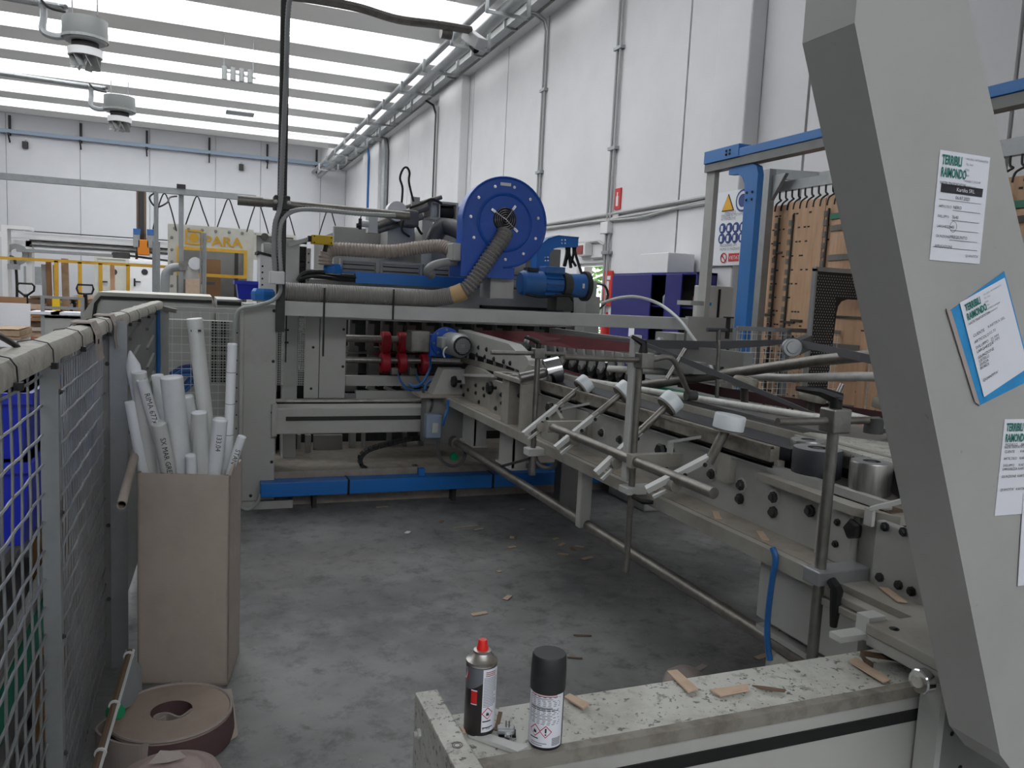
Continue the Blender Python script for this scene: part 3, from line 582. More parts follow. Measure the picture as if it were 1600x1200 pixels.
build('panel_face', B().prism([(C(160, 470).x, YC-.012, zt_-.07), (C(334, 470).x, YC-.012, zt_-.07), (C(334, 470).x, YC-.012, .2), (C(140, 530).x, YC-.012, .2), (C(150, 500).x, YC-.012, C(150, 500).z)], (0, .012, 0)), 'paint_light', t)
build('maker_plate', B().box(C(323, 456).x, C(331, 456).x, YC-.015, YC, zt_-.05, zt_-.03), 'dark2', t)
t = thing('side_cover', 'low grey machine deck between the cream cover and the blue bin', 'machine', C(355, 490))
build('deck', B().box(C(337, 466).x, C(374, 466).x, YC-.6, YC+.8, 0, C(340, 462).z-.02), 'paint', t); build('dark_slot', B().box(C(337, 466).x, C(374, 466).x, YC-.62, YC-.6, C(340, 472).z-.01, C(340, 468).z), 'dark', t)
# white electrical column and blue bin behind the portal's left post
YE = 7.2; X0, X1, Z0, Z1 = rect(369, 439, 405, 468, YE-.25); b = B().hexa([(X0+.02, YE-.25, Z0), (X1-.02, YE-.25, Z0), (X1-.02, YE, Z0), (X0+.02, YE, Z0)], [(X0, YE-.27, Z1), (X1, YE-.27, Z1), (X1, YE+.02, Z1), (X0, YE+.02, Z1)])
t = thing('storage_bin', 'bright blue plastic bin standing behind the left post', 'bin', ((X0+X1)/2, YE, Z0)); build('body', b, 'blue_bin', t, bevel=.01); build('lip', B().box(X0-.015, X1+.015, YE-.285, YE+.035, Z1-.03, Z1), 'blue_bin', t)
X0, X1, Z0, Z1 = rect(404, 398, 433, 455, 6.9); t = thing('control_cabinet', 'white control cabinet with rows of screws behind the left post', 'cabinet', ((X0+X1)/2, 6.9, 1.5))
build('body', B().hexa([(X0, 6.75, .2), (X1, 6.75, .2), (X1, 7.1, .2), (X0, 7.1, .2)], [(X0, 6.75, Z1), (X1, 6.75, Z1-.03), (X1, 7.1, Z1-.03), (X0, 7.1, Z1)]), 'white', t, bevel=.01)
build('top_lid', B().hexa([(X0-.02, 6.73, Z1), (X1+.02, 6.73, Z1-.04), (X1+.02, 7.12, Z1-.04), (X0-.02, 7.12, Z1)], [(X0-.02, 6.73, Z1+.02), (X1+.02, 6.73, Z1-.02), (X1+.02, 7.12, Z1-.02), (X0-.02, 7.12, Z1+.02)]), 'dark', t)
bolts([V((X0+.02, 6.75, Z1-.1-k*.05)) for k in range(6)], .008, .006, (0, -1, 0), 'dark', t)
X0, X1, Z0, Z1 = rect(411, 380, 432, 400, 7.0); build('grey_box', B().box(X0, X1, 6.95, 7.2, Z0-.02, Z1), 'paint_light', None, 'small pale grey box standing on the white control cabinet', 'box', bevel=.005)
# ================================================================== PORTAL AND THE MACHINE BEHIND IT
YO = 6.0
t = thing('portal_frame', 'grey steel portal frame with a long cross beam over the conveyor', 'machine frame', (2.2, YO, 0))
build('left_post', B().box(.295, .528, YO, YO+.34, .06, 1.50).box(.27, .30, YO-.02, YO+.02, .0, 1.46), 'paint', t, bevel=.006)
build('base_plate', B().box(.30, .66, YO-.03, YO+.4, 0, .06), 'paint', t)
build('cross_beam', B().box(.575, 4.06, YO, YO+.13, 1.437, 1.545), 'paint_light', t, bevel=.006)
build('post_cap', B().box(.295, .528, YO-.005, YO+.345, 1.5, 1.515), 'paint_light', t)
bolts([V((.505, YO, z)) for z in (1.47, 1.1, .72, .35)]+[V((.36, YO, .1)), V((.45, YO, .1))], .012, .008, (0, -1, 0), 'black', t)
build('right_plate', B().box(4.06, 4.56, YO+.01, YO+.05, .0, 1.56).box(3.98, 4.2, YO+.05, YO+.4, 0, 1.4), 'paint', t)
build('shelf_bracket', B().box(4.06, 4.2, YO-.02, YO+.2, 1.66, 1.7), 'paint', t)
bolts([V((4.13, YO+.01, 1.37)), V((4.5, YO+.01, 1.3)), V((4.13, YO+.01, .5))], .014, .01, (0, -1, 0), 'black', t)
build('junction_box', B().box(P(421, 430, Y=YO-.1).x, P(444, 430, Y=YO-.1).x, YO-.16, YO-.02, P(430, 444, Y=YO-.1).z, P(430, 424, Y=YO-.1).z), 'white', t, bevel=.008)
build('mast', B().box(.516, .577, YO-.05, YO, 1.32, 3.75), 'dark2', t)
a = P(376, 312, Y=YO+.02); b_ = P(640, 336, Y=YO+.02); zc = (a.z+b_.z)/2
build('scaffold_tube', B().cyl((a.x, YO+.03, zc), (b_.x, YO+.03, zc-.01), .031), 'rod', t); build('tube_end', B().cyl((a.x-.02, YO+.03, zc), (.42, YO+.03, zc), .036), 'rod', t)
build('clamp', B().box(.49, .6, YO-.07, YO+.08, zc-.05, zc+.05), 'dark2', t, bevel=.01); bolts([V((.50, YO-.07, zc)), V((.59, YO-.07, zc))], .016, .02, (0, -1, 0), 'steel', t)
def ribbed(name, pts, r, m, par, pitch=.022, n=8):
    p, rr = corrug(bez(pts, 8), r, pitch, .2, n); return build(name, B().tube(p, rr, n), m, par)
YQ = YO-.08
ribbed('conduit', [P(463, -30, Y=YQ), P(451, 10, Y=YQ), P(447, 120, Y=YQ), P(441, 250, Y=YQ), P(438, 320, Y=YQ), P(430, 350, Y=YQ), P(428, 390, Y=YQ), P(430, 426, Y=YQ)], .018, 'pvc', t)
ribbed('conduit', [P(618, 337, Y=YQ), P(560, 334, Y=YQ), P(500, 328, Y=YQ), P(465, 328, Y=YQ), P(446, 338, Y=YQ), P(438, 356, Y=YQ), P(437, 390, Y=YQ), P(439, 426, Y=YQ)], .016, 'cable_grey', t)
build('drop_cable', B().tube(bez([P(438, 444, Y=YQ), P(437, 458, Y=YQ), P(425, 470, Y=YQ), P(400, 478, Y=YQ), P(378, 482, Y=YQ), P(369, 494, Y=YQ), P(366, 520, Y=YQ), P(367, 560, Y=YQ)], 6), .014, 8), 'cable_grey', t)
build('floor_cable', B().tube(bez([P(372, 700, Y=YQ), P(369, 760, Y=YQ), P(373, 788, Y=YQ), P(388, 796, Y=YQ), P(402, 785, Y=YQ), P(406, 772, Y=YQ)], 6), .013, 8), 'cable_grey', t)
for x, y0, y1, w_ in ((507.5, 450, 557, .007), (616, 452, 500, .006)): 
    c0 = P(x, y0, Y=YO-.02); c1 = P(x, y1, Y=YO-.02); build('strap', B().box(c0.x-w_, c0.x+w_, YO-.012, YO-.004, c1.z, c0.z), 'black', t)
# overhead conduit arm and camera
YA = 6.6; t = thing('overhead_conduit', 'thick sagging grey conduit running from the mast to a white camera', 'conduit', P(735, 60, Y=YA))
build('conduit', B().tube(bez([P(440, -8, Y=6.1), P(492, -1, Y=6.2), P(560, 12, Y=6.3), P(620, 30, Y=6.4), P(680, 38, Y=6.5), P(735, 47, Y=YA)], 6), .034, 8), 'rod', t)
c = P(737, 58, Y=YA); build('camera_housing', B().bar(c+V((-.01, .1, .05)), c+V((.06, -.1, -.08)), .1, .1), 'white', t, bevel=.01)
c = P(700, 46, Y=YA); build('clamp', B().cyl(c+V((-.06, 0, -.03)), c+V((.03, 0, -.03)), .05, n=12), 'rod', t)
c = P(738, 71, Y=YA); build('lens', B().cyl(c, c+V((.02, -.05, -.05)), .03, n=10), 'dark', t)
# main body of the machine
t = thing('slotter_machine', 'long grey printing slotter body behind the portal with shafts and red rings', 'machine', (2.2, 7.5, 0))
build('inner_shade_mass', B().box(.95, 3.45, 7.25, 8.6, 0, 1.5), 'dark2', t)  # body mass coloured dark to stand in for shade inside the machine
X0, X1, Z0, Z1 = rect(521, 361, 735, 400, 7.3); build('top_panel', B().box(X0, 3.0, 7.3, 7.36, 1.75, Z1), 'paint', t, bevel=.01)
build('top_deck', B().box(X0, 3.4, 7.36, 8.6, 1.5, Z1-.06), 'paint_dark', t)
X0, X1, Z0, Z1 = rect(446, 374, 468, 442, 6.55); build('guide_post', B().box(X0, X1, 6.55, 6.8, 0, Z1), 'paint_light', t, bevel=.006)
X2, X3, _, _ = rect(468, 380, 478, 440, 6.6); build('bellows', B().box(X2, X3, 6.62, 6.75, 1.4, Z1-.07), 'dark', t)
for k in range(12): build('bellows_fold', B().box(X2-.004, X3+.004, 6.6, 6.62, 1.5+k*.045, 1.525+k*.045), 'black', t)
build('guide_edge', B().box(X3, X3+.035, 6.58, 6.8, 1.4, Z1-.06), 'paint', t)
bolts([V((X3+.018, 6.58, 1.5+k*.07)) for k in range(7)], .007, .006, (0, -1, 0), 'dark', t)
X0, X1, Z0, Z1 = rect(475, 447, 905, 492, 6.62); Z1 = P(640, 444, Y=6.62).z; build('front_apron', B().box(P(478, 460, Y=6.62).x, 3.35, 6.62, 6.7, 1.40, Z1), 'paint', t, bevel=.006)
build('apron_ledge', B().box(P(478, 460, Y=6.62).x, 3.3, 6.58, 6.62, 1.52, 1.54), 'paint_light', t); build('dark_slot', B().box(2.3, 3.1, 6.575, 6.62, 1.545, 1.57), 'black', t)
x = P(531, 410, Y=7.0).x
for k, w_ in enumerate((.33, .38, .26, .38, .34)):
    za = P(600, 408, Y=7).z-k*.002; h = build('vent_box', B().frame4(x, x+w_, za-.14, za, 6.98, 7.02, .02).box(x+.02, x+w_-.02, 7.0, 7.02, za-.12, za-.02), 'paint', t)
    build('slot', B().box(x+.03, x+w_-.03, 6.99, 7.0, za-.05, za-.042).box(x+.03, x+w_-.03, 6.99, 7.0, za-.09, za-.082), 'dark', h); x += w_+.02
a = P(556, 430, Y=6.5); b_ = P(748, 444, Y=6.5); build('blue_channel', B().box(a.x, b_.x, 6.5, 6.58, P(650, 447, Y=6.5).z, P(650, 432, Y=6.5).z).box(a.x-.25, b_.x, 6.52, 6.7, P(650, 432, Y=6.5).z, P(650, 432, Y=6.5).z+.012), 'blue', t)
build('channel_cable', B().tube(bez([P(466, 440, Y=6.5), P(475, 428, Y=6.5), P(500, 425, Y=6.5), P(530, 430, Y=6.5), P(556, 434, Y=6.52)], 6), .022, 8).tube(bez([P(470, 436, Y=6.45), P(490, 432, Y=6.45), P(530, 437, Y=6.5), P(556, 438, Y=6.52)], 6), .016, 6), 'cable', t)
X0, X1, Z0, Z1 = rect(897, 440, 912, 495, 6.6); build('end_column', B().box(X0, X1, 6.55, 6.75, 0, 1.76), 'paint_light', t); build('end_plate', B().box(X1, X1+.13, 6.6, 6.85, 0, 1.84), 'paint', t)
bolts([V((X0+.05, 6.55, 1.72)), V((X0+.1, 6.55, 1.72)), V((X0+.05, 6.55, 1.5))], .01, .008, (0, -1, 0), 'dark', t)
X0, X1, Z0, Z1 = rect(912, 463, 938, 495, 6.75); build('end_box', B().box(X0, X1, 6.75, 7.2, .3, Z1), 'paint', t, bevel=.01)
# lower opening: side plates, mesh guard, shafts, rings
X0, X1, Z0, Z1 = rect(476, 490, 540, 622, 6.4); xm = P(499, 560, Y=6.4).x
build('side_plate', B().box(X0, xm-.003, 6.4, 6.42, Z0, 1.45), 'paint', t); build('side_plate', B().box(xm+.003, X1, 6.4, 6.42, Z0, 1.45), 'paint', t)
bolts([V((X1-.02, 6.4, 1.33)), V((X1-.02, 6.4, 1.03)), V((xm-.05, 6.4, 1.18)), V((xm-.06, 6.4, .85)), V((X1-.03, 6.4, .7))], .011, .008, (0, -1, 0), 'dark', t)
g0, g1, h0, h1 = rect(430, 492, 476, 602, 6.5); mb = B()
for k in range(int((g1-g0)/.016)+1): mb.box(g0+k*.016, g0+k*.016+.005, 6.5, 6.505, h0, 1.44)
for k in range(int((1.44-h0)/.018)+1): mb.box(g0, g1, 6.496, 6.5, h0+k*.018, h0+k*.018+.005)
build('mesh_guard', mb, 'paint_light', t, kind='stuff')
build('guard_rod', B().box(g0+.075, g0+.085, 6.48, 6.495, 1.05, 1.44).box(g0+.07, g0+.1, 6.478, 6.495, 1.2, 1.215).box(g0+.07, g0+.1, 6.478, 6.495, 1.3, 1.315), 'black', t)
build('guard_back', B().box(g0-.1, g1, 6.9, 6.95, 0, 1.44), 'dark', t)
ys = 6.75; z1s = P(600, 530, Y=ys).z; z2s = P(600, 563, Y=ys).z; xa = P(538, 530, Y=ys).x
build('shaft', B().cyl((xa, ys, z1s), (3.3, ys, z1s), .032, n=14), 'roller_steel', t); build('shaft', B().cyl((xa, ys, z2s), (3.3, ys, z2s), .026, n=14), 'roller_steel', t)
build('thin_bar', B().cyl((xa, ys+.15, z2s+.05), (3.3, ys+.15, z2s+.05), .012, n=8), 'chrome', t)
for px_, zz in ((602, z1s-.025), (628, z1s-.025), (602, z2s-.02), (628, z2s-.02), (664, z1s-.03), (664, z2s-.03)):
    c = P(px_, 540, Y=ys); build('red_ring', B().lathe((c.x-.038, ys, zz), (1, 0, 0), [(.03, 0), (.082, 0), (.092, .008), (.092, .068), (.082, .076), (.03, .076)], 24), 'wheel_red', t)
for px_, w_ in ((551, 8), (580, 10), (603, 10), (624, 11), (643, 14), (671, 16), (695, 10), (715, 14), (748, 14), (780, 12), (812, 14), (846, 12), (880, 12)):
    c = P(px_, 510, Y=6.95); hw = w_/2*7/1233; build('press_block', B().box(c.x-hw, c.x+hw, 6.95, 7.05, 1.12+.08*(px_ > 650), 1.45), 'paint_dark', t)
    build('block_head', B().box(c.x-hw*.6, c.x+hw*1.5, 6.9, 6.95, 1.36, 1.4), 'dark', t)
for px_ in (551, 585, 640): c = P(px_, 560, Y=7.0); build('inner_plate', B().box(c.x-.05, c.x+.05, 7.0, 7.1, .75, 1.15), 'paint_dark', t)
X0, X1, Z0, Z1 = rect(540, 588, 650, 603, 6.6); build('cross_bar', B().box(X0, 2.2, 6.6, 6.68, Z0, Z1), 'paint', t)
X0, X1, Z0, Z1 = rect(556, 611, 665, 622, 6.55); build('lower_apron', B().box(X0, 2.2, 6.55, 6.6, Z0-.03, Z1), 'paint', t); build('lower_block', B().box(P(539, 612, Y=6.5).x, P(556, 612, Y=6.5).x, 6.48, 6.56, Z0-.02, Z1-.02), 'paint_dark', t)
for k in range(6):
    a = P(558+k*14, 605, Y=6.75); build('guide_strip', B().bar(a, a+V((.14, 0, -.05)), .03, .03), 'paint_light' if k % 2 else 'dark', t)
for px_ in (616, 645):
    c = P(px_, 580, Y=6.5); build('sensor', B().box(c.x-.03, c.x+.03, 6.47, 6.53, c.z-.03, c.z+.03), 'steel', t, bevel=.008)
    build('sensor_hose', B().tube(bez([c+V((.03, 0, -.01)), c+V((.05, -.02, -.08)), c+V((.12, -.05, -.15)), P(660, 610, Y=6.3)], 6), .009, 6), 'air_blue', t)
bb = P(690, 600, Y=6.3); build('sensor_hose', B().tube(bez([P(671, 555, Y=6.2), P(672, 575, Y=6.2), P(660, 598, Y=6.2), P(648, 604, Y=6.25), P(640, 600, Y=6.3)], 6), .012, 6).tube(bez([P(664, 608, Y=6.1), P(668, 598, Y=6.1), P(682, 592, Y=6.1)], 5), .012, 6), 'air_blue', t)
zr = P(540, 627, Y=6.25).z; build('guide_rail', B().cyl((.53, 6.25, zr), (2.6, 6.25, zr), .022, n=10).box(.53, 2.6, 6.22, 6.28, zr-.06, zr-.03), 'steel', t)
X0, X1, Z0, Z1 = rect(424, 637, 664, 677, 5.98)
build('traverse_beam', B().box(.525, 2.4, 5.98, 6.2, Z0, Z1), 'paint', t, bevel=.008); build('traverse_slot', B().box(.60, 2.35, 5.972, 5.98, Z1-.095, Z1-.065), 'dark', t)
build('beam_end', B().box(.50, .535, 5.96, 6.2, Z0-.01, Z1+.03), 'paint', t)
for (a, b2, c_, d, m, y) in ((428, 680, 470, 708, 'paint_light', 6.9), (477, 680, 486, 708, 'paint_light', 6.75), (490, 680, 535, 706, 'paint', 6.85), (546, 676, 556, 696, 'paint_light', 6.9), (566, 676, 571, 694, 'paint_light', 6.9), (605, 676, 612, 700, 'paint_dark', 6.9), (630, 676, 636, 700, 'paint_dark', 6.9), (655, 676, 662, 700, 'paint_dark', 6.9)):
    X0, X1, Z0, Z1 = rect(a, b2, c_, d, y); build('leg_plate', B().box(X0, X1, y, y+.05, .2, Z1), m, t)
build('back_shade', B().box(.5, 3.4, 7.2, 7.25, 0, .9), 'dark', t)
build('base_step', B().box(.53, 3.4, 6.45, 8.6, 0, P(500, 718, Y=6.45).z), 'dust', t); build('base_step', B().box(.53, 3.4, 6.06, 6.45, 0, P(500, 733, Y=6.1).z), 'dust', t)
# blue floor duct
t = thing('floor_duct', 'bright blue cable duct low on the floor under the portal', 'duct', (2, 5.93, 0)); xs = [.42, P(545, 750, Y=5.9).x, P(771, 740, Y=5.9).x, P(881, 735, Y=5.9).x, 3.75]
for a, b_ in zip(xs, xs[1:]): build('duct_length', B().box(a+.004, b_-.004, 5.9, 6.04, .105, .212), 'blue', t, bevel=.004)
for a in xs[1:-1]: build('joint_band', B().box(a-.008, a+.008, 5.895, 6.045, .1, .216), 'black', t)
for x in (.8, 1.9, 3.0): build('foot', B().box(x, x+.03, 5.93, 6.02, 0, .105), 'dark', t)
for x in (1.62, 2.75): build('cable_stub', B().box(x, x+.05, 5.95, 6.0, .21, .27), 'blue', t)
# cable chain
t = thing('cable_chain', 'black curved cable drag chain on the step above the blue duct', 'cable chain', P(610, 720, Y=6.15))
pts = bez([P(676, 683, Y=6.12), P(640, 686, Y=6.12), P(600, 695, Y=6.12), P(575, 703, Y=6.12), P(563, 714, Y=6.12), P(565, 727, Y=6.12), P(580, 734, Y=6.12), P(620, 732, Y=6.12), P(657, 729, Y=6.12)], 6)
acc = 0; last = pts[0]
for i in range(1, len(pts)):
    d = (pts[i]-last).length
    if d > .028: build('link', B().bar(last, last+(pts[i]-last)*.85, .07, .03, up=(pts[i]-last).cross(V((0, 1, 0)))), 'black', t); last = pts[i]
# blower
YF_ = 5.98; c = P(789, 348, Y=YF_); R = .352
t = thing('blower_fan', 'big royal blue blower with round volute and wire grille above the portal', 'blower', (c.x, YF_+.1, c.z-R))
n = 40; prof = [(c.x+R*math.cos(a), c.z+R*math.sin(a)) for a in [math.pi*(-.5+1.5*k/n) for k in range(n+1)]]+[(c.x-R, c.z-R)]
build('volute', B().prism([(x, YF_, z) for x, z in prof], (0, .15, 0)), 'blower', t, bevel=.012)
build('rim', B().tube([(x, YF_, z) for x, z in prof[:-1]], .01, 6), 'blower', t)
build('face_ring', B().lathe((c.x, YF_-.004, c.z), (0, 1, 0), [(.21, 0), (.222, -.008), (.234, 0)], 36), 'blower', t)
g = P(790, 343, Y=YF_-.02)
bolts([V((c.x+.29*math.cos(a), YF_, c.z+.29*math.sin(a))) for a in [k*2*math.pi/11+.2 for k in range(11)]], .013, .012, (0, -1, 0), 'chrome', t)
build('inlet', B().lathe((g.x, YF_-.012, g.z), (0, 1, 0), [(0, 0), (.092, 0), (.097, .012)], 24), 'dark', t)
gb = B()
for r in (.02, .038, .056, .074, .092): gb.tube([(g.x+r*math.cos(k*math.pi/12), YF_-.03, g.z+r*math.sin(k*math.pi/12)) for k in range(25)], .0025, 4, False)
for a in (.95, 2.6, 5.6): gb.bar((g.x, YF_-.028, g.z), (g.x+.125*math.cos(a), YF_-.02, g.z+.125*math.sin(a)), .005, .005)
build('wire_grille', gb, 'chrome', t)
for a in (.95, 2.6, 5.6): build('grille_tab', B().bar((g.x+.1*math.cos(a), YF_-.012, g.z+.1*math.sin(a)), (g.x+.14*math.cos(a), YF_-.012, g.z+.14*math.sin(a)), .02, .012, up=(0, 1, 0)), 'chrome', t)
q = P(790, 288, Y=YF_); build('name_plate', B().box(q.x-.045, q.x+.045, YF_-.006, YF_, q.z-.012, q.z+.012), 'white', t)
build('fan_motor', B().cyl((c.x, YF_+.15, c.z), (c.x, YF_+.5, c.z), .13, n=20), 'blower', t)
build('foot', B().box(c.x-R, c.x+.1, YF_, YF_+.3, c.z-R-.09, c.z-R), 'blower', t)
q = P(722, 394, Y=YF_); build('manifold', B().box(q.x-.07, q.x, YF_+.02, YF_+.2, q.z-.07, q.z+.07), 'paint', t, bevel=.01)
build('inlet_pipe', B().tube(bez([P(724, 408, Y=6.1), P(705, 409, Y=6.1), P(690, 411, Y=6.1), P(675, 416, Y=6.1), P(668, 424, Y=6.15), P(675, 430, Y=6.2)], 6), .035, 10), 'pvc', t)
build('rear_duct', B().tube(bez([P(676, 380, Y=6.9), P(684, 362, Y=6.9), P(694, 354, Y=6.9), P(710, 357, Y=6.8), P(726, 366, Y=6.7)], 6), .075, 10), 'hose_dark', t)
build('plate_support', B().box(P(764, 425, Y=6.1).x, P(800, 425, Y=6.1).x, 6.05, 6.3, P(780, 466, Y=6.05).z, P(780, 432, Y=6.05).z), 'paint', t)
# hoses
t = thing('suction_hose', 'thick grey ribbed hose lying on the portal beam and rising into the blower', 'hose', P(600, 462, Y=6.06))
pth = bez([(.56, 6.07, 1.612), (1.0, 6.07, 1.613), (1.55, 6.07, 1.612), (1.74, 6.06, 1.615), P(722, 456, Y=5.98), P(742, 436, Y=5.95), P(766, 400, Y=5.93), P(783, 376, Y=5.93), P(790, 360, Y=5.95)], 10)
p1, rr = corrug(pth[:40], .068, .016, .07); build('hose_lower', B().tube(p1, rr, 14), 'hose_grey', t)
p1, rr = corrug(pth[39:], .06, .03, .28); build('hose_upper', B().tube(p1, rr, 14), 'hose_grey', t); 
build('tape_wrap', B().tube(pth[36:42], .071, 14), 'tape', t)
p1, rr = corrug(pth[41:], .054, .03, 0.); build('hose_liner', B().tube(p1, rr, 10), 'hose_dark', t)
t = thing('suction_hose', 'beige ribbed hose arching from behind the yellow switch to the blower side', 'hose', P(600, 390, Y=6.4))
pth = bez([P(508, 414, Y=6.45), P(510, 398, Y=6.45), P(522, 390, Y=6.45), P(560, 391, Y=6.42), P(610, 393, Y=6.4), P(655, 387, Y=6.35), P(690, 385, Y=6.25), P(708, 393, Y=6.15), P(722, 398, Y=6.1)], 8)
p1, rr = corrug(pth, .054, .024, .14); build('hose', B().tube(p1, rr, 14), 'hose_beige', t); build('cuff', B().tube(pth[-8:], .057, 12), 'pvc', t)
# safety switch, blue caps
c = P(504, 375, Y=6.4); t = thing('safety_switch', 'yellow safety switch box on a small arm beside the beige hose', 'switch', c)
build('body', B().box(c.x-.085, c.x+.08, 6.38, 6.45, c.z-.036, c.z+.036), 'yellow', t, bevel=.006); build('head', B().box(c.x-.11, c.x-.085, 6.39, 6.44, c.z-.02, c.z+.025), 'dark', t); build('cable_gland', B().cyl((c.x+.03, 6.41, c.z-.036), (c.x+.02, 6.41, c.z-.09), .018), 'dark', t)
build('arm', B().bar((c.x-.1, 6.42, c.z), (c.x-.24, 6.5, c.z-.05), .03, .03), 'paint_light', t)
bolts([V((c.x-.065, 6.38, c.z+.025)), V((c.x-.065, 6.38, c.z-.025)), V((c.x+.065, 6.38, c.z+.02)), V((c.x+.065, 6.38, c.z-.02))], .006, .005, (0, -1, 0), 'dark', t)
def cap(px_, py_, Y, r, lab):
    c = P(px_, py_, Y=Y); t = thing('motor_cap', lab, 'motor', (c.x, Y, c.z), group='blue motor caps')
    build('cap', B().lathe((c.x, Y, c.z), (0, 0, 1), [(r*.98, 0), (r, r*.1), (r*1.02, r*.5), (r*.98, r*.72), (r*.8, r*.98), (0, r*.98)], 8, False), 'blue', t); build('band', B().lathe((c.x, Y, c.z), (0, 0, 1), [(r*1.03, r*.44), (r*1.05, r*.47), (r*1.03, r*.5)], 8, False), 'blue_dusty', t)
    build('base', B().cyl((c.x, Y, c.z-.012), (c.x, Y, c.z), r*.9, n=12), 'paint_dark', t)
cap(411, 468.5, 6.2, .085, 'blue eight sided cap on top of the left portal post'); cap(520, 427, 6.5, .075, 'blue eight sided cap at the end of the blue channel')
# gear motor
YM = 6.25; a = P(812, 443, Y=YM); b_ = P(914, 446, Y=YM); zz = (a.z+b_.z)/2+.0; L_ = b_.x-a.x
t = thing('gear_motor', 'dusty blue gear motor lying crosswise right of the blower', 'motor', (a.x+L_/2, YM, zz-.2))
def mx_(x0, x1, r0, r1=None, n=20): return B().cyl((a.x+L_*x0, YM, zz), (a.x+L_*x1, YM, zz), r0, r1, n=n)
build('fan_cowl', B().lathe((a.x, YM, zz), (1, 0, 0), [(0, .0), (.085, 0), (.1, .015), (.105, .03), (.105, L_*.33)], 24), 'blue_dusty', t)
build('stator', mx_(.33, .62, .085), 'blue_dusty', t)
for k in range(12):
    an = k*math.pi/6; b = B().box(-.0, 0, 0, 0, 0, 0); b = B(); d = V((0, math.cos(an), math.sin(an))); e = V((0, -d.z, d.y))*.004
    p0 = V((a.x+L_*.35, YM, zz)); p1 = V((a.x+L_*.6, YM, zz)); b.hexa([p0+d*.08-e, p0+d*.08+e, p0+d*.105+e, p0+d*.105-e], [p1+d*.08-e, p1+d*.08+e, p1+d*.105+e, p1+d*.105-e]); build('fin', b, 'blue_dusty', t)
build('terminal_box', B().box(a.x+L_*.33, a.x+L_*.63, YM-.07, YM+.07, zz+.09, zz+.15), 'blue_dusty', t, bevel=.008); build('terminal_box', B().box(a.x+L_*.08, a.x+L_*.24, YM-.05, YM+.05, zz+.1, zz+.13), 'dark2', t)
build('gear_head', mx_(.62, .75, .12, .1), 'dark2', t); build('gear_body', mx_(.75, .97, .1, .105), 'blue_dusty', t); build('output_cover', mx_(.97, 1.03, .13), 'dark', t)
build('foot', B().box(a.x+L_*.5, a.x+L_*.75, YM-.1, YM+.1, zz-.22, zz-.08), 'dark2', t); build('label_plate', B().box(a.x+L_*.88, a.x+L_*.91, YM-.106, YM-.1, zz-.02, zz+.02), 'white', t)
build('lead', B().tube(bez([P(822, 460, Y=6.15), P(845, 464, Y=6.15), P(880, 462, Y=6.15), P(893, 466, Y=6.15), P(894, 490, Y=6.2)], 5), .012, 6), 'cable', t)
# blue elbow cable duct
YD = 6.45; t = thing('cable_duct', 'blue curved cable duct above the gear motor with black cables hanging out', 'duct', P(850, 425, Y=YD))
pts = [(838, 423), (839, 397), (844, 384), (856, 374), (872, 369), (904, 372), (903, 386), (876, 386), (866, 388), (859, 396), (858, 424)]
build('elbow', B().prism([P(x, y, Y=YD) for x, y in pts], (0, .13, 0)), 'blue', t, bevel=.006)
build('lid', B().strap([P(x, y, Y=YD)+V((0, .065, .004)) for x, y in pts[1:6]], (0, .15, 0), .008), 'blue_dusty', t)
bolts([P(x, y, Y=YD) for x, y in ((852, 402), (856, 402), (852, 407), (856, 407), (878, 375), (883, 375), (878, 380), (883, 380))], .007, .006, (0, -1, 0), 'chrome', t)
for (x0_, x1_, y1_, r) in ((886, 882, 415, .018), (889, 892, 418, .015), (896, 893, 410, .012), (899, 909, 428, .012), (888, 900, 416, .012)): build('cable', B().tube(bez([P(x0_, 386, Y=YD+.06), P(x0_, 396, Y=YD+.06), P(x1_, y1_, Y=YD)], 5), r, 6), 'cable', t)
# winch group
YW = 7.0; t = thing('winch_frame', 'pale grey frame with a white wheel and a dark motor left of the blower', 'machine', P(695, 345, Y=YW))
X0, X1, Z0, Z1 = rect(672, 315, 716, 344, YW); build('frame', B().frame4(X0, X1, Z0, Z1, YW, YW+.3, .02).box(X0+(X1-X0)*.32, X0+(X1-X0)*.36, YW, YW+.3, Z0, Z1), 'paint_light', t)
build('wheel', B().lathe((X0+.03, YW+.12, (Z0+Z1)/2), (1, 0, 0), [(0, 0), (.075, 0), (.075, .05), (0, .05)], 20), 'wheel_white', t); build('motor', B().cyl((X0+(X1-X0)*.38, YW+.12, (Z0+Z1)/2), (X1-.02, YW+.12, (Z0+Z1)/2), .06, n=16), 'dark', t)
build('post', B().box(P(662, 350, Y=YW).x, P(678, 350, Y=YW).x, YW+.05, YW+.3, P(670, 376, Y=YW).z-.3, Z0), 'paint_light', t); build('rusty_plate', B().box(X0-.06, X0, YW-.02, YW+.2, Z0+.02, Z1-.02), 'rust_rail', t)
build('side_duct', B().cyl((X1, YW+.12, (Z0+Z1)/2), (X1+.25, YW+.12, (Z0+Z1)/2), .07, n=16), 'blower', t)
t = thing('lift_mechanism', 'dark pipes, round white box and valves on top of the machine', 'machine', P(620, 370, Y=6.9))
c = P(621, 330, Y=6.8); build('round_box', B().cyl(c, c+V((0, .12, 0)), .085, n=20), 'white', t)
build('pipe', B().cyl(P(588, 352, Y=6.9), P(668, 322, Y=6.9), .04).cyl(P(590, 360, Y=6.95), P(660, 338, Y=6.95), .03).cyl(P(585, 338, Y=6.95), P(690, 308, Y=6.95), .02), 'rod', t)
c = P(641, 343, Y=6.7); build('dark_cover', B().box(c.x-.06, c.x+.08, 6.7, 6.9, c.z-.06, c.z+.08), 'hose_dark', t, bevel=.02)
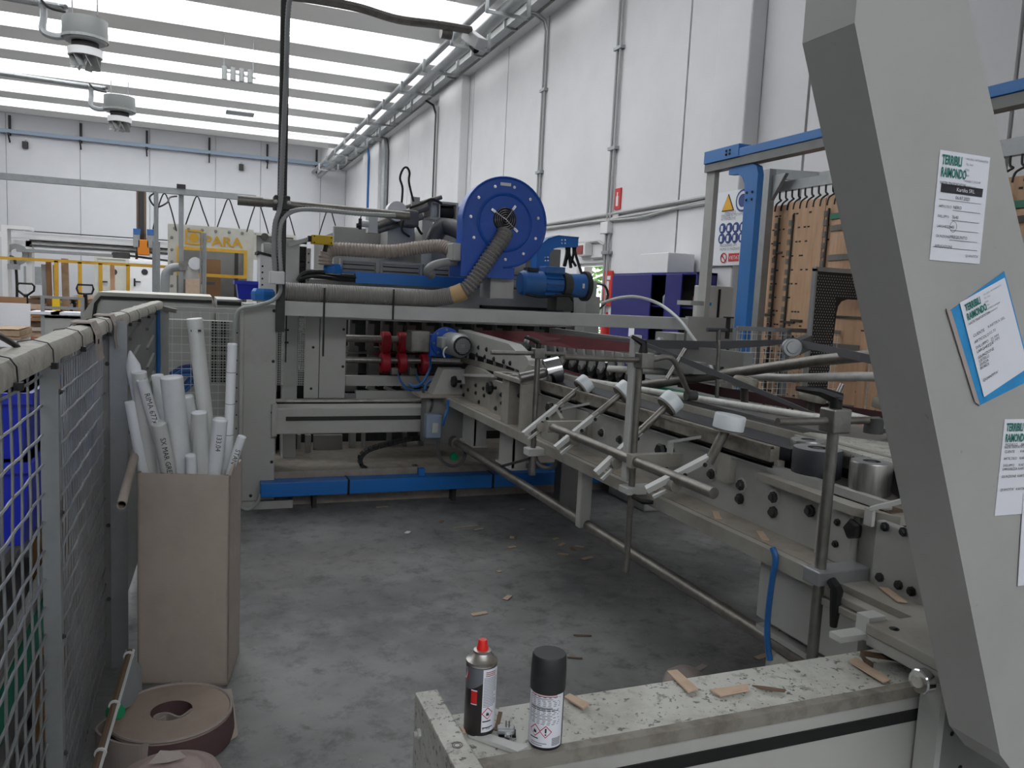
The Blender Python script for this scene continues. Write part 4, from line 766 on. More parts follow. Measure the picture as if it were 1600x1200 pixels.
c = P(583, 347, Y=6.8); build('valve', B().box(c.x-.04, c.x+.04, 6.8, 6.9, c.z-.09, c.z+.05).cyl(c+V((-.1, 0, -.02)), c+V((-.04, 0, -.02)), .03), 'paint_light', t); build('valve_stem', B().cyl(c+V((-.14, 0, -.04)), c+V((-.1, 0, -.04)), .02).cyl(c+V((-.11, 0, -.07)), c+V((-.11, 0, .02)), .015), 'dark', t)
build('block', B().box(P(606, 355, Y=7).x, P(648, 355, Y=7).x, 7.0, 7.3, P(620, 372, Y=7).z-.1, P(620, 352, Y=7).z), 'paint', t)
build('cable_loop', B().tube(bez([P(627, 322, Y=6.9), P(629, 295, Y=6.9), P(625, 278, Y=6.9), P(630, 264, Y=6.9), P(636, 262, Y=6.9), P(640, 270, Y=6.9), P(639, 285, Y=6.9), P(646, 315, Y=6.9)], 6), .01, 6), 'cable', t)
build('cable_loop', B().tube(bez([P(640, 325, Y=6.85), P(660, 318, Y=6.85), P(675, 311, Y=6.85), P(690, 318, Y=6.9)], 6), .012, 6).tube(bez([P(630, 345, Y=6.7), P(628, 360, Y=6.7), P(640, 370, Y=6.7)], 6), .01, 6).tube(bez([P(650, 350, Y=6.8), P(656, 362, Y=6.8), P(660, 366, Y=6.8)], 6), .012, 6), 'cable', t)
c = P(650, 315, Y=6.9); build('sensor_box', B().box(c.x-.035, c.x+.035, 6.9, 6.96, c.z-.05, c.z+.04), 'paint', t)
# ================================================================== FOLDING CONVEYOR (runs along Y)
XE, XF = 1.75, 1.90
cv = thing('folding_conveyor', 'long dusty grey folding conveyor with belts, bolts and white press wheels', 'conveyor', (1.95, 3.6, .5))
def K(x, y, X=XF): return P(x, y, X=X)
build('shelf', B().box(XE, 2.35, 1.43, 5.95, .842, .866).box(XE, XE+.012, 1.43, 5.95, .815, .842), 'paint_dusty', cv)
build('shelf_dust', B().box(XE+.03, XF, 1.75, 5.7, .866, .869), 'dust', cv)
sp = build('side_plate', B().box(XF, XF+.03, 1.72, 4.58, .866, 1.10), 'paint', cv)
bolts([V((XF, y, .992)) for y in (3.494, 3.306, 2.9, 2.565, 2.38, 2.197, 2.016)]+[V((XF, y, .939)) for y in (2.38, 2.193, 2.9)], .021, .02, (-1, 0, 0), 'dark2', sp)
bolts([V((XF, y, .992)) for y in (3.494, 3.306, 2.565, 2.38, 2.197)], .03, .006, (-1, 0, 0), 'paint_light', sp, 'washer')
build('core', B().box(2.14, 2.5, 1.45, 5.9, .866, 1.13).box(1.93, 2.14, 4.6, 5.9, .866, 1.13), 'dark2', cv)
build('lower_beam', B().box(2.1, 2.5, 1.6, 5.9, .79, .842), 'dark2', cv)
build('side_rail', B().box(1.885, 1.925, 2.22, 4.5, 1.115, 1.168).box(1.88, 1.90, 2.22, 4.5, 1.16, 1.172), 'rust_rail', cv)
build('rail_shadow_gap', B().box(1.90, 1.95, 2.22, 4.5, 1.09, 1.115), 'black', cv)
build('rail_edge', B().box(1.876, 1.886, 2.22, 4.5, 1.085, 1.092), 'galv', cv)
build('belt', B().box(1.955, 2.115, 2.2, 4.7, 1.118, 1.163), 'belt', cv)
build('belt_guide', B().box(2.12, 2.145, 1.7, 4.7, 1.11, 1.19), 'paint_dusty', cv)
for y in (2.2, 2.7, 3.2, 3.7, 4.2): build('rail_post', B().box(1.905, 1.935, y, y+.025, 1.07, 1.12), 'paint_dusty', cv)
# far end plates
pa = build('side_plate', B().prism([(XF-.02, y, z) for y, z in ((5.72, .868), (5.05, .868), (5.05, 1.10), (5.30, 1.13), (5.62, 1.13), (5.68, 1.10), (5.72, 1.02))], (.025, 0, 0)), 'paint_dusty', cv)
bolts([K(x, y, XF-.02) for x, y in ((721, 604), (732, 609), (744, 602), (725, 617), (757, 618), (744, 614), (749, 628), (756, 607))], .015, .012, (-1, 0, 0), 'dark', pa)
pb = build('side_plate', B().prism([(XF-.05, y, z) for y, z in ((5.03, .868), (4.62, .868), (4.62, 1.03), (4.72, 1.09), (4.98, 1.09), (5.03, 1.05))], (.03, 0, 0)), 'paint_dusty', cv)
bolts([K(x, y, XF-.05) for x, y in ((784, 617), (799, 622), (785, 630), (801, 636), (812, 618), (815, 630), (775, 638), (818, 642))], .016, .014, (-1, 0, 0), 'dark', pb)
build('end_block', B().box(1.78, 1.95, 4.5, 4.62, .868, 1.16), 'paint_dusty', cv)
ub = build('upper_beam', B().prism([(XF, y, z) for y, z in ((5.95, 1.235), (4.62, 1.19), (4.62, 1.28), (4.85, 1.345), (5.95, 1.38))], (.09, 0, 0)), 'paint', cv)
bolts([K(x, y) for x, y in ((735.6, 540.6), (748, 543), (760.6, 546), (734, 551), (745.6, 554.6), (758, 557.8), (772, 561), (787.5, 565), (797.5, 567.5))], .017, .012, (-1, 0, 0), 'dark', ub)
build('upper_block', B().prism([(XF-.01, y, z) for y, z in ((4.62, 1.17), (4.47, 1.17), (4.48, 1.27), (4.52, 1.29), (4.62, 1.30))], (.12, 0, 0)), 'paint', cv, bevel=.006)
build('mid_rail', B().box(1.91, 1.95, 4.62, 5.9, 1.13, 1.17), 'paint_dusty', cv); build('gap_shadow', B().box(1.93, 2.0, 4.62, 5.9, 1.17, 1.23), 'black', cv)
for k in range(6): build('gap_post', B().box(1.915, 1.93, 4.75+k*.2, 4.765+k*.2, 1.165, 1.235), 'paint', cv)
tb = build('bracket_table', B().box(1.76, 1.95, 4.28, 4.74, 1.145, 1.172), 'paint_dusty', cv, bevel=.004)
build('slot', B().box(1.79, 1.83, 4.32, 4.4, 1.172, 1.174).box(1.79, 1.83, 4.45, 4.53, 1.172, 1.174).box(1.79, 1.83, 4.58, 4.66, 1.172, 1.174), 'dark', tb)
build('gusset', B().prism([(1.86, y, z) for y, z in ((4.52, 1.172), (4.32, 1.172), (4.34, 1.25), (4.40, 1.25))], (.02, 0, 0)), 'paint_dusty', cv)
build('table_leg', B().box(1.77, 1.80, 4.26, 4.30, .87, 1.145).box(1.78, 1.93, 4.28, 4.3, .87, 1.145), 'paint_dusty', cv)
build('grip_bracket', B().bar(K(722, 586, 1.85), K(770, 587, 1.85), .02, .02).bar(K(723, 586, 1.85), K(724, 600, 1.85), .02, .02), 'paint_light', cv)
for x, y in ((713, 596), (769, 606)): c = K(x, y, 1.82); build('knob', B().lathe(c, (-1, 0, 0), [(.01, -.05), (.012, 0), (.042, .005), (.046, .02), (.04, .034), (0, .036)], 7, False), 'black', cv)
# end carriage on the traverse beam
build('end_carriage', B().box(1.62, 1.95, 5.80, 5.96, .50, .866), 'paint_dark', cv, bevel=.01); build('carriage_top', B().box(1.55, 2.0, 5.72, 5.98, .866, .885), 'dust', cv)
build('carriage_block', B().prism([(x, 5.78, z) for x, z in ((1.66, .885), (1.92, .885), (1.92, 1.08), (1.74, 1.08))], (0, .16, 0)), 'paint', cv)
build('white_lever', B().bar(K(706, 577, 1.86), K(714, 612, 1.86), .02, .03), 'white', cv)
jb = build('junction_box', B().box(1.60, 1.72, 5.70, 5.79, .56, .74), 'tray_blue', cv, bevel=.01); build('cover', B().box(1.64, 1.69, 5.68, 5.70, .60, .68), 'paint_light', jb, bevel=.008)
build('air_hose', B().tube(bez([K(700, 625, 1.72), K(699, 640, 1.72), K(695, 652, 1.7), K(692, 664, 1.7)], 6), .011, 6), 'air_blue', cv)
build('signal_hose', B().tube(bez([P(684, 690, Y=5.7), P(688, 716, Y=5.65), P(705, 728, Y=5.6), P(722, 722, Y=5.6), P(729, 700, Y=5.62)], 6), .014, 6), 'hose_dark', cv); build('signal_hose', B().tube(bez([P(660, 607, Y=5.9), P(664, 618, Y=5.85), P(675, 626, Y=5.8), P(673, 640, Y=5.8), P(666, 652, Y=5.85)], 6), .011, 6), 'hose_dark', cv)
build('loop_hose', B().tube(bez([K(836, 706, 1.8), K(840, 722, 1.8), K(852, 731, 1.8), K(866, 728, 1.8), K(872, 712, 1.8)], 6), .012, 6), 'hose_dark', cv)
c = P(709, 713, Y=5.7); build('green_knob', B().lathe(c, (0, -1, 0), [(0, .03), (.03, .03), (.035, 0)], 12), 'green_plastic', cv)
# drive motor
m0 = V((1.80, 5.52, 1.278)); mo = thing('drive_motor', 'silver finned motor with round grille on a blue flange at the conveyor end', 'motor', m0-V((0, -.2, .1)))
build('body', B().lathe(m0, (0, 1, 0), [(.072, 0), (.085, .02), (.09, .05), (.088, .3), (.075, .34)], 28), 'galv', mo)
build('fan_guard', B().lathe(m0, (0, 1, 0), [(0, -.004), (.058, -.004), (.062, .0), (.072, .0)], 24), 'dark', mo)
gb = B()
for k in range(-4, 5):
    h = math.sqrt(max(0, .056**2-(k*.013)**2)); gb.box(m0.x+k*.013-.003, m0.x+k*.013+.003, m0.y-.012, m0.y-.005, m0.z-h, m0.z+h); gb.box(m0.x-h, m0.x+h, m0.y-.012, m0.y-.005, m0.z+k*.013-.003, m0.z+k*.013+.003)
build('grille', gb, 'galv', mo); build('hub', B().cyl(m0+V((0, -.016, 0)), m0, .012), 'galv', mo)
build('terminal_box', B().box(m0.x-.12, m0.x-.06, m0.y+.14, m0.y+.28, m0.z-.03, m0.z+.05), 'galv', mo, bevel=.008)
build('flange', B().cyl(m0+V((-.02, .34, .0)), m0+V((-.02, .38, .0)), .118, n=28), 'blower', mo); build('gearbox', B().box(m0.x-.14, m0.x+.03, m0.y+.38, m0.y+.44, m0.z-.11, m0.z+.06), 'blower', mo, bevel=.006)
bolts([m0+V((-.02+.1*math.cos(a), .34, .1*math.sin(a))) for a in (.8, 1.6, 2.4, 3.2, 4.0)], .01, .01, (0, -1, 0), 'steel', mo)
build('gear_cover', B().box(m0.x-.29, m0.x-.14, m0.y+.38, m0.y+.55, m0.z-.08, m0.z+.08), 'steel', mo, bevel=.01)
build('cable_ring', B().tube([(m0.x-.08+.035*math.cos(k*.4), m0.y+.1, m0.z-.06+.045*math.sin(k*.4)) for k in range(11)], .006, 6), 'white', mo)
# hanging brackets and the long drive shaft
def hbr(px0, px1, pyb, X=1.84):
    a = K(px0, pyb, X); b = K(px1, pyb, X); build('hanger_bracket', B().box(X, X+.012, b.y, a.y, a.z, .842).box(X, X+.09, b.y, b.y+.012, a.z, .842).box(X-.01, X+.1, b.y-.01, a.y+.03, a.z, a.z+.012), 'paint', cv)
hbr(722, 741, 688); hbr(779, 801, 722); 
a = K(898, 818, 1.80); b_ = K(920, 820, 1.80); build('hanger_leg', B().box(1.80, 1.865, a.y-.05, a.y, .50, .842), 'paint', cv, bevel=.008)
build('drive_shaft', B().cyl((1.85, 5.85, .515), (1.85, 1.6, .515), .026, n=14), 'rod', cv); build('shaft_end', B().cyl((1.85, 5.85, .515), (1.85, 5.72, .515), .045, n=14), 'rod', cv)
# press wheel arms on their shaft
build('arm_shaft', B().cyl((1.68, 3.66, 1.003), (1.68, 2.25, 1.003), .021, n=14), 'rod', cv)
build('shaft_bracket', B().box(1.655, 1.90, 3.62, 3.66, .975, 1.03), 'paint_dusty', cv); build('shaft_bracket', B().box(1.655, 1.90, 2.78, 2.82, .975, 1.03), 'paint_dusty', cv); build('cam_plate', B().prism([(1.80, y, z) for y, z in ((4.02, .868), (3.8, .868), (3.78, 1.02), (3.9, 1.08), (4.02, 1.0))], (.02, 0, 0)), 'paint_dusty', cv)
for i, (wp, ep) in enumerate((((2.02, 3.966, 1.178), (1.72, 4.092, .882)), ((2.02, 3.511, 1.2), (1.72, 3.655, .887)), ((2.02, 3.083, 1.202), (1.72, 3.2, .858)), ((2.02, 2.642, 1.18), (1.715, 2.744, .892)))):
    wp = V((0, 0, CAMH)).lerp(V(wp), (1.935 if i < 3 else 1.85)/2.02); ep = V((0, 0, CAMH)).lerp(V(ep), 1.60/1.72); d = (wp-ep).normalized(); mid = ep+d*.27
    am = thing('press_wheel_arm', ('white press wheel on a slanted steel arm, nearest the chrome drum', 'white press wheel on a slanted steel arm, second from the chrome drum', 'white press wheel on a slanted steel arm, third from the chrome drum', 'white press wheel lying flat on an upright peg nearest the big rollers')[i], 'press wheel', ep, group='white press wheels along the belt')
    if i == 3: mid = V((0, 0, CAMH)).lerp(V((1.955, 2.67, 1.035)), 1.79/1.955); d2 = V((.12, -.05, 1)).normalized(); 
    else: d2 = d
    da = (mid-ep).normalized(); u = da.cross(V((0, 1, 0))).normalized()
    build('arm', B().bar(ep, mid, .03, .022, up=u).bar(ep+V((.03, 0, -.03)), ep.lerp(mid, .55)+V((.02, 0, -.04)), .012, .012, up=u), 'paint_light', am)
    build('peg', B().cyl(mid-da*.03, wp, .016, n=12) if i < 3 else B().cyl(mid-V((0, 0, .02)), wp, .019, n=12), 'rod', am)
    build('pivot', B().cyl(ep.lerp(mid, .42)+V((.0, -.03, -.03)), ep.lerp(mid, .42)+V((0, .03, -.03)), .026, n=12), 'paint_dusty', am)
    bolts([ep.lerp(mid, s)+V((0, -.016, -.012)) for s in (.45, .58, .9)], .009, .008, (0, -1, 0), 'dark', am)
    r, h = (.052, .056) if i < 3 else (.058, .058)
    build('wheel', B().lathe(wp-d2*h*.4, d2, [(0, 0), (r*.9, 0), (r, .004), (r, h-.006), (r*.94, h), (0, h)], 28), 'wheel_white', am); build('wheel_back', B().lathe(wp-d2*h*.4, d2, [(0, -.006), (r*.93, -.006), (r*.93, 0)], 24), 'rubber_pad', am)
c = V((1.95, 4.25, 1.23)); dr = thing('chrome_drum', 'shiny chrome drum roller at the start of the dark belt', 'roller', c-V((0, 0, .08))); ax = V((1, -.15, .25)).normalized()
build('drum', B().lathe(c-ax*.05, ax, [(0, 0), (.075, 0), (.08, .004), (.08, .096), (.076, .1), (0, .1)], 32), 'chrome', dr); build('axle', B().cyl(c-ax*.2, c-ax*.05, .03, n=14), 'steel', dr)
# clamp stands
def lever(parent, p, d, L=.1, up=.03): build('clamp_lever', B().cyl(p, p+V((0, 0, up)), .014, n=10).tube([p+V((0, 0, up)), p+V((0, 0, up+.012))+V(d)*L*.4, p+V((0, 0, up+.02))+V(d)*L], [.015, .011, .008], 8), 'black', parent)
s1 = thing('clamp_stand', 'thin steel clamp rod standing left of the chrome drum with a black lever', 'clamp stand', (1.7, 3.9, .7), group='clamp stands along the conveyor')
build('rod', B().cyl((1.7, 3.9, .70), (1.7, 3.9, 1.38), .015, n=12), 'steel', s1); build('block', B().box(1.67, 1.73, 3.87, 3.93, 1.33, 1.385), 'steel', s1, bevel=.004); lever(s1, V((1.7, 3.9, 1.385)), (-.9, .1, .1), .09, .03)
a = P(767, 554, Y=3.9); b_ = P(884, 551, Y=3.9); build('cross_rod', B().cyl((a.x, 3.9, 1.357), (b_.x, 3.9, 1.357), .012, n=10), 'steel', s1); build('foot_clamp', B().box(1.66, 1.85, 3.86, 3.94, .80, .84), 'paint_light', s1, bevel=.004); build('foot_sleeve', B().cyl((1.7, 3.9, .69), (1.7, 3.9, .8), .02, n=10), 'steel', s1)
build('foot_lever', B().bar((1.68, 3.9, .78), (1.56, 4.0, .72), .014, .014), 'dark', s1)
s2 = thing('clamp_stand', 'tall square tube and rod stand in the middle with a black lever on top', 'clamp stand', (1.7, 2.84, .5), group='clamp stands along the conveyor')
build('rod', B().cyl((1.7, 2.84, .51), (1.7, 2.84, 1.40), .0135, n=12), 'rod', s2); build('square_tube', B().box(1.68, 1.715, 2.86, 2.90, .9, 1.52), 'paint_light', s2, bevel=.003)
build('block', B().box(1.685, 1.745, 2.80, 2.86, 1.385, 1.45), 'steel', s2, bevel=.004); build('lever_top', B().tube([(1.70, 2.82, 1.45), (1.70, 2.82, 1.49), (1.66, 2.85, 1.515)], [.02, .017, .008], 8), 'black', s2)
a = P(882, 553, Y=2.83); build('cross_rod', B().tube(bez([(a.x, 2.83, 1.425), (1.7, 2.83, 1.42), P(1040, 558, Y=2.83), P(1052, 563, Y=2.83), P(1060, 577, Y=2.85), P(1068, 596, Y=2.87), P(1076, 614, Y=2.9)], 5), .0115, 10), 'rod', s2)
build('foot_clamp', B().box(1.66, 1.80, 2.80, 2.88, .855, .885), 'paint_light', s2, bevel=.004); build('foot_lever', B().tube([(1.69, 2.80, .85), (1.70, 2.74, .845), (1.72, 2.70, .85)], [.012, .014, .008], 8), 'black', s2)
c = P(1078, 618, Y=2.9); build('tube_clamp', B().cyl(c+V((-.02, 0, 0)), c+V((.03, 0, 0)), .022, n=12), 'dark2', s2)
s3 = thing('clamp_stand', 'thick steel clamp rod with long black lever by the big rollers', 'clamp stand', (1.7, 1.745, .58), group='clamp stands along the conveyor')
build('rod', B().cyl((1.7, 1.745, .60), (1.7, 1.745, 1.36), .0165, n=14), 'steel', s3); build('block', B().box(1.67, 1.735, 1.715, 1.775, 1.31, 1.38), 'steel', s3, bevel=.005)
build('lever_top', B().cyl((1.7, 1.745, 1.38), (1.7, 1.745, 1.415), .018, n=10).tube([(1.71, 1.74, 1.405), (1.66, 1.77, 1.425), (1.60, 1.80, 1.43)], [.02, .014, .007], 8), 'black', s3)
a = P(1215, 660, Y=1.745); b_ = P(1372, 666, Y=1.745); build('cross_rod', B().cyl((a.x, 1.745, 1.343), (b_.x, 1.745, 1.343), .011, n=10), 'rod', s3)
build('foot_clamp', B().box(1.665, 1.86, 1.71, 1.78, .862, .905), 'galv', s3, bevel=.004); build('foot_lever', B().tube([(1.70, 1.70, .885), (1.70, 1.68, .87), (1.705, 1.68, .86), (1.70, 1.675, .80), (1.70, 1.675, .755)], [.014, .016, .018, .014, .01], 8), 'black', s3)
c = P(1373, 666, Y=1.745); build('tube_clamp', B().cyl(c+V((-.02, 0, -.02)), c+V((-.02, 0, .025)), .028, n=12), 'dark2', s3)
# white guide tubes and the thick grey pipe
build('guide_tube', B().cyl(K(882, 589, 2.15), K(1290, 655, 2.15), .0155, n=12), 'tube_paint', None, 'white guide tube running beside the dark belt', 'tube')
a = P(951, 576, Y=4.2); b_ = P(1425, 590, Y=2.3); build('guide_tube', B().tube([a, P(1132, 586, Y=3.5), P(1230, 591, Y=3.05), P(1339, 588, Y=2.6), b_], .02, 12), 'tube_paint', None, 'white guide tube crossing high behind the press wheels', 'tube')
a = K(1288, 651, 2.15); build('guide_tube', B().cyl(P(1318, 647, Y=2.35), P(1445, 679, Y=1.95), .016, n=12), 'tube_paint', None, 'short white guide tube right of the thick clamp stand', 'tube')
build('grey_pipe', B().tube([P(1003, 602, Y=3.9), P(1150, 582, Y=3.3), P(1280, 563, Y=2.8), P(1430, 549, Y=2.4)], .026, 14), 'rod', None, 'thick scratched grey pipe slanting up to the right over the conveyor', 'pipe')
# belts of the far lane
fl = thing('far_belt_lane', 'far side belt lane with maroon belts and a row of black rollers', 'conveyor', (2.7, 4.2, .6))
build('lane_beam', B().box(2.55, 2.9, 1.5, 5.9, .84, 1.13), 'paint_dark', fl); build('lane_foot', B().box(2.65, 2.8, 5.5, 5.62, 0, .84), 'paint_dark', fl); build('lane_foot', B().box(2.65, 2.8, 1.55, 1.67, 0, .84), 'paint_dark', fl)
W_ = (0, 0, .05)
build('upper_belt', B().strap([K(700, 519, 2.25), K(760, 522, 2.25), K(830, 527, 2.25), K(900, 535, 2.25), K(1000, 544, 2.25)], [V((.02, 0, .03)), V((.02, 0, .06)), V((.02, 0, .09)), V((.0, 0, .08)), V((0, 0, .05))], .006), 'belt_red', fl)
build('grey_belt', B().strap([K(870, 524, 2.45), K(1000, 537, 2.45), K(1110, 540, 2.7), K(1200, 536, 2.9), K(1235, 533, 2.95)], [V((0, 0, .01)), V((0, 0, .05)), V((0, 0, .05)), V((0, 0, .035)), V((0, 0, .02))], .005), 'belt_grey', fl)
build('grey_belt', B().strap([K(1245, 536, 2.9), K(1290, 545, 2.7), K(1345, 558, 2.5), K(1420, 575, 2.4)], (0, 0, .035), .005), 'belt_grey', fl)
build('thin_belt', B().strap([K(1008, 538, 2.2), K(1100, 576, 2.2), K(1200, 617, 2.2), K(1292, 656, 2.2)], [V((0, 0, .02)), V((0, 0, .03)), V((0, 0, .02)), V((0, 0, .012))], .006), 'belt_grey', fl)
build('lower_belt', B().strap([K(1060, 598, 2.6), K(1130, 613, 2.6), K(1300, 640, 2.6), K(1440, 663, 2.6)], (0, 0, .05), .008), 'belt_maroon', fl)
build('lower_belt', B().strap([K(880, 578, 2.3), K(935, 595, 2.3), K(975, 604, 2.3)], (0, 0, .012), .006), 'belt_red', fl)
build('maroon_run', B().strap([K(1330, 700, 2.35), K(1400, 727, 2.3), K(1460, 752, 2.25)], (0, 0, .03), .01), 'belt_maroon', fl)
build('green_belt', B().strap([K(1016, 604, 2.4), K(1060, 612, 2.4), K(1115, 624, 2.4)], (.02, 0, .014), .006), 'belt_green', fl); build('green_belt', B().strap([K(922, 583, 2.6), K(950, 588, 2.6)], (.02, 0, .02), .006), 'belt_green', fl)
for k in range(11):
    c = K(842+15*k, 560+2.9*k, 2.40); x, y, z = c
    build('roller', B().lathe((x-.04, y, z), (1, 0, 0), [(.018, 0), (.05, 0), (.054, .008), (.054, .072), (.05, .08), (.018, .08)], 18), 'rubber', fl)
    build('roller_bracket', B().prism([(x-.055, y+a_, z+c_) for a_, c_ in ((.05, .135), (-.03, .135), (-.06, .03), (-.02, -.01), (.02, .02), (.0, .07), (.05, .09))], (.016, 0, 0)), 'paint_light' if k % 2 else 'paint', fl)
    build('axle', B().cyl((x-.06, y, z), (x-.04, y, z), .018, n=10), 'steel', fl)
build('roller_beam', B().box(2.39, 2.47, 3.45, 5.2, 1.30, 1.36), 'paint_dark', fl)
build('lane_rail', B().box(2.66, 2.72, 3.4, 5.9, 1.33, 1.42), 'paint_dark', fl)
for px_, py_, X_, r in ((1030, 542, 2.65, .06), (1062, 562, 2.7, .07), (1040, 570, 2.5, .06), (958, 575, 2.4, .045), (858, 541, 2.4, .075), (820, 538, 2.35, .06), (825, 535, 2.25, .05)):
    c = K(px_, py_, X_); build('guide_disc', B().lathe(c, (-1, .25, .1), [(0, .03), (r*.35, .03), (r*.4, .02), (r*.8, .02), (r, .012), (r, -.012), (0, -.012)], 22), 'galv', fl)
for px_, py_, Y_, r in ((1163, 605, 2.9, .055), (1268, 626, 2.75, .06), (1385, 640, 2.5, .06)):
    c = P(px_, py_, Y=Y_); build('press_disc', B().lathe(c, (.1, -.1, 1), [(0, 0), (r, 0), (r*1.05, .01), (r*1.05, .035), (r*.9, .045), (r*.45, .045), (r*.4, .035), (0, .035)], 24), 'rust_rail', fl)
    build('disc_peg', B().cyl(c, c+V((.05, .05, -.1)), .018, n=10), 'rod', fl)
for (x0_, y0_, x1_, y1_, Y_) in ((1123, 532, 1120, 622, 3.4), (1071, 545, 1042, 592, 3.3), (1316, 600, 1290, 655, 2.6)): build('guide_rod', B().cyl(P(x0_, y0_, Y=Y_), P(x1_, y1_, Y=Y_), .011, n=10), 'steel', fl)
c = P(1238, 543, Y=3.2); build('belt_pulley', B().lathe(c, (-.5, -1, .1), [(0, .02), (.03, .02), (.032, .012), (.045, .012), (.048, .018), (.048, -.03), (0, -.03)], 24), 'galv', fl); build('pulley_arm', B().bar(c+V((.05, .06, -.01)), c+V((.16, .06, .03)), .06, .07), 'dark2', fl)
# vertical rollers and table at the near end
for nm, c, r, h, m, lab in (('r', (2.06, 2.23, 1.19), .062, .1, 'roller_steel', 'steel upright roller partly hidden behind the black wrapped one'), ('r', (1.985, 2.10, 1.187), .082, .1, 'belt', 'largest upright roller wrapped in black belt'), ('r', (1.985, 1.865, 1.19), .064, .105, 'roller_steel', 'steel upright roller standing free in front of the speckled plate')):
    t = thing('upright_roller', lab, 'roller', (c[0], c[1], c[2]-h-.1), group='upright belt rollers')
    build('drum', B().lathe((c[0], c[1], c[2]-h), (0, 0, 1), [(r*.9, 0), (r, .003), (r, h-.004), (r*.97, h)], 32), m, t); build('top_face', B().lathe((c[0], c[1], c[2]), (0, 0, 1), [(r*.97, 0), (r*.42, .001)], 32, False), 'galv', t)
    build('bore', B().lathe((c[0], c[1], c[2]), (0, 0, 1), [(r*.42, .001), (r*.4, -.012), (r*.25, -.012), (r*.2, .0), (0, .0)], 20), 'dark2', t); build('axle', B().cyl((c[0], c[1], c[2]-h-.1), (c[0], c[1], c[2]-h), r*.5, n=14), 'dark2', t)
build('belt_run', B().strap([(2.14, 1.95, 1.13), (2.06, 1.80, 1.13), (2.02, 1.62, 1.13), (1.98, 1.45, 1.13)], (0, 0, .1), .008), 'belt', cv)
build('speckled_plate', B().prism([(x, y, 1.165) for x, y in ((2.10, 2.35), (2.22, 2.40), (2.55, 1.9), (2.5, 1.5), (2.1, 1.5), (2.04, 1.8))], (0, 0, .02)), 'paint_chip', cv)
build('roller_table', B().prism([(x, y, 1.045) for x, y in ((1.86, 2.25), (2.2, 2.25), (2.2, 1.62), (1.9, 1.66), (1.84, 1.78))], (0, 0, .025)), 'paint_dusty', cv, bevel=.004)
build('card_strip', B().box(1.90, 1.97, 1.70, 1.95, 1.07, 1.074), 'card_edge', cv)
build('slot_plate', B().box(1.865, 1.895, 1.80, 1.95, .87, 1.045), 'paint', cv, bevel=.004); bolts([V((1.865, 1.86, 1.0)), V((1.865, 1.86, .93)), V((1.865, 1.91, 1.01))], .012, .012, (-1, 0, 0), 'dark', cv)
fp = build('front_plate', B().box(1.85, 1.88, 1.41, 1.70, .846, 1.055), 'paint', cv, bevel=.005)
bolts([K(x, y, 1.85) for x, y in ((1384, 823), (1413, 831), (1435.6, 841), (1465, 853), (1375.6, 902), (1405, 914), (1425, 924), (1457, 937.5))], .014, .014, (-1, 0, 0), 'dark', fp)
for x, y in ((1467, 899), (1336, 827)): c = K(x, y, 1.84); build('knob', B().lathe(c, (-1, 0, 0), [(.01, -.02), (.03, 0), (.033, .012), (.026, .022), (0, .024)], 5, False), 'black', cv)
c = K(1036, 704, 1.85); build('knob', B().lathe(c, (-1, 0, 0), [(.01, -.06), (.012, -.01), (.03, 0), (.034, .012), (.028, .026), (0, .028)], 6, False), 'black', cv)
c = K(862, 638, 1.80); build('knob', B().lathe(c, (-1, 0, 0), [(.01, -.06), (.012, -.01), (.034, 0), (.038, .012), (.03, .026), (0, .028)], 6, False), 'black', cv)
for (x0_, y0_, x1_, y1_) in ((1360, 795, 1428, 778), (1048, 690, 1100, 682), (875, 640, 925, 630)):
    a = K(x0_, y0_, 1.84); b_ = K(x1_, y1_, 1.90); build('c_bracket', B().bar(a, b_, .03, .012).bar(a, a+V((0, 0, -.05)), .03, .012, up=(1, 0, 0)).bar(b_, b_+V((.02, 0, .03)), .02, .012), 'paint_light', cv)
build('spring_bracket', B().box(1.87, 1.9, 2.42, 2.5, .99, 1.09), 'paint_dusty', cv); build('spring_bracket', B().box(1.87, 1.9, 3.6, 3.75, .95, 1.08), 'paint_dusty', cv)
build('near_ledge', B().box(1.70, 1.9, 1.36, 1.745, .80, .822).box(1.71, 1.9, 1.36, 1.745, .824, .846), 'paint_dusty', cv, bevel=.003)
build('gearbox_cover', B().prism([(x, 1.62, z) for x, z in ((1.80, .80), (1.84, .84), (2.2, .84), (2.2, .56), (1.86, .56), (1.80, .60))], (0, .5, 0)), 'paint', cv, bevel=.02); build('cover_lip', B().box(1.81, 2.2, 1.60, 2.13, .545, .565), 'paint', cv)
build('side_bearing', B().box(1.84, 2.0, 2.05, 2.1, .40, .66).cyl((1.9, 1.9, .42), (1.9, 2.05, .42), .09, n=16), 'paint_dusty', cv)
build('support_leg', B().box(2.0, 2.1, 1.7, 1.9, 0, .56), 'paint_dark', cv)
build('air_hose', B().tube(bez([K(1207, 856, 1.745), K(1212, 874, 1.745), K(1206, 910, 1.745), K(1200, 960, 1.745), K(1199, 1000, 1.745), K(1203, 1032, 1.745)], 6), .010, 8), 'air_blue', cv)
for (x, y, a_) in ((1120, 803, .3), (1192, 833, -.5), (1395, 928, .9)):
    c = K(x, y, 1.82); c.z = .871; build('scrap', B().bar(c-V((.03*math.cos(a_), .05, 0)), c+V((.03*math.cos(a_), .05, 0)), .025, .004), 'card_scrap', None, ('strip of torn cardboard on the conveyor shelf near the leg', 'strip of torn cardboard on the conveyor shelf by the blue hose', 'cardboard chip on the conveyor ledge below the bolts')[(1120, 1192, 1395).index(x)], 'scrap')
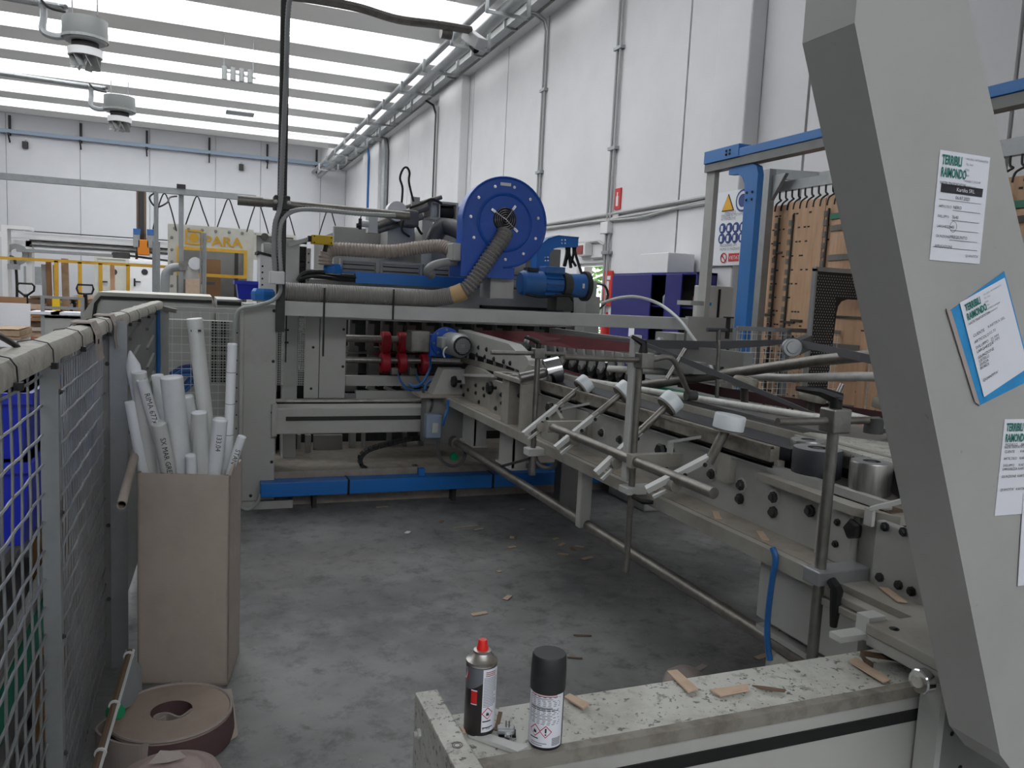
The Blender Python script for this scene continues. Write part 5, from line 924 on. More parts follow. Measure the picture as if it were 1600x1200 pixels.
# ================================================================== LEFT FENCE, BOX OF TUBES, COILS
XN = -.36
fe = thing('safety_fence', 'grey wire mesh safety fence with taped padded top rail along the left', 'fence', (XN, 3.2, 0))
for y in (.2, 2.22):
    po = build('post', B().box(XN-.005, XN+.035, y, y+.035, 0, 1.44).box(XN-.04, XN+.06, y-.03, y+.07, 0, .01), 'galv', fe)
    bolts([V((XN+.035, y+.018, z)) for z in (1.36, 1.05, .72, .4)], .007, .008, (1, 0, 0), 'dark2', po)
po = build('post', B().box(-.405, -.34, 3.60, 3.64, 0, 1.46), 'paint_dark', fe); bolts([V((-.35, 3.60, z)) for z in (1.3, .62, .3)], .009, .006, (0, -1, 0), 'dark2', po)
build('angle_post', B().box(-.339, -.274, 3.58, 3.585, 0, 1.475).box(-.339, -.334, 3.585, 3.64, 0, 1.475), 'galv', fe)
ys_ = [-.2+.09*k for k in range(43)]+[3.75+.11*k for k in range(23)]
def rx(y): return XN if y < 3.6 else XN+(y-3.6)*.034
rnd = random.Random(11); vs_ = []; SEC = [(-.036, -.022), (-.036, .012), (-.028, .026), (.0, .031), (.027, .026), (.036, .012), (.036, -.022), (.0, -.027)]
for y in ys_:
    k_ = 1+.04*math.sin(y*13)+rnd.uniform(-.03, .03); dz_ = rnd.uniform(-.0015, .0015)
    vs_ += [(rx(y)+a*k_, y, 1.462+b*k_+dz_+(0 if y < 3.6 else (y-3.6)*.006)) for a, b in SEC]
n_ = len(SEC); build('top_rail', B().add(vs_, [(i*n_+q, i*n_+(q+1) % n_, (i+1)*n_+(q+1) % n_, (i+1)*n_+q) for i in range(len(ys_)-1) for q in range(n_)], True), 'rail_pad', fe)
for i, y in enumerate((1.72, 2.12, 2.62, 2.95, 3.35, 4.1, 4.5, 5.0, 5.5)):
    x_ = rx(y); s_ = 1.16; b = B().strap([(x_+a*s_, y+.012*math.sin(q_*1.1), 1.462+c_*s_) for q_, (a, c_) in enumerate(SEC+SEC[:1])], (0, .007, 0), .002); b.box(x_+.036, x_+.05, y-.008, y+.012, 1.43, 1.445); build('cable_tie', b, 'black', fe)
for y, w_ in ((2.98, .14), (3.6, .15)): build('tape_rag', B().strap([(rx(y)-.03, y, 1.50), (rx(y)+.03, y, 1.50), (rx(y)+.046, y, 1.46), (rx(y)+.044, y+.02, 1.41), (rx(y)+.05, y+.03, 1.37)], (0, w_, 0), .005), 'roll_edge', fe)
build('rail_cable', B().tube(bez([(XN-.02, 1.55, 1.49), (XN-.02, 1.68, 1.53), (XN-.02, 1.8, 1.535), (XN, 1.95, 1.495)], 6), .006, 6).tube(bez([(XN-.03, 1.5, 1.49), (XN-.05, 1.66, 1.545), (XN-.06, 1.72, 1.56), (XN-.03, 1.83, 1.53)], 6), .005, 6), 'cable', fe)
mb = B(); y = .05; xm = XN-.004; k = 0
while y < 3.6:
    if not (2.21 < y < 2.26): mb.tube([(xm+.0015*math.sin(q_*1.57+k), y, .03+q_*.1) for q_ in range(15)], .0034, 5, False)
    y += .092 if y < 2.2 else .05; k += 1
for k in range(19):
    z = .07+k*.074; mb.tube([(xm+.004+.0015*math.sin(q_*1.57+k), .0+q_*.05, z) for q_ in range(73)], .0034, 5, False)
build('wire_mesh', mb, 'galv', fe, kind='stuff')
build('infill_sheet', B().hexa([(-.362, 3.66, .05), (-.355, 3.66, .05), (-.277, 6.1, .05), (-.284, 6.1, .05)], [(-.362, 3.66, 1.43), (-.355, 3.66, 1.43), (-.277, 6.1, 1.44), (-.284, 6.1, 1.44)]), 'paint_dark', fe)
for k in range(6):
    for j in range(2): x_ = -.352+(.9+j*.9)*.032; build('louvre', B().bar((x_, 4.4+j*.9, .75+k*.12), (x_+.014, 4.85+j*.9, .80+k*.12), .014, .014), 'paint_dark', fe)
# short mesh panel to the portal
YS = 6.12; mp = thing('wire_fence', 'short wire mesh panel between the fence corner and the portal post', 'fence', (.0, YS, 0))
build('frame', B().frame4(-.27, .28, .05, 1.47, YS-.015, YS+.015, .03), 'paint', mp); mb = B()
for k in range(9): mb.box(-.24+k*.062-.0018, -.24+k*.062+.0018, YS-.003, YS+.0, .08, 1.44)
for k in range(24): mb.box(-.24, .27, YS-.006, YS-.003, .1+k*.058-.0018, .1+k*.058+.0018)
build('wire_mesh', mb, 'pvc_white', mp, kind='stuff')
build('corner_post', B().box(-.26, -.2, YS-.03, YS+.03, 0, 1.47), 'paint', mp); build('air_pipe', B().tube([(-.27, YS-.08, 1.44), (-.265, YS-.08, 1.1), (-.28, YS-.08, .7)], .016, 8), 'air_blue', mp); build('hinge_tube', B().bar((-.23, YS-.04, 1.455), (-.15, YS-.06, 1.44), .03, .03), 'steel', mp)
ps = build('perforated_strip', B().box(.235, .275, YS-.09, YS-.08, .05, 1.45), 'paint', mp); bolts([V((.255, YS-.09, .2+k*.1)) for k in range(12)], .006, .004, (0, -1, 0), 'dark', ps)
gp = thing('vented_machine', 'grey machine side panel with a dark vent grille behind the mesh panel', 'machine', (.0, 6.6, 0)); build('panel', B().box(-.32, .29, 6.55, 6.6, 0, 1.36), 'paint', gp)
vb = B()
for i in range(6):
    for j in range(22): vb.box(.09+i*.022, .105+i*.022, 6.545, 6.55, .88+j*.022, .895+j*.022)
build('vent_holes', vb, 'dark', gp, kind='stuff')
t = thing('hose_bundle', 'coiled dark blue hoses on the machine behind the white tubes', 'hose', P(300, 600, Y=6.3))
for k in range(4): build('hose', B().tube(bez([P(266, 585+k*4, Y=6.53), P(285, 574+k*4, Y=6.53), P(305, 574+k*5, Y=6.53), P(300, 588+k*4, Y=6.53), P(283, 606+k*3, Y=6.53)], 6), .016, 8), 'air_blue' if k % 2 else 'sign_blue', t)
# cardboard box
A0 = V((-.227, 3.40, 0)); E1 = V((.345, -.105, 0)); E2 = V((.058, .31, 0)); HB = .885
bx = thing('cardboard_box', 'tall open cardboard box full of white tubes by the fence', 'box', A0+(E1+E2)/2)
def wall4(a, e, nrm, name):
    n_ = nrm.normalized()*.007; build(name, B().hexa([a, a+e, a+e+n_, a+n_], [a+V((0, 0, HB)), a+e+V((0, 0, HB)), a+e+n_+V((0, 0, HB)), a+n_+V((0, 0, HB))]), 'card', bx)
wall4(A0, E1, E2, 'front_side'); wall4(A0+E2, E1, -E2, 'back_side'); wall4(A0, E2, E1, 'left_side'); wall4(A0+E1, E2, -E1, 'right_side'); build('bottom', B().hexa([A0, A0+E1, A0+E1+E2, A0+E2], [p+V((0, 0, .01)) for p in (A0, A0+E1, A0+E1+E2, A0+E2)]), 'card', bx)
build('torn_edge', B().prism([A0+E1*.96+V((0, 0, HB)), A0+E1+V((0, 0, HB)), A0+E1+E2*.5+V((0, 0, HB+.05)), A0+E1+E2*.7+V((0, 0, HB))], (.004, .004, 0)), 'card', bx)
build('tape_flap', B().add([P(268, 1065, Y=3.33), P(285, 1063, Y=3.33), P(286, 1073, Y=3.28), P(276, 1078, Y=3.26), P(264, 1080, Y=3.25)], [(0, 1, 2, 3, 4)]), 'roll_edge', bx)
# tubes
TB = [(304, 500, 328, 712, 3.50, .030, 'tube_frost', 'tallest frosted tube with an end cap, leaning left in the box', 1), (268, 590, 284, 738, 3.40, .043, 'tube_white', 'thickest smooth white tube in the middle of the box', 0),
 (222, 594, 262, 740, 3.38, .022, 'tube_white', 'slim paper roll with black handwriting leaning far left', 3), (217, 582, 233, 735, 3.42, .029, 'tube_frost', 'frosted roll standing at the left side of the box', 0),
 (203, 548, 232, 690, 3.46, .027, 'paper', 'paper roll with a pointed torn top beside the fence post', 2), (246, 587, 262, 735, 3.55, .024, 'tube_white', 'white paper tube half hidden behind the thickest tube', 0),
 (248, 662, 262, 745, 3.36, .030, 'tube_frost', 'short capped tube with handwriting at the front left of the box', 3), (311, 645, 316, 745, 3.38, .031, 'tube_frost', 'frosted tube in front of the tallest tube', 0),
 (292, 620, 310, 735, 3.5, .026, 'tube_white', 'white tube behind, between the thickest and the tallest tube', 0), (344, 656, 336, 745, 3.36, .029, 'paper', 'white paper roll with handwriting at the front right of the box', 3),
 (363, 538, 356, 735, 3.58, .020, 'paper', 'tall thin paper roll with bands at the right edge of the box', 4), (298, 712, 299, 745, 3.36, .021, 'paper', 'shortest paper roll barely showing above the box front', 0),
 (378, 683, 362, 740, 3.42, .018, 'paper', 'small paper roll tilted right out of the box corner', 3), (204, 628, 222, 740, 3.44, .022, 'paper', 'bent paper roll low at the left beside the fence', 0), (233, 640, 250, 742, 3.5, .02, 'tube_white', 'thin white tube between the left rolls', 0)]
rnd = random.Random(5)
for (x0_, y0_, x1_, y1_, Y_, r, m, lab, kd) in TB:
    a = P(x0_, y0_, Y=Y_); b_ = P(x1_, y1_, Y=Y_+rnd.uniform(.0, .06)); d = (a-b_).normalized(); bc = A0+(E1+E2)*.5; lo_ = V((b_.x+(bc.x-b_.x)*.55, b_.y+(bc.y-b_.y)*.7, .45)); b_ = V((b_.x, max(b_.y, A0.y-(b_.x-A0.x)*.305+r+.015), max(b_.z, HB+.01))); d = (a-b_).normalized()
    t = thing('paper_tube', lab, 'tube', lo_, group='white tubes in the cardboard box')
    if kd == 2: build('tube', B().tube([lo_, b_, a-d*.06, a], [r, r, r, .004], 16), m, t)
    else:
        build('tube', B().tube([lo_, b_, a], r, 20, caps=False), m, t); build('end', B().lathe(a, d, [(r, 0), (r*.94, .003), (r*.9, -.004), (0, -.006)] if kd != 1 else [(r*1.05, -.035), (r*1.07, -.03), (r*1.07, 0), (r*1.0, .006), (0, .006)], 20), m if kd != 0 else 'paper', t)
    vd = (V((0, 0, CAMH))-a); vd -= d*vd.dot(d); vd.normalize()
    if kd == 1:
        for s in (-.5, .5): build('staple', B().box(-.006, .006, -.004, .004, -.004, .004), 'ink', t).location = a-d*.045+vd*r*.9+RT*s*r-WL[t]
    if kd == 3:
        words = {'slim': 'RIMA 677x1t', 'shor': 'SX MAR GREINE', 'whit': '133,04', 'smal': 'STAN'}[lab[:4]]
        sd = d.cross(vd).normalized(); text(words, a-d*.05+vd*r*1.04-sd*.006, -d, sd, .028, 'ink', t, 'handwriting')
    if kd == 4:
        for s in (.12, .26, .4, .55): build('band', B().cyl(a-d*s, a-d*(s+.003), r*1.03, n=14), 'ink_soft', t)
# tan pipe, strip, clear sheet, green cap
a = P(190, 789, Y=2.95); b_ = P(216, 690, Y=3.62); t = thing('tan_pipe', 'tan open ended pipe leaning between fence and box', 'pipe', a); build('pipe', B().cyl(a, b_, .0165, n=18, caps=False).cyl(a, b_, .0135, n=18, caps=False).lathe(a, (a-b_), [(.0135, 0), (.0165, 0)], 18, False), 'rust_rail' if False else 'hose_beige', t)
a = P(203, 1018, Y=3.05); b_ = P(140, 1235, Y=2.35); t = thing('metal_strip', 'long brown and grey strip tied to the fence foot', 'strip', b_); d = (b_-a)
build('strip', B().tube([a, a.lerp(b_, .5), b_], .012, 8), 'card_edge', t); build('pale_edge', B().tube([a+V((.012, 0, .004)), b_+V((.012, 0, .004))], .005, 6), 'pvc_white', t)
for s in (.04, .45, .78): c = a.lerp(b_, s); build('tie', B().cyl(c-d.normalized()*.004, c+d.normalized()*.004, .018, n=10), 'white', t)
q = [P(196, 1015, Y=3.15), P(208, 1030, Y=3.15), P(220, 1042, Y=3.2), P(222, 1095, Y=3.1), P(186, 1112, Y=2.9)]; build('plastic_sheet', B().prism(q, (.002, .004, 0)), 'glass_grey', None, 'small grey translucent sheet standing against the fence foot', 'sheet')
c = P(181, 1112, Y=2.75); build('plastic_plug', B().lathe(c, (.5, -.8, .3), [(0, .02), (.022, .02), (.026, .012), (.026, -.02), (0, -.02)], 14), 'green_plastic', None, 'small green plastic cap wedged beside the coil', 'cap')
# coils of belt paper
c = P(268, 1112, Z=.11); t = thing('paper_coil', 'flat brown paper coil with a teardrop hole lying on the floor', 'coil', (c.x, c.y, 0)); R = .205
build('coil', B().lathe((c.x, c.y, 0), (0, 0, 1), [(R, .0), (R+.006, .03), (R, .106), (R-.004, .112), (.07, .115)], 48), 'roll_paper', t)
build('outer_wrap', B().lathe((c.x, c.y, 0), (0, 0, 1), [(R+.004, .0), (R+.010, .03), (R+.004, .104)], 48), 'roll_liner', t)
build('outer_edge', B().tube([(c.x+(R-.002)*math.cos(k*math.pi/24), c.y+(R-.002)*math.sin(k*math.pi/24), .113) for k in range(49)], .006, 6), 'roll_edge', t)
hole = [(c.x+.07*math.cos(a)*(1.0), c.y+.07*math.sin(a), .1155) for a in [k*math.pi/12 for k in range(24)]]
build('hole_wall', B().lathe((c.x, c.y, 0), (0, 0, 1), [(.07, .115), (.068, .01), (0, .01)], 30), 'roll_liner', t)
build('inner_swirl', B().strap(bez([(c.x+.068, c.y-.01, .075), (c.x+.03, c.y-.055, .075), (c.x-.01, c.y-.02, .075), (c.x-.04, c.y-.015, .075), (c.x-.055, c.y-.035, .075), (c.x-.035, c.y-.05, .075), (c.x-.02, c.y-.035, .075)], 6), (0, 0, .085), .008), 'roll_edge', t)
pts = bez([(c.x-R*.82, c.y+.06, .06), (c.x-R-.03, c.y-.05, .06), (c.x-R*.86, c.y-.15, .06), (c.x-R*.45, c.y-R*.99, .06), (c.x-R*.28, c.y-R*.9, .06)], 6)
build('loose_tail', B().strap(pts, (0, 0, .11), .008), 'roll_edge', t)
build('cardboard_sheet', B().prism([P(300, 1195, Z=.002), P(372, 1150, Z=.002), P(362, 1078, Z=.002), P(235, 1085, Z=.002), P(200, 1180, Z=.002)], (0, 0, .005)), 'card', None, 'flat cardboard sheet on the floor under the coils', 'sheet')
c = P(262, 1205, Z=.3); t = thing('paper_coil', 'pinkish layered coil at the bottom edge with torn white scraps', 'coil', (c.x, c.y, 0)); 
build('coil', B().lathe((c.x, c.y, 0), (.02, .12, 1), [(.15, 0), (.16, .02), (.165, .15), (.155, .23), (.125, .285), (.07, .305), (0, .31)], 40), 'roll_pink', t)
for k, (x, y) in enumerate(((262, 1186),)): 
    q = P(x, y, Z=.312); build('torn_scrap', B().add([q+V((-.05, -.01, .0)), q+V((-.02, .02, .018)), q+V((.03, .015, .01)), q+V((.05, -.005, .0)), q+V((.0, -.025, .004))], [(0, 1, 4), (1, 2, 4), (2, 3, 4)]), 'roll_edge', t)
# ------------------------------------------------------------------ things seen through the fence
def crate(X0, X1, Y0, Y1, z0, z1, m, lab):
    t = thing('plastic_crate', lab, 'crate', ((X0+X1)/2, (Y0+Y1)/2, z0), group='blue crates behind the fence')
    build('body', B().hexa([(X0+.02, Y0+.02, z0), (X1-.02, Y0+.02, z0), (X1-.02, Y1-.02, z0), (X0+.02, Y1-.02, z0)], [(X0, Y0, z1), (X1, Y0, z1), (X1, Y1, z1), (X0, Y1, z1)]), m, t); build('rim', B().box(X0-.012, X1+.012, Y0-.012, Y1+.012, z1-.03, z1), m, t)
    for k in range(1, 4): x = X0+(X1-X0)*k/4; build('rib', B().box(x-.008, x+.008, Y0-.004, Y0+.02, z0+.02, z1-.03), m, t)
bn = thing('work_bench', 'grey steel workbench behind the mesh fence at the left edge', 'bench', (-1.0, 2.5, 0)); build('top', B().box(-1.7, -.48, 1.9, 3.3, .86, .9), 'paint_dark', bn)
build('shelf', B().box(-1.7, -.48, 1.9, 3.3, .58, .60), 'paint_dark', bn); build('back', B().box(-1.7, -1.66, 1.9, 3.3, 0, .86), 'dark', bn); build('lower_shelf', B().box(-1.7, -.48, 1.9, 3.3, .3, .32), 'paint_dark', bn)
for x in (-1.68, -.52):
    for y in (1.92, 3.26): build('leg', B().box(x, x+.04, y, y+.04, 0, .86), 'paint_dark', bn)
crate(-1.0, -.43, 2.45, 2.95, .9, 1.14, 'blue_bin', 'lower of two bright blue crates on the bench behind the fence'); crate(-1.0, -.43, 2.45, 2.95, 1.145, 1.33, 'blue_bin', 'upper of two bright blue crates on the bench behind the fence')
for k, (x, y, z, w_, d_, h, m, lab) in enumerate(((-.85, 2.1, .6, .25, .2, .10, 'red', 'red box on the bench shelf behind the fence'), (-.85, 2.1, .32, .3, .25, .16, 'paper', 'white box on the lower bench shelf'), (-.62, 2.25, .9, .12, .3, .07, 'paper_bright', 'white plastic bundle on the bench in front of the crates'), (-.85, 2.2, .70, .22, .16, .05, 'pvc_white', 'white tray on the red box'), (-.7, 2.9, .32, .3, .3, .12, 'cream', 'cream box low on the bench'), (-.75, 2.5, .6, .3, .3, .06, 'dark', 'black flat case on the bench shelf'), (-.8, 2.9, .6, .2, .3, .14, 'white', 'white carton at the back of the bench shelf'))):
    build('bench_box', B().box(x-w_/2, x+w_/2, y, y+d_, z, z+h), m, None, lab, 'box', bevel=.008)
build('black_case', B().box(-.62, -.42, 1.05, 1.5, 0, .82), 'dark', None, 'black cabinet low at the far left behind the fence', 'cabinet', bevel=.01)
build('grey_cylinder', B().cyl((-.47, 1.62, .86), (-.47, 1.62, 1.2), .035, n=14).cyl((-.47, 1.62, 0), (-.47, 1.62, .86), .02, n=10), 'pvc_white', None, 'pale grey cylinder on a stand at the far left edge', 'cylinder')
cb = thing('carton', 'tall brown carton standing right behind the fence mesh', 'carton', (-.47, 3.2, 0)); build('body', B().prism([(x, 3.05, z) for x, z in ((-.54, 0), (-.395, 0), (-.395, .93), (-.46, .86), (-.54, .72))], (0, .3, 0)), 'card_brown', cb); build('flap', B().bar((-.395, 3.06, .93), (-.395, 3.34, .95), .01, .05), 'card', cb)
build('white_carton', B().box(-.85, -.43, 3.38, 3.7, 0, 1.03), 'paper', None, 'tall white carton behind the brown one beyond the fence', 'carton')
build('grey_ledge', B().box(-.95, -.42, 3.36, 3.72, 1.03, 1.085), 'paint', None, 'thin grey board lying on the white carton behind the fence', 'board')
for k in range(6):
    x = -.50-.06*k; h = (1.20, 1.17, 1.2, 1.15, 1.2, 1.18)[k]; build('white_roll', B().cyl((x, 3.45+.07*(k % 2), 1.085), (x, 3.46+.07*(k % 2), h), .024, n=12), 'paper_bright', None, 'white paper roll standing on the grey board behind the fence, number %s from the right' % ('one', 'two', 'three', 'four', 'five', 'six')[k], 'roll', 'white rolls behind the fence')
build('red_tin', B().cyl((-.56, 3.66, 1.085), (-.56, 3.66, 1.36), .035, n=14), 'red', None, 'red tin behind the white rolls beyond the fence', 'tin'); build('navy_case', B().box(-1.0, -.5, 3.8, 4.2, 0, 1.3), 'navy', None, 'dark navy case behind the white rolls beyond the fence', 'case')
build('green_strip', B().bar((-.5, 1.95, .42), (-.45, 3.2, .62), .05, .02), 'belt_green', None, 'green edged belt strip lying across the bench legs', 'belt'); build('white_belt', B().bar((-.53, 1.95, .46), (-.48, 3.2, .66), .012, .09, up=(0, 0, 1)), 'pvc_white', None, 'white belt strip beside the green edge', 'belt')
build('yellow_case', B().box(-.55, -.40, 1.3, 1.5, 1.37, 1.42).box(-.60, -.38, 1.25, 1.55, 1.33, 1.37), 'yellow', None, 'yellow case on top of the bench goods at the left edge', 'case'); build('case_stand', B().box(-.6, -.4, 1.28, 1.52, .82, 1.33), 'paint', None, 'grey box under the yellow case at the left edge', 'box')
# ================================================================== FOREGROUND BEAM, CANS, SCRAPS
ZB = .80
fb = thing('cross_beam', 'scratched light grey cross beam in the foreground with a black slot', 'beam', (1.4, 1.37, 0))
build('beam', B().box(.48, 2.7, 1.285, 1.462, .56, ZB-.006), 'paint_chip', fb, bevel=.004); build('front_rail', B().box(.48, 2.7, 1.262, 1.285, .775, ZB+.002), 'rust_rail', fb)
build('front_face', B().box(.48, 2.7, 1.268, 1.285, .56, .774), 'paint', fb); build('slot', B().box(.5, 2.7, 1.264, 1.269, .715, .742), 'black', fb)
ep = build('end_plate', B().box(.432, .482, 1.24, 1.553, 0, ZB+.004), 'paint_chip', fb, bevel=.004); build('threaded_hole', B().lathe((.458, 1.335, ZB+.0045), (0, 0, 1), [(.012, 0), (.011, -.002), (.0095, .0005), (.008, -.002), (.006, .0003), (.004, -.002), (0, -.003)], 18, False), 'dark2', ep)
bolts([V((.432, 1.50, .74)), V((.432, 1.48, .66)), V((.432, 1.42, .69))], .01, .014, (-1, 0, 0), 'paint_light', ep); build('foot', B().box(2.3, 2.5, 1.28, 1.46, 0, .56), 'paint', fb)
HS = 1.
def can(c, prof, n=40): return B().lathe(c, (0, 0, 1), [(r, h*HS) for r, h in prof], n)
def shell(b, c, r, a0, a1, z0, z1, n=10):
    vs = []
    for i in range(n+1):
        a = a0+(a1-a0)*i/n
        for z in (z0, z1): vs.append((c.x+r*math.cos(a), c.y+r*math.sin(a), c.z+z*HS))
    return b.add(vs, [(2*i, 2*i+2, 2*i+3, 2*i+1) for i in range(n)], True)
def diamond(b, c, r, a, z, s):
    vs = [(c.x+r*math.cos(a+da/r), c.y+r*math.sin(a+da/r), c.z+z*HS+dz) for da, dz in ((-s, 0), (-s/2, -s/2), (0, -s), (s/2, -s/2), (s, 0), (s/2, s/2), (0, s), (-s/2, s/2), (0, 0))]
    return b.add(vs, [(8, i, (i+1) % 8) for i in range(8)])
def flame(b, c, r, a, z, s):
    o = [(-.55, -.6), (.55, -.6), (.5, .0), (.2, .55), (.1, .1), (-.2, .7), (-.5, .05)]
    return b.add([(c.x+r*math.cos(a+x*s/r), c.y+r*math.sin(a+x*s/r), c.z+z*HS+y*s) for x, y in o], [(0, 1, 2, 3, 4, 5, 6)])
def lines(c, r, a0, a1, z0, z1, dz, par, m='ink_soft', seed=1):
    rr = random.Random(seed); b = B(); z = z1
    while z > z0: shell(b, c, r, a0, a1-(a1-a0)*rr.choice((0, .02, .05, .25)), z-dz*.45, z, 6); z -= dz
    build('fine_print', b, m, par, kind='stuff')
rc = .0302
c = P(748, 1140, Z=ZB); f0 = math.atan2(-c.y, -c.x)
HS = .93
t = thing('spray_can', 'spray can with red nozzle, dark body and white text panel on the beam', 'spray can', c, group='spray cans on the beam')
build('body', can(c, [(0, 0), (rc*.93, 0), (rc, .004), (rc, .15)], 40), 'can_black', t)
b = B(); vs = []
for i in range(25):
    a = f0-1.9+2.1*i/24; zt_ = .098+.026*math.cos((i/24-.1)*2.6) if False else .107-.012*math.sin(i/24*3.1)+.014*(i/24)
    vs += [(c.x+(rc+.0003)*math.cos(a), c.y+(rc+.0003)*math.sin(a), c.z+zt_*.93), (c.x+(rc+.0003)*math.cos(a), c.y+(rc+.0003)*math.sin(a), c.z+.1386)]
build('grey_band', b.add(vs, [(2*i, 2*i+2, 2*i+3, 2*i+1) for i in range(24)], True), 'can_grey', t)
build('text_panel', shell(B(), c, rc+.0005, f0+.14, f0+1.75, .012, .1485, 16), 'paper_bright', t); lines(c, rc+.0008, f0+.2, f0+1.2, .066, .13, .0034, t, seed=2); lines(c, rc+.0008, f0+.3, f0+1.1, .134, .143, .004, t, 'red_dark', 3); lines(c, rc+.0008, f0+.2, f0+.8, .032, .037, .006, t, 'ink', 4); lines(c, rc+.0008, f0+.2, f0+1.0, .018, .023, .005, t, 'ink', 5)
a = f0+.52; d_ = build('hazard_diamond', diamond(B(), c, rc+.0009, a, .053, .0125), 'ghs_red', t); build('diamond_field', diamond(B(), c, rc+.0011, a, .053, .0103), 'paper_bright', d_); build('flame', flame(B(), c, rc+.0013, a, .052, .0062), 'ink', d_)
text('400ml', V((c.x+(rc+.001)*math.cos(f0+.2), c.y+(rc+.001)*math.sin(f0+.2), c.z+.016)), (-math.sin(f0+.4), math.cos(f0+.4), 0), (0, 0, 1), .0065, 'ink', t)
rl = build('red_label', shell(B(), c, rc+.0005, f0-.62, f0-.2, .072, .103, 8), 'red', t); build('label_border', shell(shell(B(), c, rc+.0007, f0-.62, f0-.2, .101, .1035, 8), c, rc+.0007, f0-.62, f0-.2, .0715, .0735, 8), 'paper_bright', rl)
b = B(); 
for s, m_ in ((1, 'red'), (.72, 'paper_bright')):
    vs = [(c.x+(rc+.0006+(1-s)*.001)*math.cos(f0-1.35+.5*s*math.cos(k*.393)), c.y+(rc+.0006+(1-s)*.001)*math.sin(f0-1.35+.5*s*math.cos(k*.393)), c.z+.125+.02*s*math.sin(k*.393)) for k in range(16)]; build('brand_oval', B().add(vs, [tuple(range(16))]), m_, t)
build('shoulder', can(c, [(rc, .149), (rc-.001, .153), (rc+.0007, .155), (rc+.0007, .158), (rc-.002, .159), (rc-.007, .165), (.018, .171), (.0168, .173), (.0172, .1745), (.0172, .178), (.013, .179), (0, .179)], 40), 'can_metal', t)
build('nozzle', can(c, [(.0115, .178), (.0112, .184), (.0095, .189), (.0088, .197), (.0075, .2), (0, .2)], 20), 'cap_red', t)
HS = 1.
rc = .0325; c = P(851, 1160, Z=ZB); f0 = math.atan2(-c.y, -c.x)
t = thing('spray_can', 'spray can with tall black cap and white printed body on the beam', 'spray can', c, group='spray cans on the beam')
build('body', B().lathe(c, (0, 0, 1), [(0, 0), (rc*.93, 0), (rc, .004), (rc, .128)], 40), 'can_black', t); build('text_panel', shell(B(), c, rc+.0004, f0-1.35, f0+1.15, .008, .122, 20), 'paper_bright', t)
build('cap', B().lathe(c, (0, 0, 1), [(rc+.0012, .113), (rc+.0016, .12), (rc+.0012, .155), (rc, .178), (rc-.002, .1815), (0, .182)], 40), 'cap_black', t)
lines(c, rc+.0007, f0-1.1, f0+.85, .052, .108, .0033, t, seed=6); lines(c, rc+.0007, f0-1.0, f0+.7, .106, .113, .0035, t, 'red_dark', 7); lines(c, rc+.0007, f0-1.0, f0+.8, .082, .086, .0035, t, 'ink', 9)
for a, kind in ((f0-.62, 0), (f0+.02, 1)):
    d_ = build('hazard_diamond', diamond(B(), c, rc+.0009, a, .040, .0125), 'ghs_red', t); build('diamond_field', diamond(B(), c, rc+.0011, a, .040, .0103), 'paper_bright', d_)
    if kind == 0: build('flame', flame(B(), c, rc+.0013, a, .039, .0062), 'ink', d_)
    else: build('exclamation', shell(shell(B(), c, rc+.0013, a-.05, a+.05, .038, .047, 2), c, rc+.0013, a-.045, a+.045, .033, .036, 2), 'ink', d_)
b = B()
for k in range(9): shell(b, c, rc+.0008, f0+.4, f0+1.0, .012+k*.0018, .0128+k*.0018, 5)
build('barcode', b, 'ink', t, kind='stuff'); lines(c, rc+.0008, f0-.95, f0-.4, .022, .026, .005, t, 'ink', 8); lines(c, rc+.0008, f0-.9, f0+.1, .011, .017, .004, t, 'ink_soft', 10)
# scraps on the beam
def flat(px_pts, Z, m, lab, th=.003, name='cardboard_scrap', tilt=0):
    return build(name, B().prism([P(x, y, Z=Z) for x, y in px_pts], (0, 0, th)), m, None, lab, 'scrap')
flat([(1042, 1050), (1058, 1048), (1091, 1078), (1075, 1083)], ZB, 'card_scrap', 'tan cardboard piece on the beam near its middle, left of the pair')
flat([(1109, 1079), (1168, 1070), (1170, 1080), (1125, 1089)], ZB, 'card_scrap', 'tan cardboard piece on the beam, right of the pair')
flat([(1175, 1072), (1195, 1074), (1228, 1079), (1226, 1082), (1190, 1078)], ZB, 'card_edge', 'thin brown cardboard sliver on the beam')
flat([(881, 1091), (890, 1086), (921, 1101), (911, 1109)], ZB, 'card_scrap', 'cardboard chip right behind the black capped can', .004)
flat([(1325, 1034), (1337, 1028), (1392, 1064), (1380, 1068)], ZB, 'card_scrap', 'long tan cardboard strip at the right end of the beam')
build('cardboard_scrap', B().strap([P(1345, 1020, Z=ZB+.008), P(1362, 1023, Z=ZB+.008), P(1395, 1028, Z=ZB+.004), P(1420, 1034, Z=ZB+.002)], (0, 0, .014), .003).strap([P(1345, 1020, Z=ZB+.008), P(1352, 1032, Z=ZB+.006), P(1364, 1040, Z=ZB+.003)], (0, 0, .014), .003), 'card_edge', None, 'brown folded cardboard strip standing on edge near the bearing', 'scrap')
build('cardboard_scrap', B().prism([P(718, 1140, Z=ZB), P(757, 1147, Z=ZB), P(754, 1152, Z=ZB), P(722, 1145, Z=ZB)], (0, 0, .006)), 'card_scrap', None, 'corrugated strip in front of the red nozzle can', 'scrap')
build('cardboard_scrap', B().bar(P(782, 1113, Z=ZB+.02), P(775, 1141, Z=ZB+.004), .008, .004), 'card_edge', None, 'corrugated strip leaning beside the red nozzle can', 'scrap')
flat([(732, 1152), (757, 1150), (825, 1172), (808, 1180)], ZB-.004, 'paint_light', 'pale painted strip lying in front of the cans', .008, 'metal_strip')
c = P(790, 1147, Z=ZB); t = thing('metal_clip', 'small grey metal clip with two pins between the cans', 'clip', c); u = RT.copy(); u.z = 0; u.normalize()
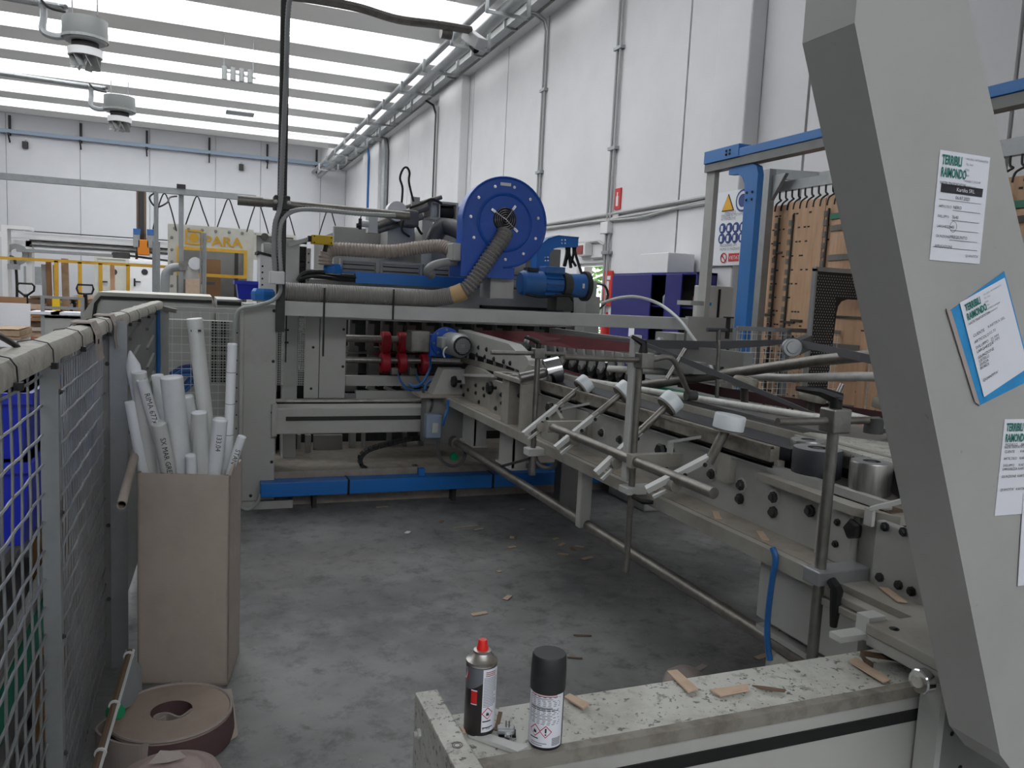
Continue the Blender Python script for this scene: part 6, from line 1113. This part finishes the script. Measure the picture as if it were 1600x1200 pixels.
build('body', B().bar(c+V((0, 0, .009))-u*.017, c+V((0, 0, .009))+u*.017, .02, .012), 'galv', t, bevel=.003); build('dark_base', B().bar(c+V((0, 0, .002))-u*.014, c+V((0, 0, .002))+u*.02, .024, .004), 'black', t); build('bolt_head', B().lathe(c+V((0, -.014, .0)), (0, 0, 1), [(.008, 0), (.008, .005), (.005, .008), (0, .008)], 12), 'chrome', t)
for s in (.0, .006): build('pin', B().cyl(c+u*s+V((0, 0, .014)), c+u*s+V((0, 0, .028)), .0015, n=6), 'steel', t)
# carriage of the conveyor standing on the beam
ca = thing('conveyor_carriage', 'grey carriage with ball bearing wheels carrying the conveyor on the beam', 'carriage', (1.75, 1.3, .3))
build('upper_plate', B().box(1.545, 1.95, 1.16, 1.42, .862, .89), 'paint_dusty', ca, bevel=.004); build('lower_plate', B().box(1.55, 1.95, 1.165, 1.42, .832, .861), 'paint', ca, bevel=.004)
build('leg_plate', B().box(1.575, 1.95, 1.215, 1.24, .30, .832), 'paint_dark', ca, bevel=.003); build('leg_edge', B().box(1.56, 1.578, 1.205, 1.26, .30, .832), 'paint_light', ca)
build('rear_leg', B().box(1.60, 1.95, 1.49, 1.51, .40, .82), 'paint', ca)
for z, nm in ((.832, 'bearing'), (.535, 'bearing')):
    build(nm, B().lathe((1.515, 1.232, z), (1, 0, 0), [(.012, 0), (.025, 0), (.028, .003), (.028, .024), (.025, .027), (.012, .027)], 26), 'chrome', ca); build('bearing_pin', B().cyl((1.51, 1.232, z), (1.58, 1.232, z), .013, n=14), 'cream', ca)
build('nut', B().lathe((1.615, 1.215, .775), (0, -1, 0), [(0, .02), (.014, .02), (.018, .012), (.018, 0)], 6, False), 'paint_light', ca); bolts([V((1.62, 1.215, .70)), V((1.66, 1.215, .71)), V((1.62, 1.215, .6)), V((1.66, 1.215, .61))], .006, .003, (0, -1, 0), 'dark', ca); bolts([V((1.585, 1.37, .89))], .012, .004, (0, 0, 1), 'dark', ca)
build('side_tongue', B().box(1.47, 1.57, 1.42, 1.46, .845, .86).box(1.555, 1.61, 1.42, 1.46, .84, .90), 'paint_light', ca)
for k, (x, y, lab) in enumerate(((1485, 1012, 'crumpled cardboard scrap on the carriage plate'), (1445, 952, 'white paper scrap on the conveyor ledge'), (1395, 925, 'layered cardboard chips on the conveyor ledge'))):
    zz = .891 if k == 0 else .848; q = P(x, y, Z=zz); rr = random.Random(k); b = B()
    for j in range(4 if k != 1 else 2): o = q+V((rr.uniform(-.02, .02), rr.uniform(-.02, .02), .002+.004*j)); b.add([o+V((-.02, -.01, 0)), o+V((.015, -.015, .004)), o+V((.02, .01, .008)), o+V((-.012, .014, .002))], [(0, 1, 2, 3)])
    build('cardboard_scrap', b, 'paper_bright' if k == 1 else 'card_scrap', None, lab, 'scrap')
# floor litter
FL = [(637, 832, .05, .9, 'paper_bright', 'white and red paper slip on the floor'), (728, 823, .2, .15, 'card_scrap', 'long thin cardboard strip on the floor, left of the litter'), (748, 827, .08, .3, 'card_scrap', 'short cardboard strip below the long thin strip'), (800, 840, .05, 1.2, 'card_scrap', 'small cardboard chip left of the heap'), (800, 855, .06, .2, 'card_scrap', 'cardboard chip lying in front of the heap'), (793, 934, .07, .75, 'card_scrap', 'single tan strip alone on the open floor'), (749, 959, .09, .1, 'card_scrap', 'flat tan strip nearest the spray cans'), (868, 842, .05, .4, 'card_scrap', 'chip at the far side of the heap'), (878, 851, .07, .6, 'card_scrap', 'chip in the middle of the heap'), (905, 854, .06, 2.4, 'card_scrap', 'chip at the right of the heap'), (880, 866, .07, 2.6, 'card_scrap', 'chip at the near side of the heap'), (918, 872, .09, .3, 'card_scrap', 'long chip lying off the heap to the right'), (895, 858, .06, 1.4, 'card_brown', 'darker chip on the heap'), (815, 796, .05, .2, 'card_scrap', 'chip near the blue duct under the conveyor'), (597, 792, .09, .1, 'card_scrap', 'flat chip below the blue duct'), (910, 993, .09, 2.8, 'card_edge', 'thin dark stick on the floor, farther one'), (898, 1028, .07, 2.7, 'card_edge', 'thin dark stick on the floor, nearer one'), (1190, 1026, .08, .2, 'card_scrap', 'cardboard chip beside the blue hose end'), (1095, 1043, .07, .4, 'roll_edge', 'pale rag half hidden behind the beam'), (780, 893, .03, .3, 'card_scrap', 'tiny chip alone in mid floor'), (690, 815, .05, 1.0, 'card_brown', 'brown chip near the step')]
for x, y, s, a, m, lab in FL:
    q = P(x, y, Z=.003); d = V((math.cos(a), math.sin(a), 0)); e = V((-d.y, d.x, 0))*(.016 if 'thin' not in lab else .006)
    build('floor_scrap', B().prism([q-d*s/2-e, q+d*s/2-e*.8, q+d*s/2+e, q-d*s/2+e*.9], (0, 0, .003)), m, None, lab, 'scrap')
c = P(1072, 1050, Z=.05); build('dust_pile', B().lathe((c.x, c.y, 0), (0, 0, 1), [(.1, 0), (.09, .03), (.05, .06), (0, .07)], 16), 'roll_edge', None, 'grey dusty lump on the floor behind the beam', 'lump')
# ------------------------------------------------------------------ bent grey post in front
YC0 = 1.0
co = thing('bent_post', 'large bent grey machine post on the right covered with paper labels', 'post', (1.5, 1.05, 0))
poly = [(.94, 2.9), (.94, 2.098), (1.475, .80), (1.53, .745), (1.62, .72), (2.3, .70), (2.3, .98), (1.78, 1.02), (1.374, 1.785), (1.175, 2.17), (1.175, 2.9)]
o = build('post_body', B().prism([(x, YC0, z) for x, z in poly], (0, .115, 0)), 'paint_col', co, bevel=.018); o.modifiers[0].segments = 4
for p in o.data.polygons: p.use_smooth = False
build('post_foot', B().box(2.1, 2.3, 1.0, 1.115, 0, .72), 'paint_col', co)
def label(name, pts, lab, m='paper_bright', y=YC0-.0015): return build(name, B().prism([(p.x, y, p.z) for p in pts], (0, .001, 0)), m, None, lab, 'label')
def PY(x, y): return P(x, y, Y=YC0)
RX, UZ = V((1, 0, 0)), V((0, 0, 1))
def logo(t, x, z, s, r=RX, u=UZ, y=YC0-.0025):
    o = V((x, y, z)); text('TERRIBILI', o, r, u, s, 'teal', t, sx=.52, bold=.0006); text('RAIMONDO', o-u*s*.95, r, u, s, 'teal', t, sx=.5, bold=.0006); text('NASTRI TRASPORTATORI', o-u*s*1.55, r, u, s*.34, 'ink', t, sx=.72)
    for k, ln in enumerate(('VIA DELL ARTIGIANATO', 'TEL FAX', 'MAIL', 'P IVA', 'NASTRI E CINGHIE', 'TRASMISSIONI')): text(ln, o+r*s*2.55+u*(s*.55-k*s*.42), r, u, s*.22, 'ink_soft', t)
q = [PY(1468, 234), PY(1546, 247), PY(1531, 414), PY(1452, 406)]; xa, xb, za, zb = q[0].x, q[1].x, q[3].z, q[0].z
t = label('paper_label', [V((xa, 0, zb)), V((xb, 0, zb)), V((xb+.003, 0, za)), V((xa+.002, 0, za))], 'upright white label with a black band near the top of the bent post')
WL[t] = V(t.location); logo(t, xa+.006, zb-.022, .0215)
def bar_(t, x0, x1, z0, z1, m='ink', y=YC0-.0025): return build('printed_bar', B().box(x0, x1, y, y+.0004, z0, z1), m, t)
bar_(t, xa+.01, xb-.01, zb-.068, zb-.054); text('Kartika SRL', (xa+.045, YC0-.0032, zb-.064), RX, UZ, .009, 'paper_bright', t); text('06.07.2021', (xa+.045, YC0-.0025, zb-.077), RX, UZ, .008, 'ink', t)
for k, (a, b_) in enumerate((('ARTICOLO', 'NERO'), ('SVILUPPO', '7640'), ('LARGHEZZA', '40'), ('GIUNZIONE', 'PREGIUNTO'), ('APPLICAZIONE', ''))):
    z = zb-.093-k*.0165; text(a, (xa+.009, YC0-.0025, z), RX, UZ, .006, 'ink', t); text(b_, (xa+.042, YC0-.0025, z), RX, UZ, .0075, 'ink', t)
    if k < 4: bar_(t, xa+.042, xb-.01, z-.003, z-.0025)
bar_(t, xa+.008, xb-.01, zb-.080, zb-.0795, 'ink_soft'); bar_(t, xa+.006, xb-.008, za+.022, za+.0225); text("QUANTITA'", (xb-.035, YC0-.0025, za+.01), RX, UZ, .006, 'ink', t)
build('pen_circle', B().tube([(xa+.047+.008*math.cos(k*.5), YC0-.0028, zb-.123+.009*math.sin(k*.5)) for k in range(14)], .0003, 4), 'ink', t)
q = [PY(1483, 486), PY(1568, 424), PY(1612, 592), PY(1528, 634)]; t2 = label('label_pouch', q, 'torn blue plastic pouch taped to the bent post', 'film_blue')
build('film_edge', B().prism([(p.x, YC0-.0035, p.z) for p in (PY(1476, 482), PY(1484, 486), PY(1529, 634), PY(1521, 628))], (0, .0015, 0)), 'roll_edge', t2)
q = [PY(1497, 473), PY(1567, 434), PY(1604, 574), PY(1535, 620)]; t = build('paper_sheet', B().prism([(p.x, YC0-.0035, p.z) for p in q], (0, .001, 0)), 'paper_bright', t2)
rr = (q[1]-q[0]).normalized(); uu = (q[0]-q[3]).normalized(); uu = (uu-rr*uu.dot(rr)).normalized(); yy = YC0-.0045; o = V((q[0].x, yy, q[0].z))
text('TERRIBILI', o+rr*.008-uu*.02, rr, uu, .018, 'teal', t2, sx=.52, bold=.0006); text('RAIMONDO', o+rr*.008-uu*.037, rr, uu, .018, 'teal', t2, sx=.5, bold=.0006); text('NASTRI TRASPORTATORI', o+rr*.008-uu*.046, rr, uu, .0065, 'ink', t2, sx=.72)
for k, (ln, d) in enumerate((('', .058), ('CLIENTE', .071), ('ARTICOLO', .083), ('SVILUPPO', .094), ('LARGHEZZA', .102), ('GIUNZIONE', .113), ('LISTELLI', .120), ('GUIDA', .127), ('BORDI', .134), ("QUANTITA'", .158))): text(ln, o+rr*.012-uu*d, rr, uu, .0075, 'ink', t2)
for k, d in enumerate((.07, .082, .094, .1)): text(('KARTIKA SRL', '52.70', '35 MM', '70 MM')[k], o+rr*.05-uu*d, rr, uu, .0075, 'ink_soft', t2)
for k in range(6): text(('VIA DELL ARTIGIANATO', 'TEL FAX', 'MAIL', 'P IVA', 'NASTRI E CINGHIE', 'TRASMISSIONI')[k], o+rr*.055-uu*(.01+k*.007), rr, uu, .0042, 'ink_soft', t2)
q0 = PY(1569, 655); qb = PY(1553, 806); t = label('paper_label', [V((q0.x, 0, q0.z)), V((q0.x+.125, 0, q0.z)), V((q0.x+.125, 0, qb.z)), V((qb.x, 0, qb.z))], 'white label cut off by the right edge of the picture'); WL[t] = V(t.location)
logo(t, q0.x+.006, q0.z-.022, .021)
for k, (ln, d) in enumerate((('MODELLO', .05), ('CLIENTE', .063), ('ARTICOLO', .076), ('SVILUPPO', .089), ('LARGHEZZA', .096), ('GIUNZIONE', .11), ("QUANTITA'", .135))): text(ln, (q0.x+.008, YC0-.0025, q0.z-d), RX, UZ, .007, 'ink', t); text('KARTIKA', (q0.x+.05, YC0-.0025, q0.z-d), RX, UZ, .007, 'ink', t)
q0 = PY(1597, 770); qb = PY(1588, 915); label('paper_label', [V((q0.x, 0, q0.z)), V((q0.x+.1, 0, q0.z)), V((q0.x+.1, 0, qb.z)), V((qb.x, 0, qb.z))], 'blank white label lowest on the bent post at the picture edge', y=YC0-.003)
# ================================================================== RIGHT SIDE: overhead duct frame, die rack, cabinet, guards
XO = 4.3; t = thing('cable_gantry', 'blue and grey overhead cable beam on a grey post with a blue curved drop', 'frame', (XO, 5.8, 0))
build('blue_trunking', B().box(XO-.06, XO+.06, 1.5, 5.75, 2.93, 3.0).box(XO-.065, XO+.065, 5.7, 6.2, 2.93, 3.04), 'trunk_blue', t, bevel=.005)
build('grey_beam', B().box(XO-.05, XO+.05, 1.5, 6.2, 2.86, 2.928), 'paint_dark', t)
build('grey_post', B().box(XO-.02, XO+.03, 6.08, 6.2, 0, 2.86), 'paint', t)
a = P(1189, 270, X=XO); pts = []
yr, yl = 5.46, 5.74
prof = [(yl+.22, 2.855), (yl-.08, 2.855), (yl-.12, 2.84)] 
pr2 = [(5.86, 2.858), (5.55, 2.858), (5.49, 2.83), (5.465, 2.76), (5.47, .9), (5.62, .9), (5.62, 2.62), (5.635, 2.70), (5.67, 2.76), (5.73, 2.79), (5.86, 2.80)]
build('blue_drop', B().prism([(XO-.03, y, z) for y, z in pr2], (.06, 0, 0)), 'trunk_blue', t, bevel=.005)
bolts([V((XO-.03, y, 2.62)) for y in (5.59, 5.52)]+[V((XO-.03, y, 2.56)) for y in (5.59, 5.52)]+[V((XO-.065, y, z)) for y in (5.82, 5.87) for z in (2.97, 3.0)], .012, .01, (-1, 0, 0), 'dark2', t)
t = thing('switch_cabinet', 'pale grey switch cabinet with a black gap between its doors', 'cabinet', P(1130, 500, Y=6.3))
X0, X1, Z0, Z1 = rect(1104, 447, 1145, 505, 6.28); build('body', B().box(X0, X1, 6.28, 6.5, .2, Z1), 'paint_light', t, bevel=.008); c = P(1124, 470, Y=6.27); build('door_gap', B().box(c.x-.012, c.x+.012, 6.272, 6.28, Z0+.02, Z1-.03), 'black', t); build('badge', B().box(X0+.01, X0+.05, 6.274, 6.28, Z0+.16, Z0+.19), 'film_blue', t); build('foot', B().box(X0+.05, X1-.05, 6.3, 6.48, 0, .2), 'dark2', t)
t = thing('hand_valve', 'small black hand wheel valve clamped on a round bar beside the blue drop', 'valve', P(1135, 520, Y=5.7)); c = P(1137, 515, Y=5.7)
build('bar', B().cyl(P(1105, 515, Y=5.7), P(1148, 516, Y=5.7), .018, n=12), 'hose_dark', t); build('stem', B().cyl(c+V((-.0, 0, -.08)), c+V((-.0, 0, .1)), .02, n=10), 'dark', t); build('hand_wheel', B().lathe(c+V((0, 0, .1)), (0, 0, 1), [(0, 0), (.045, 0), (.048, .006), (.045, .012), (0, .012)], 16), 'black', t); build('rod', B().cyl(P(1123, 515, Y=5.7), P(1119, 600, Y=5.7), .02, n=10), 'steel', t); build('black_rod', B().cyl(P(1137, 545, Y=5.7), P(1127, 580, Y=5.7), .014, n=8), 'black', t)
# white hose arc
build('white_hose', B().tube(bez([P(940, 474, Y=6.5), P(965, 466, Y=6.4), P(995, 464, Y=6.3), P(1030, 475, Y=6.2), P(1060, 498, Y=5.9), P(1080, 524, Y=5.7), P(1105, 560, Y=5.5), P(1115, 585, Y=5.4)], 8), .014, 8), 'pvc_white', None, 'thin white hose arching over the portal beam', 'hose')
build('black_hose', B().tube(bez([P(930, 443, Y=6.9), P(945, 447, Y=6.8), P(950, 462, Y=6.8), P(944, 475, Y=6.8), P(935, 484, Y=6.8)], 8), .012, 8), 'cable', None, 'thin black cable looping beside the red sign', 'cable')
# navy tool cabinet against the wall
t = thing('tool_cabinet', 'dark navy steel cabinet with an open door showing shelves', 'cabinet', (5.75, 9, 0)); ZC = 2.06
y0, y1, xf = 8.0, 10.05, 5.5
build('carcass', B().box(xf, 5.99, y0, y0+.03, 0, ZC).box(xf, 5.99, y1-.03, y1, 0, ZC).box(xf, 5.99, y0, y1, ZC-.03, ZC).box(5.96, 5.99, y0, y1, 0, ZC).box(xf, 5.99, y0, y1, 0, .08), 'navy', t)
build('door', B().box(xf-.02, xf, 9.0, y1, .08, ZC-.02), 'navy', t, bevel=.005); d2 = build('door', B().box(xf-.02, xf, 8.3, 8.66, .08, ZC-.02), 'navy', t, bevel=.005)
build('dark_inside', B().box(5.9, 5.955, y0+.03, y1-.03, .08, ZC-.03), 'dark', t)
for z in (.6, 1.1, 1.62): build('shelf', B().box(xf+.02, 5.96, y0+.03, y1-.03, z, z+.02), 'navy', t)
build('document', B().box(xf-.024, xf-.02, 9.35, 9.5, 1.2, 1.42), 'paper_bright', t)
for k, (y, z, m, lab) in enumerate(((8.75, 1.64, 'pvc_white', 'white spool on the upper cabinet shelf'), (8.88, 1.64, 'glass_grey', 'grey jar on the upper cabinet shelf'), (8.2, 1.64, 'red_dark', 'red bottle on the upper cabinet shelf'), (8.1, 1.64, 'tray_blue', 'pale blue bottle on the upper cabinet shelf'))):
    build('shelf_bottle', B().lathe((5.65, y, z), (0, 0, 1), [(0, 0), (.045, 0), (.05, .01), (.05, .12), (.02, .16), (.02, .2), (0, .2)], 12), m, None, lab, 'bottle')
c = P(990, 415, X=5.5); build('white_carton', B().box(5.55, 5.95, 8.75, 9.45, ZC, ZC+.26), 'white', None, 'white carton standing on top of the navy cabinet', 'carton', bevel=.01)
build('red_extinguisher', B().lathe((5.8, 10.75, 0), (0, 0, 1), [(0, .9), (.08, .9), (.085, .95), (.085, 1.35), (.05, 1.42), (.02, 1.45), (.02, 1.5), (0, 1.5)], 16).box(5.88, 5.998, 10.72, 10.78, 1.1, 1.15), 'red', None, 'red fire extinguisher on the wall beside the navy cabinet', 'extinguisher')
# die rack: hooks and wooden cutting dies
XR = 5.2; t = thing('die_rack', 'grey steel rack with a row of dark hooks for wooden dies', 'rack', (XR, 5, 0))
zr = 2.83; build('rail', B().box(XR-.03, XR+.03, 2.5, 6.42, zr-.045, zr+.045), 'galv', t); build('upper_rail', B().box(XR+.25, XR+.29, 2.5, 6.42, zr+.1, zr+.14), 'galv', t)
build('end_frame', B().box(XR-.16, XR-.08, 6.28, 6.40, 0, zr+.16), 'galv', t, bevel=.004); build('end_arm', B().bar((XR-.12, 6.34, zr+.12), (XR+.3, 6.1, zr+.1), .06, .09).prism([(XR-.12, 6.37, zr+.1), (XR-.12, 6.1, zr+.1), (XR-.12, 6.37, zr-.25)], (.04, 0, 0)), 'galv', t)
build('end_post', B().box(XR-.1, XR, 2.5, 2.58, 0, zr), 'galv', t)
hk = B().tube(bez([(0, 0, 0), (0, -.005, -.07), (0, -.03, -.09), (0, -.01, -.10), (0, .03, -.12), (0, .045, -.15), (0, .05, -.19)], 4), .009, 6); h0 = build('hook', hk, 'dark', t); off = WL[h0].copy(); y = 6.28; h0.location = V((XR-.02, y, zr-.04))+off-WL[t]
for k in range(1, 44): inst(h0, V((XR-.02, y-k*.0865, zr-.04))+off, t)
def die(y0, y1, ztop, zbot, lab, seed, x, curved=False, ribs=()):
    r = random.Random(seed); t = thing('cutting_die', lab, 'cutting die', (x, (y0+y1)/2, zbot), group='wooden cutting dies on the rack')
    build('board', B().box(x-.012, x+.012, y0, y1, zbot, ztop), 'wood', t, bevel=.003)
    if curved:
        n = 8; yc = (y0+y1)/2; hw = (y1-y0)*.36; pr = [(x-.012-.05*math.sin(math.pi*k/n), yc-hw+2*hw*k/n) for k in range(n+1)]
        build('curved_shell', B().prism([(a, b, zbot+.05) for a, b in pr], (0, 0, ztop-zbot-.28)), 'wood', t)
        for z in [zbot+.1+(ztop-zbot-.4)*k/7 for k in range(8)]:
            b = B().strap([(a-.006, yy, z) for a, yy in pr], (0, 0, .05 if r.random() < .6 else .02), .012); build('rubber_rule', b, r.choice(['rubber_pad', 'rule_dark', 'rubber_pad']), t)
        build('green_pad', B().box(x-.04, x-.012, yc-hw, yc+hw, ztop-.22, ztop-.17), 'pad_green', t)
    for yy in ribs:
        build('cutting_rule', B().box(x-.03, x-.012, yy-.006, yy+.006, zbot+.05, ztop-.12), 'rule_dark', t)
        z = zbot+.08; b = B()
        while z < ztop-.15: b.box(x-.028, x-.012, yy+.012, yy+.05, z, z+.05); z += r.choice((.07, .08, .1))
        build('ejector_pads', b, 'rubber_pad', t, kind='stuff')
    for k in range(6): yy = r.uniform(y0+.1, y1-.2); z = r.uniform(zbot+.2, ztop-.3); build('cross_rule', B().box(x-.026, x-.012, yy, yy+r.uniform(.08, .2), z, z+.018), 'rule_dark', t)
    b = B(); z = zbot+.1
    while z < ztop-.05:
        for k in range(3): yy = r.uniform(y0+.03, y1-.05); b.box(x-.0135, x-.011, yy, yy+.03, z, z+.014)
        z += .13
    build('slots', b, 'dark', t, kind='stuff')
die(6.14, 6.40, 2.66, .5, 'narrow wooden cutting die at the left end of the rack', 1, 5.22, ribs=(6.28,))
die(5.66, 6.13, 2.67, .5, 'flat wooden cutting die with a long dark cutting rule', 2, 5.19, ribs=(6.05,))
die(5.02, 5.65, 2.69, .5, 'curved wooden cutting die with a green rubber pad', 3, 5.19, True, ribs=(5.6,))
die(4.3, 5.0, 2.69, .5, 'wooden cutting die hidden mostly behind the bent post', 4, 5.21, True)
die(3.3, 4.0, 2.64, .5, 'wooden cutting die with grey rubber pads at the right edge', 5, 5.19, True, ribs=(3.9,))
build('leaning_batten', B().bar((5.12, 3.62, 2.36), (4.62, 4.9, 0), .03, .03), 'cream', None, 'pale batten leaning across the dies at the right edge', 'batten')
# mesh guard in front of the dies
YM_ = 5.3; t = thing('mesh_guard', 'low grey wire mesh guard in front of the wooden dies', 'fence', (4.9, YM_, 0)); a = P(1168, 511, Y=YM_); b_ = P(1386, 523, Y=YM_); zt_ = (a.z+b_.z)/2
build('top_rail', B().box(a.x-.1, b_.x+.4, YM_-.015, YM_+.015, zt_-.02, zt_+.015), 'galv', t)
for px_ in (1230, 1325, 1150, 1420): c = P(px_, 560, Y=YM_); build('post', B().box(c.x-.025, c.x+.025, YM_, YM_+.04, 0, zt_), 'galv', t)
mb = B(); x = a.x-.1
while x < b_.x+.4: mb.box(x-.002, x+.002, YM_-.004, YM_-.001, .1, zt_); x += .05
z = .1
while z < zt_: mb.box(a.x-.1, b_.x+.4, YM_-.008, YM_-.004, z-.002, z+.002); z += .05
build('wire_mesh', mb, 'pvc_white', t, kind='stuff')
# black perforated shield with rounded window
YPf = 5.0; X0, X1, Z0, Z1 = rect(1272, 429, 1420, 516, YPf); t = thing('perforated_shield', 'black perforated shield with rounded clear window by the bent post', 'shield', ((X0+X1)/2, YPf, Z0))
zb_ = .9; wx = P(1308, 480, Y=YPf).x; wz = P(1330, 468, Y=YPf).z
pl = [(X0, zb_), (X0, Z1), (X1, Z1), (X1, wz), (wx+.1, wz), (wx+.04, wz-.02), (wx+.01, wz-.06), (wx, wz-.12), (wx-.03, zb_)]
build('panel', B().prism([(x, YPf, z) for x, z in pl], (0, .02, 0)), 'perf', t); build('frame_edge', B().box(X0-.02, X0, YPf-.01, YPf+.03, 0, Z1+.02).box(X0-.02, X1, YPf-.01, YPf+.03, Z1, Z1+.035), 'galv', t)
b = B(); j = 0; z = Z1-.03
while z > zb_:
    x = X0+.02+(.012 if j % 2 else 0)
    while x < X1-.01:
        if not (x > wx-.02 and z < wz+.015): b.add([(x+.0065*math.cos(k*1.047), YPf-.001, z+.0065*math.sin(k*1.047)) for k in range(6)], [(0, 1, 2, 3, 4, 5)])
        x += .026
    z -= .022; j += 1
build('perforations', b, 'galv', t, kind='stuff'); build('clear_window', B().box(wx, X1, YPf+.005, YPf+.01, zb_, wz), 'window_glass', t)
# yellow floor marking roller etc. seen under the far lane
t = thing('lane_motor_box', 'grey machine box behind the far belts under the portal beam', 'machine', (3.6, 5.5, 0)); build('body', B().box(3.3, 3.95, 5.3, 5.9, 0, 1.05), 'paint', t, bevel=.02); build('lid', B().box(3.28, 3.97, 5.28, 5.92, 1.05, 1.07), 'paint_dark', t)
flush_texts()
